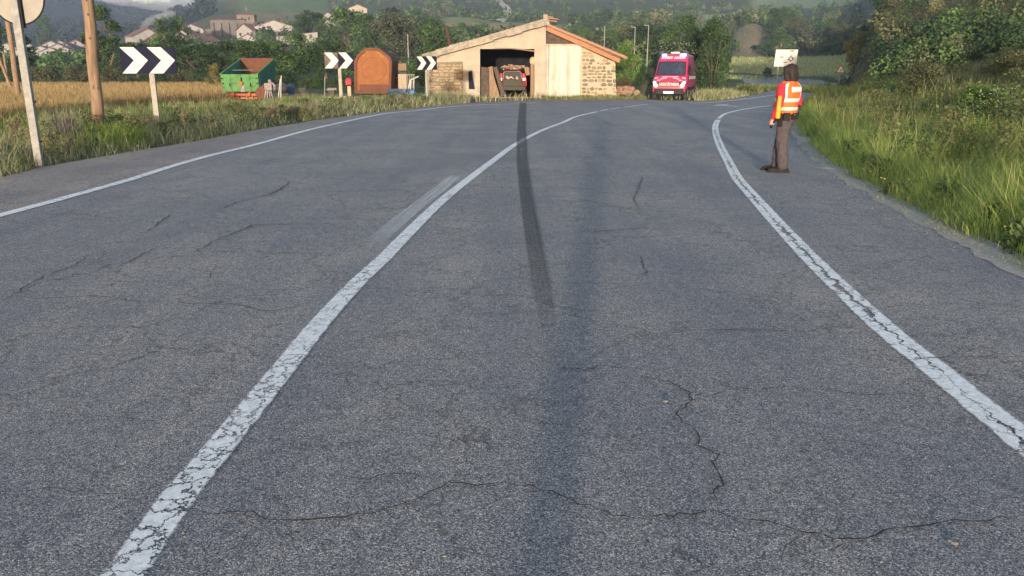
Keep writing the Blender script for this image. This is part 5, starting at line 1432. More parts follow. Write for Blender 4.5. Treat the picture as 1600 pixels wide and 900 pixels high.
# strobes and light box
for s, w in ((-1, .26), (1, .36)):
    mb = MB(); mb.box((s * .55, 1.72, 2.545), (w, .14, .11)); mb.build("strobe_light", M["strobe"], van, bevel=.03)
    mb = MB(); mb.box((s * .72, 2.0, 2.66), (.22, .3, .10)); mb.build("beacon", M["lens_dark"], van, bevel=.04)
mb = MB(); mb.box((.06, 2.0, 2.68), (.50, .22, .10)); mb.build("roof_sign", M["van_white"], van, bevel=.03)
for s in (-1, 1):
    mb = MB(); mb.box((s * 1.14, .98, 1.62), (.20, .14, .36)); mb.tube([(s * .95, 1.05, 1.5), (s * 1.1, 1.0, 1.55)], .03, 6)
    mi = mb.build("wing_mirror", M["black"], van, bevel=.03)
    # door, window, side details
    sx = s * .99
    mb = MB(); mb.prism([(.98, 1.48), (1.32, 1.98), (1.95, 2.02), (1.95, 1.48)], (s * .985, 0, 0), (0, 1, 0), (-s * .0, 0, 1), (s * .012, 0, 0)); dw = mb.build("door_window", M["window_dark"], van)
    mb = MB(); mb.box((sx, 2.04, 1.25), (.012, .016, 1.5)); mb.box((sx, .93, 1.0), (.012, .016, .8)); mb.box((sx, 3.4, 1.35), (.012, .016, 1.7)); mb.build("door_seam", M["black"], body)
    mb = MB(); mb.box((sx, 1.92, 1.30), (.04, .16, .035)); mb.build("door_handle", M["black"], van)
    mb = MB(); mb.box((s * .995, 3.0, .62), (.025, 4.2, .16)); mb.build("side_moulding", M["black"], van)
    mb = MB(); mb.box((s * .992, 3.6, 1.25), (.012, 3.8, .16)); mb.build("side_stripe", M["van_white"], van)
    for y in (1.02, 4.7):
        mb = MB(); mb.prism([(y + .46 * math.cos(math.pi * k / 12), .34 + .46 * math.sin(math.pi * k / 12)) for k in range(13)], (s * .97, 0, 0), (0, 1, 0), (0, 0, 1), (s * .022, 0, 0)); mb.build("wheel_arch", M["black"], van)
        wheel(van, s * .89, y, .36, .22, s)
mb = MB(); mb.box((0, 3.1, .36), (1.6, 5.2, .16)); mb.build("underbody", M["black"], van)

# ------------------------------------------------------------------ car in the barn
cx_, cy_ = bp(801, 150).x, BY + 1.0
car = empty("car", (cx_ - .02, cy_, .045), 0, "dusty red estate car seen from behind, parked nose in inside the barn", "car", None, (1.06, 1.0, 1.0))
cs = [(.0, .50, .98, .80, .74), (.06, .42, 1.12, .84, .78), (.12, .40, 1.50, .85, .64), (.30, .38, 1.66, .86, .60), (1.8, .36, 1.68, .86, .60), (2.5, .36, 1.12, .86, .74), (3.9, .38, .96, .84, .72), (4.1, .42, .8, .78, .7)]
cb, _ = loft(cs, "body", M["car_red"], car, cut=.98)
mb = MB(); mb.prism([(-.53, 1.08), (.53, 1.08), (.50, 1.50), (.42, 1.56), (-.42, 1.56), (-.50, 1.50)], (0, -.10, 0), (1, 0, 0), (0, .12, 1), (0, .06, 0)); rw = mb.build("rear_window", M["window_dark"], car)
mb = MB(); mb.tube([(-.55, .02, 1.08), (-.52, .07, 1.50), (-.42, .08, 1.57), (.42, .08, 1.57), (.52, .07, 1.50), (.55, .02, 1.08)], .022, 6); mb.build("window_trim", M["grey_machine"], rw)
mb = MB(); mb.box((0, .0, .86), (1.16, .09, .40)); mb.build("tailgate", M["car_grey"], car, bevel=.03)
mb = MB(); mb.box((0, -.04, .52), (1.62, .2, .24)); bm_ = mb.build("bumper", M["car_grey"], car, bevel=.05)
mb = MB(); rj = random.Random(12)
for k in range(14): mb.ball((rj.uniform(-.34, .34), -.02 + rj.uniform(-.02, .03), 1.12 + .12 * rj.random()), (rj.uniform(.04, .10), .05, rj.uniform(.03, .07)), 7, 5)
o = mb.build("luggage", M["pale_wood"], car); o["kind"] = "stuff"
for s in (-1, 1):
    mb = MB(); mb.prism([(s * .56, .66), (s * .86, .66), (s * .86, 1.08), (s * .73, 1.46), (s * .60, 1.44)], (0, -.015, 0), (1, 0, 0), (0, .05, 1), (0, .12, 0)); tl_ = mb.build("tail_light", M["tail_red"], car, bevel=.015)
    mb = MB(); mb.box((s * .70, -.022, 1.08), (.15, .02, .16)); mb.build("lens", M["tail_white"], tl_)
    for y in (.75, 3.2): wheel(car, s * .78, y, .31, .20, s)
mb = MB(); mb.tube([(-.62, .4, 1.72), (-.62, 1.9, 1.74)], .025, 6); mb.tube([(.62, .4, 1.72), (.62, 1.9, 1.74)], .025, 6); mb.build("roof_rail", M["black"], car)
# load on its roof
rs_ = random.Random(4)
load = empty("firewood_pile", (cx_, cy_ + .8, 1.70), 0, "heap of brush and rubble lying on the roof of the car", "pile")
for i in range(34):
    a = rs_.uniform(0, 6.28); L_ = rs_.uniform(.2, .5); c = Vector((rs_.uniform(-.62, .62), rs_.uniform(-.4, .5), rs_.uniform(.03, .26)))
    d = Vector((math.cos(a), math.sin(a) * .5, rs_.uniform(-.2, .3))) * L_ / 2
    mb = MB(); mb.cyl(c - d, c + d, rs_.uniform(.02, .055), rs_.uniform(.015, .04), 6); mb.build("log", M[["brown_wood", "pale_wood", "clay", "pale_wood"][i % 4]], load)
mb = MB()
for k in range(12):
    mb.ball((rs_.uniform(-.3, .35), rs_.uniform(-.3, .2), rs_.uniform(.10, .30)), (rs_.uniform(.06, .12), .08, rs_.uniform(.05, .09)), 7, 5)
o = mb.build("rubble", M["clay"], load); o["kind"] = "stuff"
# dark hinged panel beside the car on the left
board("door_leaf", [(770, 105), (776, 104), (790, 150), (783, 151)], .75, .05, M["dark_wood"], "dark leaf leaning between brown board and car", "panel", .0)
# ------------------------------------------------------------------ chevron signs
def chevron_sign(u, vbase, u0, u1, v0, v1, turn, label, faded=False, postw=.10, y=None, wide=None, back=None):
    x, yy = ground_pt(u, vbase) if y is None else (x_at(u, y, 0), y)
    z1 = z_at(v0, yy); z0 = z_at(v1, yy); H = z1 - z0
    W = (u1 - u0) * .97 / F * yy / math.cos(math.radians(turn)) if wide is None else wide
    r = empty("chevron_sign", (x, yy, tz(x, yy)), math.radians(turn), label, "road sign", "chevron boards along the outside of the bend")
    cx = (x_at((u0 + u1) / 2, yy, (z0 + z1) / 2) - x) / math.cos(math.radians(turn)); zc = (z0 + z1) / 2
    mb = MB(); w2, h2, c = W / 2, H / 2, .035
    oct_ = [(-w2 + c, -h2), (w2 - c, -h2), (w2, -h2 + c), (w2, h2 - c), (w2 - c, h2), (-w2 + c, h2), (-w2, h2 - c), (-w2, -h2 + c)]
    mb.prism(oct_, (cx, -.09, zc), (1, 0, 0), (0, 0, 1), (0, .035, 0)); pan = mb.build("panel", M["navy"], r, bevel=.004)
    if faded:
        mb = MB(); mb.box((cx - W * .26, -.094, zc), (W * .46, .006, H * .985)); mb.build("faded_film", M["faded"], pan)
    for k in range(2):
        ox = cx - W * .5 + (.012 + .49 * k) * W
        P = [(0, h2 * .985), (.25 * W, h2 * .985), (.485 * W, 0), (.25 * W, -h2 * .985), (0, -h2 * .985), (.235 * W, 0)]
        mb = MB(); mb.prism(P, (ox, -.102, zc), (1, 0, 0), (0, 0, 1), (0, .007, 0)); mb.build("chevron", M["white_sheet"], pan)
    for z in (zc - H * .28, zc + H * .28):
        mb = MB(); mb.box((cx, -.045, z), (W * .9, .02, .035)); mb.build("bracket", M["steel"], r)
    mb = MB(); mb.box((0, 0, (zc + h2) / 2 - .1), (postw, postw * .6, zc + h2 + .2)); mb.build("post", M["post_pale"], r, bevel=.006)
    return r
chevron_sign(248, 206, 192, 275, 73.5, 115, 4, "largest chevron board on a pale post in the left verge", postw=.14)
chevron_sign(534, 163, 507, 554, 82, 107, -10, "middle chevron board with its left half faded brown", True, .17)
chevron_sign(668, 158, 652, 685, 88, 109, -38, "smallest chevron board in front of the barn's low end", False, .10, y=41)
# wait plates turned along the bend: each faces the driver coming round

# ------------------------------------------------------------------ round sign seen from behind
sx_, sy_ = ground_pt(62, 259)
rs_sign = empty("round_sign", (sx_, sy_, 0), 0, "round road sign seen from behind on a spotted grey post", "road sign")
zt = z_at(-60, sy_)
dx = x_at(28, sy_, 2.9) - sx_ - (x_at(25, sy_, 2.6) - x_at(62, sy_, 0)) * 0
mb = MB(); mb.hexa([(-.065, -.035, -.2), (.065, -.035, -.2), (.065, .045, -.2), (-.065, .045, -.2)], [(-.065, -.035, 3.5), (.065, -.035, 3.5), (.065, .045, 3.5), (-.065, .045, 3.5)])
mb.build("post", M["steel"], rs_sign, bevel=.008)
zc = z_at(-6, sy_)
mb = MB(); mb.tube([(.02, .06, zc), (.02, .075, zc)], [.45, .45], 48); mb.build("disc", M["signback"], rs_sign)
ringp_ = [(.02 + .45 * math.cos(2 * math.pi * k / 48), .065, zc + .45 * math.sin(2 * math.pi * k / 48)) for k in range(49)]
mb = MB(); mb.tube(ringp_, .014, 6, False); mb.build("rim", M["black"], rs_sign)
mb = MB(); mb.box((.085, .035, zc - .08), (.022, .07, .85)); mb.build("bracket", M["black"], rs_sign)
mb = MB(); mb.tube([(.08, .0, 1.1), (.10, .0, 1.1)], .02, 8); mb.tube([(.08, .0, .42), (.10, .0, .42)], .02, 8); mb.build("bolt", M["black"], rs_sign)

# ------------------------------------------------------------------ wooden poles
def pole(u0, v0, u1, v1, yb, wpx0, wpx1, label, extra=9.0):
    """passes through two picture points; runs on up beyond the frame"""
    P0 = Vector((x_at(u0, yb, z_at(v0, yb)), yb, z_at(v0, yb))); P1 = Vector((x_at(u1, yb, z_at(v1, yb)), yb, z_at(v1, yb)))
    d = (P1 - P0) / (P1.z - P0.z); B = P0 - d * (P0.z + .3); Tp = P0 + d * (extra - P0.z)
    r0 = wpx0 / F * yb * .45; r1 = wpx1 / F * yb * .42
    o = empty("utility_pole", (B.x, B.y, 0), 0, label, "pole")
    pts, rad = [], []; rs = random.Random(int(u0))
    for k in range(14):
        t = k / 13; p = B.lerp(Tp, t) - Vector((B.x, B.y, 0)); pts.append(p + Vector((rs.gauss(0, .008), rs.gauss(0, .008), 0))); rad.append(r0 + (r1 - r0) * t * 1.3)
    mb = MB(); mb.tube(pts, rad, 14); mb.build("shaft", M["wood_pole"], o, True)
    mb = MB()
    for k in range(9):
        t = rs.uniform(.1, .5); p = B.lerp(Tp, t) - Vector((B.x, B.y, 0)); a = rs.uniform(3.6, 5.8); rr = r0 * .97
        mb.ball(p + Vector((math.cos(a) * rr, math.sin(a) * rr, 0)), (.018, .012, .03), 6, 4)
    mb.build("knots", M["dark_wood"], o)["kind"] = "stuff"
    return o
pole(153, 178, 137, 0, 18.2, 20, 16.5, "tall leaning wooden pole left of the largest chevron sign")
pole(29, 150, 11, 25, 44, 9, 8, "thin far wooden pole behind the round sign's post", 8.0)
pole(17, 136, 2, 100, 62, 5, 5, "short bleached leaning pole at the far left edge of the field", 2.6)
pole(13, 136, 8, 100, 66, 4, 4, "second thin pale pole at the far left edge of the field", 3.0)

# ------------------------------------------------------------------ green tipping trailer
ty = 47.5
tx, _ = x_at(404, ty, .5), 0
x0, x1 = x_at(347.5, ty, 1.0), x_at(404.5, ty, 1.0)
tr_ = empty("trailer", ((x0 + x1) / 2, ty, tz(tx, ty)), math.radians(3), "green farm tipping trailer with rusty inside, tilted towards the road", "trailer")
hw = (x1 - x0) / 2; zb, ztp = z_at(144, ty), z_at(115.5, ty)
tilt = Matrix.Rotation(math.radians(11.5), 3, 'X'); orig = Vector((0, 0, zb)); Ln = 4.3; Hh = (ztp - zb)
def tp(x, y, z): return orig + tilt @ Vector((x, y, z))
def tbox(name, c, size, mat, parent, bevel=0):
    mb = MB(); mb.box(tp(*c), size, M=tilt); return mb.build(name, mat, parent, bevel=bevel)
fb = tbox("tailboard", (0, .03, Hh / 2), (2 * hw, .06, Hh), M["green_paint"], tr_)
for px in (-.52, .02, .50): tbox("upright", (px * hw, -.02, Hh / 2), (.07, .05, Hh * .98), M["green_paint"], fb)
for pz in (.82, .55): tbox("rib", (0, -.015, Hh * pz), (2 * hw * .98, .04, .045), M["green_paint"], fb)
for px, pz in ((-.92, .78), (-.55, .42), (.55, .42), (.9, .78), (.1, .74), (-.92, .5), (.92, .5)): tbox("latch", (px * hw, -.06, Hh * pz), (.09 if abs(px) > .8 else .045, .05, .05 if abs(px) > .8 else .2), M["black"], fb)
for s in (-1, 1):
    sd = tbox("side_board", (s * (hw - .025), Ln / 2 + .06, Hh / 2), (.05, Ln, Hh), M["teal_paint"], tr_)
    for k in range(13): tbox("rib", (s * (hw + .02), .25 + k * (Ln - .3) / 12, Hh / 2), (.05, .06, Hh * .96), M["teal_paint"], sd)
    tbox("top_rail", (s * (hw - .02), Ln / 2 + .05, Hh + .02), (.09, Ln + .1, .05), M["green_paint"], sd)
    tbox("lining", (s * (hw - .056), Ln / 2 + .06, Hh / 2), (.01, Ln - .08, Hh - .03), M["teal_paint"] if s < 0 else M["rust"], sd)
tbox("end_board", (0, Ln + .03, Hh / 2 + .05), (2 * hw - .1, .06, Hh + .1), M["rust"], tr_)
tbox("bed", (0, Ln / 2, .02), (2 * hw - .1, Ln, .06), M["rust"], tr_)
tbox("tie_rod", (-.35, 1.9, Hh * .86), (2 * hw * .62, .03, .03), M["teal_paint"], tr_)
mb = MB(); mb.cyl(tp(.05, -.06, Hh * .52), tp(.05, -.12, Hh * .52), .12, .12, 14); mb.build("round_plate", M["rust_yellow"], fb)
mb = MB(); mb.prism([(-.12, 0), (.14, 0), (.10, .42), (-.04, .36)], tp(.1, -.075, .04), (1, 0, 0), (0, 0, 1), (0, .02, 0)); mb.build("chute", M["grey_machine"], fb)
zc = zb - .02
mb = MB(); mb.box((0.02, .1, zc - .12), (2 * hw * .94, .14, .13)); mb.box((0, .25, zc - .32), (2 * hw * .8, .10, .12)); mb.box((-.45, 2.0, zc - .1), (.14, 4.2, .2)); mb.box((.45, 2.0, zc - .1), (.14, 4.2, .2)); mb.build("chassis", M["chassis"], tr_)
for px in (-.55, -.22, .25, .55, .93): 
    mb = MB(); mb.box((px * hw, .1, (zc - .2) / 2), (.07, .07, zc - .15)); mb.build("support_leg", M["chassis"], tr_)
for s in (-1, 1):
    mb = MB(); mb.tube([(s * .95 - .14, 2.4, .42), (s * .95 - .1, 2.4, .42), (s * .95 + .1, 2.4, .42), (s * .95 + .14, 2.4, .42)], [.38, .42, .42, .38], 18)
    t = mb.build("wheel", M["tyre"], tr_); mb = MB(); mb.cyl((s * .95 - .145, 2.4, .42), (s * .95 + .145, 2.4, .42), .2, .2, 14); mb.build("rim", M["chassis"], t)
    mb = MB(); mb.tube([(s * .9 , 2.35, .5), (s * .5, 2.35, .5)], .06, 8); mb.build("axle", M["chassis"], tr_)
mb = MB(); mb.tube([(.1, 2.8, zc - .1), (.0, 2.9, zb + .9)], .08, 10); mb.build("lifting_ram", M["grey_machine"], tr_)

# ------------------------------------------------------------------ yard things
def at(u, v, y): z = z_at(v, y); return Vector((x_at(u, y, z), y, z))
def yard(name, label, cat_, u, y, group=None):
    x = x_at(u, y, .3); return empty(name, (x, y, tz(x, y)), 0, label, cat_, group)
# old implement beside the trailer
r = yard("farm_implement", "grey pink old farm implement with bent arms beside the trailer", "machine", 420, 46.5)
mb = MB(); mb.box((0, 0, .78), (.42, .34, .40), .3); mb.box((.12, -.04, 1.06), (.16, .2, .22), .5); mb.build("gearbox", M["grey_machine"], r, bevel=.04)
mb = MB(); mb.tube([(.1, 0, 1.05), (.3, -.05, .95), (.42, -.05, .78)], [.07, .06, .05], 8); mb.build("arm", M["grey_machine"], r)
mb = MB(); mb.tube([(-.1, 0, .9), (-.38, .05, .75), (-.5, 0, .3)], [.08, .07, .05], 8); mb.build("arm", M["rust"], r)
for sx in (-.26, -.1, .08, .24): 
    mb = MB(); mb.tube([(sx * .5, 0, .6), (sx, .02 * sx, 0)], [.05, .035], 7); mb.build("leg", M["grey_machine"], r)
mb = MB(); mb.tube([(-.42, -.02, .45), (-.42, .06, .45)], [.32, .32], 18); mb.build("disc", M["rust"], r)
# stakes
for (u, v0, v1, y, lab) in [(438.5, 166, 118, 45, "taller of two thin white stakes right of the trailer"), (434, 167, 123, 45.4, "shorter of two thin white stakes right of the trailer"), (507, 160, 120, 47, "thin grey stake left of the middle chevron board")]:
    a = at(u, v0, y); b = at(u + (1 if v1 < 120 else 4 if v1 == 123 else .5), v1, y)
    o = MB().tube([Vector((0, 0, -.2)), Vector((b.x - a.x, 0, b.z))], [.026 if u < 500 else .024, .022 if u < 500 else .02], 7).build("stake", M["white_sheet"] if u < 500 else M["steel"], None, loc=(a.x, y, 0)); setp(o, lab, "stake")
# tarpaulin heap, barrel, blocks
r = yard("tarpaulin", "dull grey tarpaulin heap behind the white stakes", "tarpaulin", 438, 56)
mb = MB(); rs = random.Random(6)
for k in range(9): mb.ball((rs.uniform(-.5, .5), rs.uniform(-.3, .3), rs.uniform(.2, .62)), (rs.uniform(.25, .42), .3, rs.uniform(.2, .34)), 9, 6)
me = mb.mesh("tarpaulin", True); o = link_mesh("sheet", me, M["grey_machine"], r); q = o.modifiers.new("r", 'REMESH'); q.mode = 'VOXEL'; q.voxel_size = .05
mb = MB(); mb.box((.65, 0, .55), (.5, .3, .08), M=Matrix.Rotation(.2, 3, 'Y')); mb.build("board", M["rust"], r)
r = yard("barrel", "upright blue plastic barrel in the weeds behind the stakes", "barrel", 455, 57)
r.scale = (.72, .72, .85)
mb = MB(); mb.tube([(0, 0, 0), (0, 0, .05), (0, 0, .45), (0, 0, .86), (0, 0, .92)], [.26, .29, .31, .29, .24], 18); mb.build("drum", M["blue_plastic"], r, True)
for z in (.3, .62): MB().tube([(.315 * math.cos(2 * math.pi * k / 18), .315 * math.sin(2 * math.pi * k / 18), z) for k in range(19)], .018, 6, False).build("hoop", M["blue_plastic"], r)
MB().cyl((.12, 0, .92), (.12, 0, .96), .05).build("cap", M["black"], r)
r = yard("concrete_block", "pale block lying in the weeds right of the blue barrel", "block", 473, 55)
mb = MB(); mb.box((0, 0, .42), (.42, .4, .26)); mb.build("top_block", M["plaster"], r, bevel=.02); mb = MB(); mb.box((.05, 0, .14), (.34, .36, .28)); mb.build("lower_block", M["mortar"], r, bevel=.02)
r = yard("plank_pile", "small pile of grey planks left of the middle chevron post", "planks", 518, 55)
for k in range(3): MB().box((0, .1 * k, .42 + .05 * k), (.75 - .1 * k, .16, .04), .2 * k).build("plank", M["grey_machine"], r)
MB().box((0, .1, .2), (.4, .3, .4)).build("trestle", M["dark_wood"], r)
# low masonry beam at the foot of the middle chevron
r = yard("low_wall", "low crumbling pale masonry beam at the foot of the middle chevron post", "wall", 531, 42.6)
rs = random.Random(9); xx = -.92
while xx < .82:
    w = rs.uniform(.22, .36); MB().box((xx + w / 2, rs.uniform(-.02, .02), .17 + rs.uniform(-.02, .03)), (w - .015, .32, .34 + rs.uniform(-.04, .05))).build("stone", M["mortar"], r, bevel=.03); xx += w
# post with red box
r = yard("post", "squat timber post with a small red box on its top", "post", 546, 46)
MB().box((0.02, 0, .38), (.20, .2, .86)).build("timber", M["pale_wood"], r, bevel=.02)
b = MB().box((0, -.02, 1.03), (.36, .26, .34)).build("box", M["red_box"], r, bevel=.05); MB().box((0, -.03, 1.22), (.26, .2, .08)).build("lid", M["red_box"], b, bevel=.03)
# rusty tank end
ty2 = 58.0
r = yard("tank", "rusty orange octagonal tank standing on end behind the chevron boards", "tank", 582, ty2)
zb2 = 0.12
def tk(u, v): p = at(u, v, ty2); return (p.x - r.location.x, p.z)
outer = [tk(554, 148), tk(611, 148), tk(612.5, 95), tk(609, 88), tk(593, 75.5), tk(571, 74.5), tk(558, 86), tk(553.5, 96)]
outer = [(x, max(z, .10)) for x, z in outer]
mb = MB(); mb.prism(outer, (0, .05, 0), (1, 0, 0), (0, 0, 1), (0, 3.2, 0)); mb.build("shell", M["rust"], r)
cx0 = sum(p[0] for p in outer) / 8; cz0 = sum(p[1] for p in outer) / 8
inner = [(cx0 + (x - cx0) * .865, cz0 - .04 + (z - cz0) * .865) for x, z in outer]
mb = MB(); n = 8     # raised frame round the end
V = [Vector((x, -.08, z)) for x, z in outer] + [Vector((x, -.08, z)) for x, z in inner] + [Vector((x, .05, z)) for x, z in outer] + [Vector((x, .03, z)) for x, z in inner]
mb.add(V, [(i, (i + 1) % n, n + (i + 1) % n, n + i) for i in range(n)] + [(n + i, n + (i + 1) % n, 3 * n + (i + 1) % n, 3 * n + i) for i in range(n)] + [(i, 2 * n + i, 2 * n + (i + 1) % n, (i + 1) % n) for i in range(n)])
mb.build("end_frame", M["rust"], r)
mb = MB(); mb.prism(inner, (0, .02, 0), (1, 0, 0), (0, 0, 1), (0, .02, 0)); en = mb.build("end_plate", M["rust_orange"], r)
mb = MB(); c = [(.86 * math.cos(2 * math.pi * k / 40) + cx0 + .05, -.0, .80 * math.sin(2 * math.pi * k / 40) + cz0 - .3) for k in range(41)]; mb.tube(c, .022, 6, False); mb.build("pressed_ring", M["rust_orange"], en)
mb = MB(); mb.box((cx0, .0, .42), (2.05, .02, .62)); mb.build("lower_plate", M["rust"], en)
rs = random.Random(14)
for k in range(26):
    a = rs.uniform(.35, 2.8); q = rs.uniform(.82, .97); x = cx0 + math.cos(a) * 1.17 * q * .9; z = cz0 + math.sin(a) * 1.34 * q * .9 - .1
    mb = MB(); m_ = [(rs.uniform(.05, .13) * math.cos(2 * math.pi * j / 7) * 1.4, rs.uniform(.04, .1) * math.sin(2 * math.pi * j / 7)) for j in range(7)]
    mb.prism(m_, (x, .012 + .0004 * k, z), (1, 0, 0), (0, 0, 1), (0, .006, 0)); mb.build("paint_flake", M["rust_yellow"], en)
# sheds of junk between tank and barn
r = yard("scrap_sheets", "rusted sheet and frame leaning between tank and pallet stack", "scrap", 618, 60)
MB().box((0, 0, 1.35), (.62, .06, .16), M=Matrix.Rotation(.12, 3, 'Y')).build("top_sheet", M["rust"], r)
MB().box((-.05, .1, .75), (.5, .05, .95)).build("back_sheet", M["brown_wood"], r)
MB().box((.1, -.05, .9), (.35, .05, .4)).build("frame", M["dark_wood"], r)
r = yard("pallet_stack", "tall stack of brown wooden pallets and crates right of the tank", "pallets", 630, 60)
MB().box((0, 0, .72), (.62, .5, 1.45)).build("lower_crate", M["pale_wood"], r, bevel=.01)
cr_ = MB().box((0, 0, 1.92), (.64, .5, .5)).build("upper_crate", M["brown_wood"], r, bevel=.01)
MB().box((0, 0, 1.55), (.66, .52, .06)).build("board", M["dark_wood"], r)
for k in range(5): MB().box((-.25 + k * .125, -.27, 1.92), (.10, .03, .48)).build("slat", M["brown_wood"], cr_)
r = yard("metal_rack", "pale grey rack of upright bars in front of the pallets", "rack", 636, 48.6)
for k in range(8): MB().cyl((-.42 + k * .12, 0, .35), (-.40 + k * .12, 0, 1.42), .022, n=6).build("bar", M["steel"], r)
for z in (.38, 1.42): MB().cyl((-.45, 0, z), (.5, 0, z), .025, n=6).build("cross_bar", M["steel"], r)
r = yard("trestle", "white spindly trestle with a slanting arm left of the barn", "trestle", 644, 47.6)
for a_, b_ in [((-.08, 0, 1.15), (-.32, 0, .15)), ((-.05, 0, 1.15), (-.14, 0, .05)), ((.12, 0, 1.18), (.10, 0, .4)), ((-.1, 0, 1.12), (.42, 0, 1.34)), ((.0, 0, 1.18), (.14, 0, 1.2))]: MB().tube([a_, b_], .04, 6).build("strut", M["white_sheet"], r)
r = yard("water_trough", "blue water trough in the grass right of the rusty tank", "trough", 622, 47)
mb = MB(); mb.hexa([(-.5, -.2, .05), (.45, -.2, .05), (.45, .25, .05), (-.5, .25, .05)], [(-.58, -.25, .62), (.52, -.25, .62), (.52, .3, .62), (-.58, .3, .62)]); tb_ = mb.build("tub", M["blue_tarp"], r, bevel=.03)
MB().box((-.03, .02, .628), (1.18, .6, .04)).build("rim", M["blue_tarp"], tb_, bevel=.01)
r = yard("jerrycan", "dark blue can leaning in the grass below the white trestle", "can", 645, 46.6)
MB().box((0, 0, .35), (.34, .22, .5), M=Matrix.Rotation(-.3, 3, 'Y')).build("body", M["blue_plastic"], r, bevel=.05); MB().tube([(-.12, 0, .62), (0, 0, .72), (.08, 0, .62)], .025, 6).build("handle", M["blue_plastic"], r)
r = yard("rubble_heap", "small heap of pale stones at the barn's left corner", "heap", 657, 48.5)
rs = random.Random(31)
for k in range(16): MB().ball((rs.gauss(0, .35), rs.gauss(0, .2), .08 + .1 * rs.random()), (rs.uniform(.07, .15), .1, rs.uniform(.06, .11)), 7, 5).build("stone", M["mortar"], r)
r = yard("dry_stone_heap", "brown earth and stone heap against the barn's right end", "heap", 976, 54.5)
for k in range(26): MB().ball((rs.gauss(.1, .42), rs.gauss(0, .2), .15 + .45 * rs.random()), (rs.uniform(.13, .28), .18, rs.uniform(.1, .2)), 7, 5).build("stone", M["clay"] if k % 3 else M["dirt"], r)

# ------------------------------------------------------------------ guard rail of the far bend
gp = smooth_line([(31.5, 79.5), (34.6, 85.5), (38.2, 93.5), (42.5, 105), (46.6, 119), (49.2, 134), (49.3, 152), (46, 180), (43, 194)], 5)
rail = empty("guard_rail", (gp[0][0], gp[0][1], 0), 0, "dark steel guard rail round the outside of the far bend", "guard rail")
def rp(p, z): return (p[0] - gp[0][0], p[1] - gp[0][1], tz(p[0], p[1]) + z)
mb = MB()
prof = [(.0, .40), (-.05, .47), (0, .55), (-.05, .63), (0, .72), (.03, .72), (.03, .40)]
for i, p in enumerate(gp):
    a = gp[max(i - 1, 0)]; b = gp[min(i + 1, len(gp) - 1)]; d = np.array([b[0] - a[0], b[1] - a[1]]); d /= np.linalg.norm(d); nn = np.array([d[1], -d[0]])
    for (o_, z_) in prof: mb.v.append((p[0] + nn[0] * o_ - gp[0][0], p[1] + nn[1] * o_ - gp[0][1], tz(p[0], p[1]) + z_))
k = len(prof)
for i in range(len(gp) - 1):
    for j in range(k): mb.f.append((i * k + j, i * k + (j + 1) % k, (i + 1) * k + (j + 1) % k, (i + 1) * k + j))
mb.build("beam", M["rail"], rail)
pr_ = resample([tuple(p) for p in gp], 40)
for p in pr_:
    z = tz(p[0], p[1]); MB().box((p[0] - gp[0][0] + .1, p[1] - gp[0][1], z + .3), (.10, .12, .75)).build("post", M["rail"], rail)

# ------------------------------------------------------------------ direction board and warning triangle
by_ = 112; c = at(1228, 90, by_)
r = empty("direction_board", (c.x, by_, tz(c.x, by_)), math.radians(-6), "large white direction board with a small roundabout symbol", "road sign")
zb, zt = z_at(104, by_) - r.location.z, z_at(77.5, by_) - r.location.z; W = 32 / F * by_
mb = MB(); mb.prism([(-W / 2 - .08, zb), (W / 2 - .05, zb), (W / 2 + .06, zt), (-W / 2 + .06, zt)], (0, -.1, 0), (1, 0, 0), (0, 0, 1), (0, .06, 0)); pn = mb.build("panel", M["white_sheet"], r)
def bd(fx, fz, w, h, mat, nm): MB().box((fx * W - W / 2, -.11, zb + fz * (zt - zb)), (w, .012, h)).build(nm, mat, pn)
for fx, fz, w in ((.75, .92, .55), (.30, .56, .5), (.47, .24, .45)): bd(fx, fz, w, .13, M["rust"], "name_plate")
for fx, fz, w in ((.72, .82, 1.1), (.70, .72, .8), (.28, .45, 1.0), (.30, .36, .8), (.42, .13, .9), (.06, .46, .10)): bd(fx, fz, w, .05, M["door_grey"], "text_line")
cx0, cz0 = .72 * W - W / 2, zb + .46 * (zt - zb)
mb = MB(); mb.tube([(cx0 + .24 * math.cos(2 * math.pi * k / 16), -.115, cz0 + .24 * math.sin(2 * math.pi * k / 16)) for k in range(17)], .05, 5, False)
for a in (0, 90, 200, 270): mb.tube([(cx0 + .24 * math.cos(math.radians(a)), -.115, cz0 + .24 * math.sin(math.radians(a))), (cx0 + .46 * math.cos(math.radians(a)), -.115, cz0 + .46 * math.sin(math.radians(a)))], [.06, .03], 5)
mb.build("roundabout_symbol", M["navy"], pn)
for s in (-1, 1): MB().box((s * W * .32, 0, zt / 2), (.12, .1, zt)).build("post", M["steel"], r)
ry = 78; c = at(1311, 125, ry)
r = empty("warning_sign", (c.x, ry, tz(c.x, ry)), math.radians(-10), "red bordered triangular warning sign on a thin pale post", "road sign")
z0_, z1_ = z_at(113.5, ry) - r.location.z, z_at(102.5, ry) - r.location.z; w_ = 6.8 / F * ry; dxc = x_at(1313.6, ry, 2) - c.x
mb = MB(); mb.prism([(-w_ * 1.12, z0_ - .05), (w_ * 1.12, z0_ - .05), (0, z1_ + .10)], (dxc, -.06, 0), (1, 0, 0), (0, 0, 1), (0, .03, 0)); pn = mb.build("panel", M["red_box"], r)
mb = MB(); mb.prism([(-w_ * .84, z0_ + .02), (w_ * .84, z0_ + .02), (0, z1_ - .06)], (dxc, -.07, 0), (1, 0, 0), (0, 0, 1), (0, .012, 0)); mb.build("face", M["white_sheet"], pn)
mb = MB(); mb.tube([(dxc - .05, -.075, z0_ + .12), (dxc + .04, -.075, z0_ + .24), (dxc - .03, -.075, z0_ + .36)], .03, 5); mb.build("symbol", M["navy"], pn)
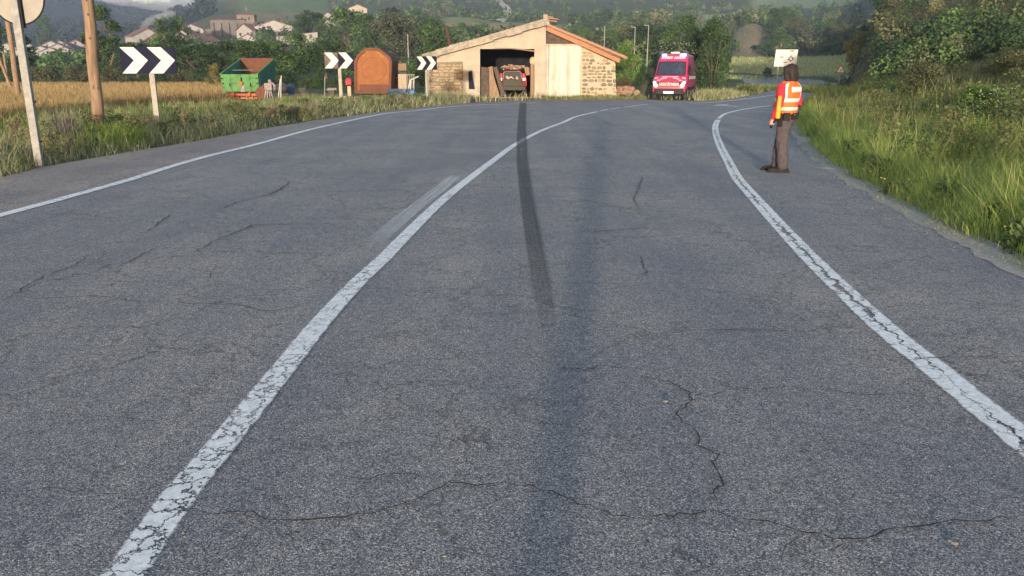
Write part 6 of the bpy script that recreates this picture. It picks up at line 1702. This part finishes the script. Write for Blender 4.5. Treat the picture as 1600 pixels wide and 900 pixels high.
mb = MB(); mb.tube([(-.02, 0, -.1), (dxc, -.0, z0_ + .3)], .045, 7); mb.build("post", M["post_pale"], r)

# ------------------------------------------------------------------ street lamps behind the barn
for (u, v0, v1, y, arm, lab) in [(945, 74, 42, 150, 0, "leftmost of three far street lamps right of the barn ridge"), (992.5, 76, 42.5, 150, -1, "middle of three far street lamps, above the round green bush"),
                                 (1013.5, 90, 39.5, 140, -1, "tallest and rightmost of three far street lamps beside the van"), (637, 96, 55, 120, 0, "thin grey mast rising above the pallet stack")]:
    b = at(u, v1, y); x = b.x; z = tz(x, y); H = b.z - z
    r = empty("street_lamp", (x, y, z), 0, lab, "street lamp" if arm or u == 945 else "mast")
    MB().tube([(0, 0, -.1), (0, 0, H)], [.11, .06], 8).build("pole", M["steel"], r)
    if arm: MB().box((arm * .35, 0, H), (.8, .16, .12)).build("lamp_head", M["steel"], r, bevel=.03)
    else: MB().ball((0, 0, H), (.1, .1, .12), 8, 6).build("cap", M["steel"], r)

# ------------------------------------------------------------------ people
def rz(th, p):
    c, s = math.cos(th), math.sin(th); return Vector((p[0] * c - p[1] * s, p[0] * s + p[1] * c, p[2]))

def lofted(mb, rings, n=22):
    """rings: (z, cx, cy, rx, ry, heading) closed"""
    b = len(mb.v)
    for (z, cx, cy, rx, ry, th) in rings:
        for k in range(n):
            t = 2 * math.pi * k / n
            ct, st = math.cos(t), math.sin(t)
            q = (abs(ct) ** 2.4 + abs(st) ** 2.4) ** (-1 / 2.4)
            p = rz(th, (cx + rx * ct * q, cy + ry * st * q, z)); mb.v.append(tuple(p))
    m = len(rings)
    for i in range(m - 1):
        for k in range(n): mb.f.append((b + i * n + k, b + i * n + (k + 1) % n, b + (i + 1) * n + (k + 1) % n, b + (i + 1) * n + k))
    mb.f.append(tuple(b + k for k in range(n))[::-1]); mb.f.append(tuple(b + (m - 1) * n + k for k in range(n)))

def limb(mb, pts, rad, n=12):
    """a tube with rounded ends"""
    pts = [Vector(p) for p in pts]; d0 = (pts[0] - pts[1]).normalized(); d1 = (pts[-1] - pts[-2]).normalized()
    P = [pts[0] + d0 * rad[0] * .9, pts[0] + d0 * rad[0] * .6] + pts + [pts[-1] + d1 * rad[-1] * .6, pts[-1] + d1 * rad[-1] * .9]
    R_ = [rad[0] * .3, rad[0] * .8] + list(rad) + [rad[-1] * .8, rad[-1] * .3]
    mb.tube(P, R_, n)

def remeshed(mb, name, vox, mat, parent, smooth_it=4, disp=None):
    o = link_mesh(name, mb.mesh(name, True), mat)
    m = o.modifiers.new("r", 'REMESH'); m.mode = 'VOXEL'; m.voxel_size = vox; m.use_smooth_shade = True
    s = o.modifiers.new("s", 'SMOOTH'); s.iterations = smooth_it; s.factor = .5
    if disp:
        tx = bpy.data.textures.new(name, 'CLOUDS'); tx.noise_scale = disp[1]
        dm = o.modifiers.new("d", 'DISPLACE'); dm.texture = tx; dm.strength = disp[0]; dm.mid_level = .5
    dg = bpy.context.evaluated_depsgraph_get()
    me = bpy.data.meshes.new_from_object(o.evaluated_get(dg)); me.name = name
    bpy.data.objects.remove(o)
    for p in me.polygons: p.use_smooth = True
    me.materials.clear()
    return link_mesh(name, me, mat, parent)

def hand(mb, wrist, dirv, palm_n, side, curl=.5, s=1.0):
    """palm, four unequal fingers and a thumb; side = direction of the thumb"""
    w = Vector(wrist); d = Vector(dirv).normalized(); nrm = Vector(palm_n).normalized(); sd = Vector(side).normalized()
    limb(mb, [w, w + d * .045 * s, w + d * .085 * s], [.026 * s, .030 * s, .026 * s], 10)
    limb(mb, [w + d * .035 * s + sd * .018 * s, w + d * .085 * s + sd * .024 * s], [.020 * s, .016 * s], 8)
    limb(mb, [w + d * .035 * s - sd * .018 * s, w + d * .080 * s - sd * .024 * s], [.020 * s, .016 * s], 8)
    for i, (o_, L_) in enumerate([(.030, .070), (.010, .080), (-.010, .074), (-.029, .058)]):
        b = w + d * .088 * s + sd * o_ * s
        c1 = curl * 1.0; p1 = b + (d * math.cos(c1) + nrm * math.sin(c1)) * L_ * .45 * s
        c2 = curl * 2.2; p2 = p1 + (d * math.cos(c2) + nrm * math.sin(c2)) * L_ * .32 * s
        c3 = curl * 3.2; p3 = p2 + (d * math.cos(c3) + nrm * math.sin(c3)) * L_ * .26 * s
        limb(mb, [b, p1, p2, p3], [.0095 * s, .0088 * s, .008 * s, .0068 * s], 8)
    b = w + d * .03 * s + sd * .028 * s
    p1 = b + (d * .7 + sd * .6 + nrm * .3).normalized() * .04 * s; p2 = p1 + (d * .8 + sd * .1 + nrm * .6).normalized() * .034 * s
    limb(mb, [b, p1, p2], [.014 * s, .011 * s, .008 * s], 8)

def make_person(loc, scale, pelv, chest, head, label, larm, rarm, feet, vest=True, hair_long=True):
    P = empty("person", loc, 0, label, "person", None, scale)
    pe = lambda x, y, z: rz(pelv, (x, y, z)); ch = lambda x, y, z: rz(chest, (x, y, z)); hd = lambda x, y, z: rz(head, (x, y, z))
    def ang(z): t = min(1, max(0, (z - .95) / .30)); t = t * t * (3 - 2 * t); return pelv + (chest - pelv) * t
    TOR = [(.80, 0, 0, .150, .105), (.88, 0, 0, .165, .118), (.96, 0, .0, .162, .112), (1.04, 0, .005, .148, .102), (1.12, 0, .008, .146, .100), (1.22, 0, .008, .158, .108), (1.32, 0, .004, .172, .112), (1.39, 0, 0, .172, .104), (1.435, 0, -.005, .135, .082), (1.47, 0, -.008, .075, .062)]
    def tor(inf, z0=0, z1=9, fx=1.0): return [(z, cx, cy, rx * fx + inf, ry + inf, ang(z)) for z, cx, cy, rx, ry in TOR if z0 <= z <= z1]
    # legs: hip, knee, ankle for each side
    legs = []
    for s, ft in zip((-1, 1), feet):
        hip = pe(s * .088, 0, .86); ank = Vector((ft[0], ft[1], .10)); knee = hip.lerp(ank, .5) + rz(pelv, (0, .025, 0)); legs.append((hip, knee, ank, ft[2]))
    # ---- body (one continuous mesh)
    mb = MB(); lofted(mb, tor(-.004))
    limb(mb, [ch(0, -.01, 1.42), ch(0, .0, 1.50), hd(0, .012, 1.56)], [.062, .055, .055], 14)
    mb.ball(tuple(hd(0, .012, 1.655)), (.078, .078, .105), 18, 14)
    mb.ball(tuple(hd(0, .045, 1.615)), (.060, .060, .070), 16, 12)          # face and jaw
    mb.ball(tuple(hd(0, -.02, 1.67)), (.076, .076, .085), 16, 12)
    limb(mb, [hd(0, .100, 1.66), hd(0, .122, 1.632)], [.011, .015], 8)        # nose
    limb(mb, [hd(-.022, .103, 1.597), hd(.022, .103, 1.597)], [.009, .009], 8)  # lips
    limb(mb, [hd(0, .092, 1.562), hd(0, .096, 1.555)], [.02, .018], 8)         # chin
    limb(mb, [hd(-.05, .082, 1.678), hd(0, .098, 1.682), hd(.05, .082, 1.678)], [.012, .013, .012], 8)  # brow
    for s in (-1, 1): limb(mb, [hd(s * .080, -.005, 1.665), hd(s * .084, .0, 1.63)], [.017, .012], 8)     # ears
    for arm in (larm, rarm):
        sh, el, wr = arm["pts"]; limb(mb, [sh, sh.lerp(el, .5), el, el.lerp(wr, .35), wr], [.050, .042, .036, .037, .026], 12)
        hand(mb, wr, arm["dir"], arm["nrm"], arm["side"], arm["curl"])
    for hip, knee, ank, th in legs: limb(mb, [hip, hip.lerp(knee, .5), knee, knee.lerp(ank, .35), ank], [.080, .070, .052, .053, .036], 12)
    remeshed(mb, "body", .0075, M["skin"], P, 2)
    # eyes
    for s in (-1, 1):
        mb = MB(); mb.ball(tuple(hd(s * .030, .092, 1.655)), (.011, .011, .010), 10, 8); mb.build("eye", M["plate_white"], P, True)
    # ---- trousers
    mb = MB(); lofted(mb, tor(.010, .80, 1.0))
    for hip, knee, ank, th in legs: limb(mb, [hip, hip.lerp(knee, .5), knee, knee.lerp(ank, .4), ank + Vector((0, 0, .0))], [.106, .100, .085, .083, .078], 14)
    tr = remeshed(mb, "trousers", .011, M["trousers"], P, 3, (.036, .085))
    for s in (-1, 1):
        a = pe(s * .15, -.03, .90); MB().box(tuple(a), (.02, .12, .15), pelv).build("pocket", M["trousers"], tr, bevel=.008)
    # ---- boots
    for (hip, knee, ank, th), nm in zip(legs, ("boot", "boot")):
        mb = MB(); f = Vector((-math.sin(th), math.cos(th), 0)); q = Vector((ank.x, ank.y, 0))
        limb(mb, [q + Vector((0, 0, .15)), q + Vector((0, 0, .06)) - f * .02], [.050, .050], 12)
        limb(mb, [q - f * .055 + Vector((0, 0, .045)), q + f * .06 + Vector((0, 0, .045)), q + f * .15 + Vector((0, 0, .036)), q + f * .185 + Vector((0, 0, .034))], [.040, .045, .042, .030], 12)
        bt = remeshed(mb, nm, .008, M["boots"], P, 2)
        mb = MB(); lf = Vector((-f.y, f.x, 0))
        out = [(-.10, .030), (-.05, .038), (.04, .036), (.12, .046), (.19, .040), (.225, .016)]
        poly = [q + f * a + lf * b_ for a, b_ in out] + [q + f * a - lf * b_ for a, b_ in out[::-1]]
        n = len(poly); V = [p + Vector((0, 0, .002)) for p in poly] + [p + Vector((0, 0, .026)) for p in poly]
        mb.add(V, [tuple(range(n))[::-1], tuple(range(n, 2 * n))] + [(i, (i + 1) % n, (i + 1) % n + n, i + n) for i in range(n)]); mb.build("sole", M["black"], bt, bevel=.004)
    # ---- shirt
    mb = MB(); lofted(mb, tor(.013, .88, 1.5))
    limb(mb, [ch(0, -.012, 1.43), ch(0, -.005, 1.495)], [.072, .064], 14)
    for arm in (larm, rarm):
        sh, el, wr = arm["pts"]; limb(mb, [sh, sh.lerp(el, .5), el, el.lerp(wr, .4), el.lerp(wr, .93)], [.072, .062, .055, .052, .040], 14)
    remeshed(mb, "shirt", .010, M["shirt_red"], P, 3, (.026, .07))
    # ---- belt with pouch and holster
    mb = MB(); lofted(mb, [(z, cx, cy, rx + .024, ry + .024, a) for z, cx, cy, rx, ry, a in [(.925, 0, 0, .163, .114, ang(.93)), (.975, 0, 0, .160, .111, ang(.97))]]); bl = mb.build("belt", M["leather"], P, True)
    for a_, w_, h_, zz, nm in ((200, .10, .13, .925, "pouch"), (240, .075, .11, .93, "pouch"), (275, .09, .10, .935, "pouch"), (165, .07, .22, .87, "holster"), (310, .08, .12, .93, "radio")):
        t = math.radians(a_); p = pe(.195 * math.cos(t), .148 * math.sin(t), zz); MB().box(tuple(p), (.05, w_, h_), t + pelv).build(nm, M["leather"], bl, bevel=.012)
    t = math.radians(238); p = pe(.222 * math.cos(t), .172 * math.sin(t), .955); MB().box(tuple(p), (.012, .022, .022), t + pelv).build("buckle", M["chrome"], bl)
    # ---- vest, open at the front, over the shoulders
    if vest:
        VT = [(.985, 0, 0, .163, .113), (1.05, 0, .004, .157, .110), (1.12, 0, .008, .156, .108), (1.22, 0, .008, .166, .114), (1.32, 0, .004, .178, .116), (1.385, 0, 0, .178, .108), (1.425, 0, -.004, .152, .092), (1.455, 0, -.008, .108, .076), (1.478, 0, -.010, .080, .068)]
        zs = np.array([v[0] for v in VT])
        def vpt(t, z, inf):
            cx, cy, rx, ry = [float(np.interp(z, zs, [v[i] for v in VT])) for i in (1, 2, 3, 4)]
            ct, st = math.cos(t), math.sin(t); q = (abs(ct) ** 2.4 + abs(st) ** 2.4) ** (-1 / 2.4)
            rr = 1.0 + .012 * math.sin(5 * t + 9 * z) + .010 * math.sin(13 * z - 3 * t)
            p = rz(ang(z), (cx + (rx + inf) * ct * q * rr, cy + (ry + inf) * st * q * rr, z)); return p
        def sheet(name, t0, t1, z0, z1, inf, mat, parent, nt=40, nz=22, slope=0.0, th=.006):
            mb = MB(); g = []
            for j in range(nz + 1):
                for i in range(nt + 1):
                    t = t0 + (t1 - t0) * i / nt; z = z0 + (z1 - z0) * j / nz; g.append(vpt(t, z + slope * (i / nt - .5), inf))
            mb.add(g, [(j * (nt + 1) + i, j * (nt + 1) + i + 1, (j + 1) * (nt + 1) + i + 1, (j + 1) * (nt + 1) + i) for j in range(nz) for i in range(nt)])
            o = mb.build(name, mat, parent, True); m = o.modifiers.new("t", 'SOLIDIFY'); m.thickness = th; m.offset = 0
            return o
        D = math.radians
        vs_ = sheet("vest", D(102), D(438), .965, 1.478, .030, M["vest_orange"], P)
        sheet("reflective_strip", D(102), D(438), 1.155, 1.215, .038, M["reflect"], vs_, 44, 2)
        sheet("reflective_strip", D(102), D(438), 1.025, 1.075, .038, M["reflect"], vs_, 44, 2)
        for t in (208, 332): sheet("reflective_strip", D(t - 10), D(t + 10), 1.215, 1.465, .040, M["reflect"], vs_, 4, 10)
        sheet("back_panel", D(236), D(306), 1.315, 1.40, .041, M["reflect"], vs_, 10, 3)
        sheet("collar", D(102), D(438), 1.462, 1.488, .032, M["vest_orange"], vs_, 30, 2)
    # ---- hair
    mb = MB()
    if hair_long:
        mb.ball(tuple(hd(0, -.016, 1.672)), (.097, .094, .100), 18, 14)
        def hl(rings): lofted(mb, [(z, cx, cy, rx, ry, head) for z, cx, cy, rx, ry in rings], 16)
        hl([(1.43, 0, -.072, .030, .020), (1.45, 0, -.074, .066, .034), (1.50, 0, -.068, .080, .046), (1.56, 0, -.052, .088, .062), (1.62, 0, -.035, .093, .078), (1.68, 0, -.024, .092, .084)])
        for s in (-1, 1): limb(mb, [hd(s * .074, .03, 1.71), hd(s * .088, .022, 1.64), hd(s * .086, .0, 1.54), hd(s * .07, -.03, 1.46)], [.034, .037, .034, .018], 10)
        hr = remeshed(mb, "hair", .007, M["hair"], P, 2, (.026, .028))
    else:
        mb.ball(tuple(hd(0, -.012, 1.69)), (.085, .085, .082), 18, 12); remeshed(mb, "hair", .009, M["hair"], P, 3, (.008, .03))
    return P, ch, hd, pe

# the van's driver, seen through the windscreen
tmp = link_mesh("person", DRIVER_MESH); q = tmp.modifiers.new("r", 'REMESH'); q.mode = 'VOXEL'; q.voxel_size = .022
dg = bpy.context.evaluated_depsgraph_get(); me = bpy.data.meshes.new_from_object(tmp.evaluated_get(dg)); bpy.data.objects.remove(tmp)
for p in me.polygons: p.use_smooth = True
me.materials.clear()
drv = link_mesh("person", me, M["van_white"], None, van.location, van.rotation_euler); setp(drv, "driver in a pale shirt behind the windscreen of the red van", "person")
D_ = math.radians
px_, py_ = ground_pt(1221, 268)
CH, PE = D_(40), D_(58)
chf = lambda x, y, z: rz(CH, (x, y, z))
Lw = chf(-.265, .055, .885); Le = chf(-.265, -.035, 1.13); Ls = chf(-.175, 0, 1.395)
Rw = chf(.13, .22, 1.10); Re = chf(.275, -.03, 1.12); Rs = chf(.175, 0, 1.395)
fdir = rz(CH, (0, 1, 0)); rdir = rz(CH, (1, 0, 0))
larm = dict(pts=(Ls, Le, Lw), dir=(Lw - Le).normalized() + Vector((0, 0, -.25)), nrm=rdir, side=fdir, curl=1.0)
rarm = dict(pts=(Rs, Re, Rw), dir=(Rw - Re).normalized(), nrm=-fdir, side=Vector((0, 0, 1)), curl=.55)
hipL = rz(PE, (-.10, 0, 0)); hipR = rz(PE, (.10, .02, 0))
feet = [(hipL.x + .03, hipL.y - .02, D_(80)), (hipR.x - .085, hipR.y + .03, D_(68))]
officer, *_ = make_person((px_, py_, .003), (1.09, 1.09, .972), PE, CH, D_(42), "officer in orange vest and grey trousers standing at the roadside, seen from behind", larm, rarm, feet)
# the yellow baton held in the left hand
S_ = Vector((1.09, 1.09, .972)); O = Vector((px_, py_, 0))
hw_ = O + (Lw + (Lw - Le).normalized() * .085 + Vector((0, 0, -.02)) + rdir * .02) * S_; axis = Vector((.03, .0, 1)).normalized()
bt = empty("baton", tuple(hw_), 0, "yellow traffic baton held point up along the officer's left forearm", "baton")
off = Vector((.045, -.175, 0))
MB().tube([-axis * .05, axis * .02, axis * .10 + off * .8], .019, 10).build("grip", M["black"], bt, True)
A = axis * .11 + off * .85
MB().tube([A, A + axis * .015, A + axis * .20, A + axis * .345, A + axis * .36], [.026, .040, .036, .029, .012], 14).build("cone", M["baton"], bt, True)
# the photographer whose shadow falls along the lane, holding the camera at the frame's viewpoint
fx = -.20
cs = lambda x, y, z: Vector((x, y, z))
la = dict(pts=(cs(-.19, 0, 1.42), cs(-.27, .14, 1.18), cs(-.08, .30, 1.40)), dir=Vector((.4, .3, .5)), nrm=Vector((1, 0, 0)), side=Vector((0, 0, 1)), curl=.8)
ra = dict(pts=(cs(.19, 0, 1.42), cs(.27, .14, 1.18), cs(.10, .30, 1.40)), dir=Vector((-.3, .3, .5)), nrm=Vector((-1, 0, 0)), side=Vector((0, 0, 1)), curl=.8)
make_person((-.29, -.95, .003), (.90, 1.06, 1.06), 0, 0, 0, "photographer standing behind the viewpoint whose long shadow lies on the lane", la, ra, [(-.035, -.16, D_(4)), (.035, .12, D_(-4))], hair_long=False)
la = dict(pts=(cs(-.19, 0, 1.42), cs(-.25, -.02, 1.14), cs(-.24, .06, .90)), dir=Vector((0, .1, -1)), nrm=Vector((1, 0, 0)), side=Vector((0, 1, 0)), curl=.5)
ra = dict(pts=(cs(.19, 0, 1.42), cs(.25, -.02, 1.14), cs(.24, .06, .90)), dir=Vector((0, .1, -1)), nrm=Vector((-1, 0, 0)), side=Vector((0, 1, 0)), curl=.5)
# ------------------------------------------------------------------ village
def house(u, y, v_eave, w, d, hr, rot, wall, roof, label, base=None, chim=True, wins=2, name="house"):
    x = x_at(u, y); ze = z_at(v_eave, y); zb = tz(x, y) - 1.0 if base is None else base
    H = ze - zb
    r = empty(name, (x, y, zb), math.radians(rot), label, "house")
    mb = MB(); w2, d2 = w / 2, d / 2
    mb.hexa([(-w2, -d2, 0), (w2, -d2, 0), (w2, d2, 0), (-w2, d2, 0)], [(-w2, -d2, H), (w2, -d2, H), (w2, d2, H), (-w2, d2, H)])
    mb.add([(-w2, -d2, H), (w2, -d2, H), (0, -d2, H + hr), (-w2, d2, H), (w2, d2, H), (0, d2, H + hr)], [(0, 1, 2), (4, 3, 5), (0, 2, 5, 3), (1, 4, 5, 2)])
    wl = mb.build("wall", wall, r)
    mb = MB(); o = .55
    for s in (-1, 1):
        a = Vector((0, -d2 - o, H + hr + .12)); b = Vector((s * (w2 + o), -d2 - o, H - hr * o / w2 + .12)); e = Vector((0, d + 2 * o, 0)); t = Vector((0, 0, .22))
        mb.hexa([a, b, b + e, a + e], [a + t, b + t, b + e + t, a + e + t])
    rf = mb.build("roof", roof, r)
    if chim: MB().box((w * .16, d * .1, H + hr + .2), (.8, .8, 1.6)).build("chimney", M["roof_dark"], rf)
    for k in range(wins):
        fx = -w2 + w * (k + .5) / wins
        for zz in ([H - 1.6] if H < 5.5 else [H - 1.6, H - 4.4]):
            wn_ = MB().box((fx, -d2 - .03, zz), (1.0, .12, 1.3)).build("window", M["window_dark"], wl); MB().box((fx, -d2 - .06, zz - .72), (1.3, .14, .12)).build("sill", M["plaster"], wn_)
    return r
W_, RR, RD = M["white_wall"], M["roof_red"], M["roof_dark"]
for a in [(72, 430, 82, 13, 10, 3.0, 18, W_, RD, "white gabled house at the left end of the distant cluster"),
          (84, 420, 85.5, 14, 10, 3.2, 24, W_, RD, "long white house front low in the distant cluster"),
          (99, 425, 80, 14, 11, 3.4, 20, W_, RD, "largest white gable in the middle of the distant cluster"),
          (106, 415, 84, 13, 9, 3.0, 28, W_, RD, "white gable lowest in the middle of the distant cluster"),
          (90, 450, 74, 12, 10, 3.0, 14, W_, RR, "red roofed house high behind the distant cluster"),
          (103, 455, 73, 11, 10, 2.8, 18, W_, RR, "reddish roof at the top of the distant cluster"),
          (117, 440, 76, 11, 9, 2.6, -12, W_, RD, "small grey house at the right of the distant cluster"),
          (126, 445, 72, 12, 9, 2.8, 22, W_, RR, "rightmost white house of the distant cluster beside the tall wooden pole"),
          (22, 420, 78, 12, 10, 3.0, 12, W_, RD, "pale house glimpsed left of the round sign's post"),
          (37, 440, 70, 11, 10, 2.8, 30, W_, RD, "pale house just right of the round sign's post"),
          (232, 330, 58, 12, 9, 3.0, 42, W_, RR, "white house with long red roof and chimneys below the smoke"),
          (251, 325, 64.5, 9, 9, 2.6, 35, W_, RR, "white red-roofed house right below the house under the smoke"),
          (276, 330, 58, 8, 8, 2.2, 20, W_, RR, "small white house hidden by the twin-topped tree"),
          (297, 335, 56, 8, 7, 2.2, -15, W_, RR, "white house peeping between the twin-topped tree and the church"),
          (317, 322, 65, 14, 8, 2.4, -38, W_, RR, "low house with bright red roof left below the church"),
          (306, 345, 46, 9, 7, 1.8, 20, W_, RD, "small white house left of the church wall"),
          (398, 350, 48, 9, 8, 2.4, -30, W_, RR, "white house with arched gable under the church tower"),
          (436, 352, 43, 16, 8, 2.6, 5, W_, RR, "long white house with red roof right of the church"),
          (393, 330, 62, 7, 7, 1.8, 10, W_, RR, "small pale house below the church tower"),
          (524, 400, 28, 9, 7, 2.2, -25, W_, RD, "white gabled house alone on the slope above the trees"),
          (563, 560, 14, 12, 8, 2.4, 15, M["plaster"], RR, "pale house far up the slope left of the white track")]:
    house(*a)
# ------------------------------------------------------------------ church
cy = 372
c0 = at(360, 62, cy); r = empty("church", (c0.x, cy, z_at(64, cy) - 3), math.radians(8), "massive brown stone church with square tower above the village", "church")
zz = lambda v: z_at(v, cy) - r.location.z
hN = zz(31); wN = 50 / F * cy
mb = MB(); mb.box((-.2, 4, hN / 2), (wN, 11, hN)); nv = mb.build("nave_wall", M["church_stone"], r)
mb = MB(); z = hN; x0, x1 = -wN / 2 - .6, wN / 2 + .2; mb.add([(x0, -2, z), (x1, -2, z), (x1, 10, z), (x0, 10, z), (x0 + 4.0, 4, z + 2.3), (x1, 4, z + 2.0)], [(0, 1, 5, 4), (1, 2, 5), (2, 3, 4, 5), (3, 0, 4), (0, 3, 2, 1)]); mb.build("nave_roof", M["roof_dark"], r)
for k in range(5):
    x = -wN / 2 + .8 + k * (wN - 1.6) / 4; MB().box((x, -1.9, hN * .44), (.9, 1.0, hN * .88)).build("buttress", M["church_stone"], nv)
for x in (-3.2, 3.1): MB().box((x, -1.52, hN * .62), (.9, .12, 1.9)).build("window", M["window_dark"], nv)
tx = x_at(390, cy) - r.location.x; tw = 25 / F * cy; hT = zz(23)
tw_ = MB().box((tx, 3.0, hT / 2), (tw, tw, hT)).build("tower", M["tower_stone"], r)
MB().box((tx + tw * .18, 2.9, hT * .4), (tw * .9, tw * 1.1, hT * .78)).build("tower_base", M["church_stone"], r)
mb = MB(); a = tw / 2 + .4; mb.add([(tx - a, 3 - a, hT), (tx + a, 3 - a, hT), (tx + a, 3 + a, hT), (tx - a, 3 + a, hT), (tx, 3, hT + 1.7)], [(0, 1, 4), (1, 2, 4), (2, 3, 4), (3, 0, 4), (3, 2, 1, 0)]); sp_ = mb.build("tower_roof", M["roof_red"], r)
MB().box((tx, 3, hT + 2.6), (.12, .12, 2.0)).box((tx, 3, hT + 3.0), (.9, .12, .12)).build("cross", M["steel"], sp_)
for x in (-tw * .2, tw * .2): MB().box((tx + x, 3 - tw / 2 - .02, hT - 1.6), (.7, .1, 1.4)).build("belfry_opening", M["window_dark"], tw_)
lx = x_at(330, cy) - r.location.x; mb = MB(); mb.hexa([(lx - 4.5, 0, 0), (lx + 4, 0, 0), (lx + 4, 7, 0), (lx - 4.5, 7, 0)], [(lx - 4.5, 0, zz(50)), (lx + 4, 0, zz(43)), (lx + 4, 7, zz(43)), (lx - 4.5, 7, zz(50))]); mb.build("annex", M["church_stone"], r)
# ------------------------------------------------------------------ wall and road on the slope, hut, track
r = empty("retaining_wall", (x_at(468, 250), 250, z_at(63, 250) - 1.2), math.radians(10), "long grey wall sloping across the village edge right of the church", "wall")
mb = MB(); L_ = 60 / F * 250; mb.hexa([(-L_ / 2, -.3, 0), (L_ / 2, -.3, 0), (L_ / 2, .3, 0), (-L_ / 2, .3, 0)], [(-L_ / 2, -.3, 1.9), (L_ / 2, -.3, 3.4), (L_ / 2, .3, 3.4), (-L_ / 2, .3, 1.9)]); mb.build("masonry", M["steel"], r)
mb = MB(); mb.hexa([(-L_ / 2, -.38, 1.9), (L_ / 2, -.38, 3.4), (L_ / 2, .38, 3.4), (-L_ / 2, .38, 1.9)], [(-L_ / 2, -.38, 2.1), (L_ / 2, -.38, 3.6), (L_ / 2, .38, 3.6), (-L_ / 2, .38, 2.1)]); mb.build("coping", M["steel"], r)
hy = 452; c = at(1033, 27, hy)
r = empty("hut", (c.x, hy, tz(c.x, hy) - .6), math.radians(-12), "ruined stone hut with a sagging grey roof on the hillside", "hut")
hb = z_at(22, hy) - r.location.z
MB().box((-3.6, 0, hb / 2), (3.6, 4.5, hb)).build("wall", M["tower_stone"], r); MB().box((3.4, 0, hb / 2), (4.0, 4.5, hb)).build("wall", M["tower_stone"], r); MB().box((0, 1.9, hb / 2), (4, .5, hb)).build("back_wall", M["inside"], r)
mb = MB(); mb.hexa([(-6.2, -2.9, hb), (6.2, -2.9, hb - .2), (6, 2.9, hb + 1.0), (-6, 2.9, hb + 1.0)], [(-6.2, -2.9, hb + .3), (6.2, -2.9, hb + .1), (6, 2.9, hb + 1.4), (-6, 2.9, hb + 1.4)]); mb.build("roof", M["cement"], r)
# pale track climbing the hill
tp_ = smooth_line([(x_at(u, y), y) for u, y in [(772, 400), (784, 470), (790, 540), (793, 590), (788, 640), (782, 700), (780, 760)]], 8)
a, b = offset_line(tp_, 5.5)
ribbon("track", a, b, .5, M["gravel"], None, "structure", "pale gravel track climbing the hillside above the barn", drape=True)
# yellow broom bush
T("bush", "bush", "orange yellow bush on the pale field above the woods", 1112, 500, 23.5, 11, "bush", "yel", 0, "small")

# ------------------------------------------------------------------ mist, smoke and air
def volmat(name, col, dens, aniso=.0):
    m = bpy.data.materials.new(name); m.use_nodes = True; nt = m.node_tree; nt.nodes.clear()
    out = nt.nodes.new("ShaderNodeOutputMaterial"); pv = nt.nodes.new("ShaderNodeVolumePrincipled")
    pv.inputs["Color"].default_value = (*col, 1); pv.inputs["Density"].default_value = dens; pv.inputs["Anisotropy"].default_value = aniso
    nt.links.new(pv.outputs[0], out.inputs["Volume"]); return m
def puffs(name, label, items, dens, col=(.95, .96, 1.0)):
    mb = MB()
    for (u, v, y, rx, ry, rz_) in items:
        p = at(u, v, y); mb.ball(tuple(p), (rx, ry, rz_), 14, 10)
    me = mb.mesh(name, True); o = link_mesh(name, me)
    q = o.modifiers.new("r", 'REMESH'); q.mode = 'VOXEL'; q.voxel_size = min(i[5] for i in items) * .16
    dg = bpy.context.evaluated_depsgraph_get(); m2 = bpy.data.meshes.new_from_object(o.evaluated_get(dg)); bpy.data.objects.remove(o)
    m2.materials.clear()
    return setp(link_mesh(name, m2, volmat(name, col, dens)), label, None, None, "stuff")
puffs("mist", "low morning mist lying on the far mountain", [(245, -10, 1150, 60, 60, 12), (290, -6, 1200, 75, 60, 14), (215, -16, 1100, 55, 60, 12), (330, -10, 1250, 60, 60, 12), (265, 8, 1150, 50, 50, 8), (310, 6, 1180, 36, 40, 7), (180, -10, 1120, 50, 50, 11), (200, 2, 1100, 30, 40, 6)], .0075)
puffs("smoke", "pale smoke rising from a chimney left of the church", [(222, 44, 345, 1.0, 1.2, 1.4), (227, 38, 345, 1.6, 1.5, 1.6), (234, 33, 347, 2.0, 2, 1.7), (243, 29, 348, 2.6, 2, 1.6), (253, 26, 350, 2.8, 2, 1.5), (264, 21, 352, 3.0, 2, 1.5)], .07)
hz = MB(); hz.box((0, 920, 205), (3700, 2320, 420))
o = hz.build("haze", volmat("haze", (.55, .70, 1.0), .00021)); setp(o, "thin morning haze over the valley", None, None, "stuff")
o.display_type = 'WIRE'
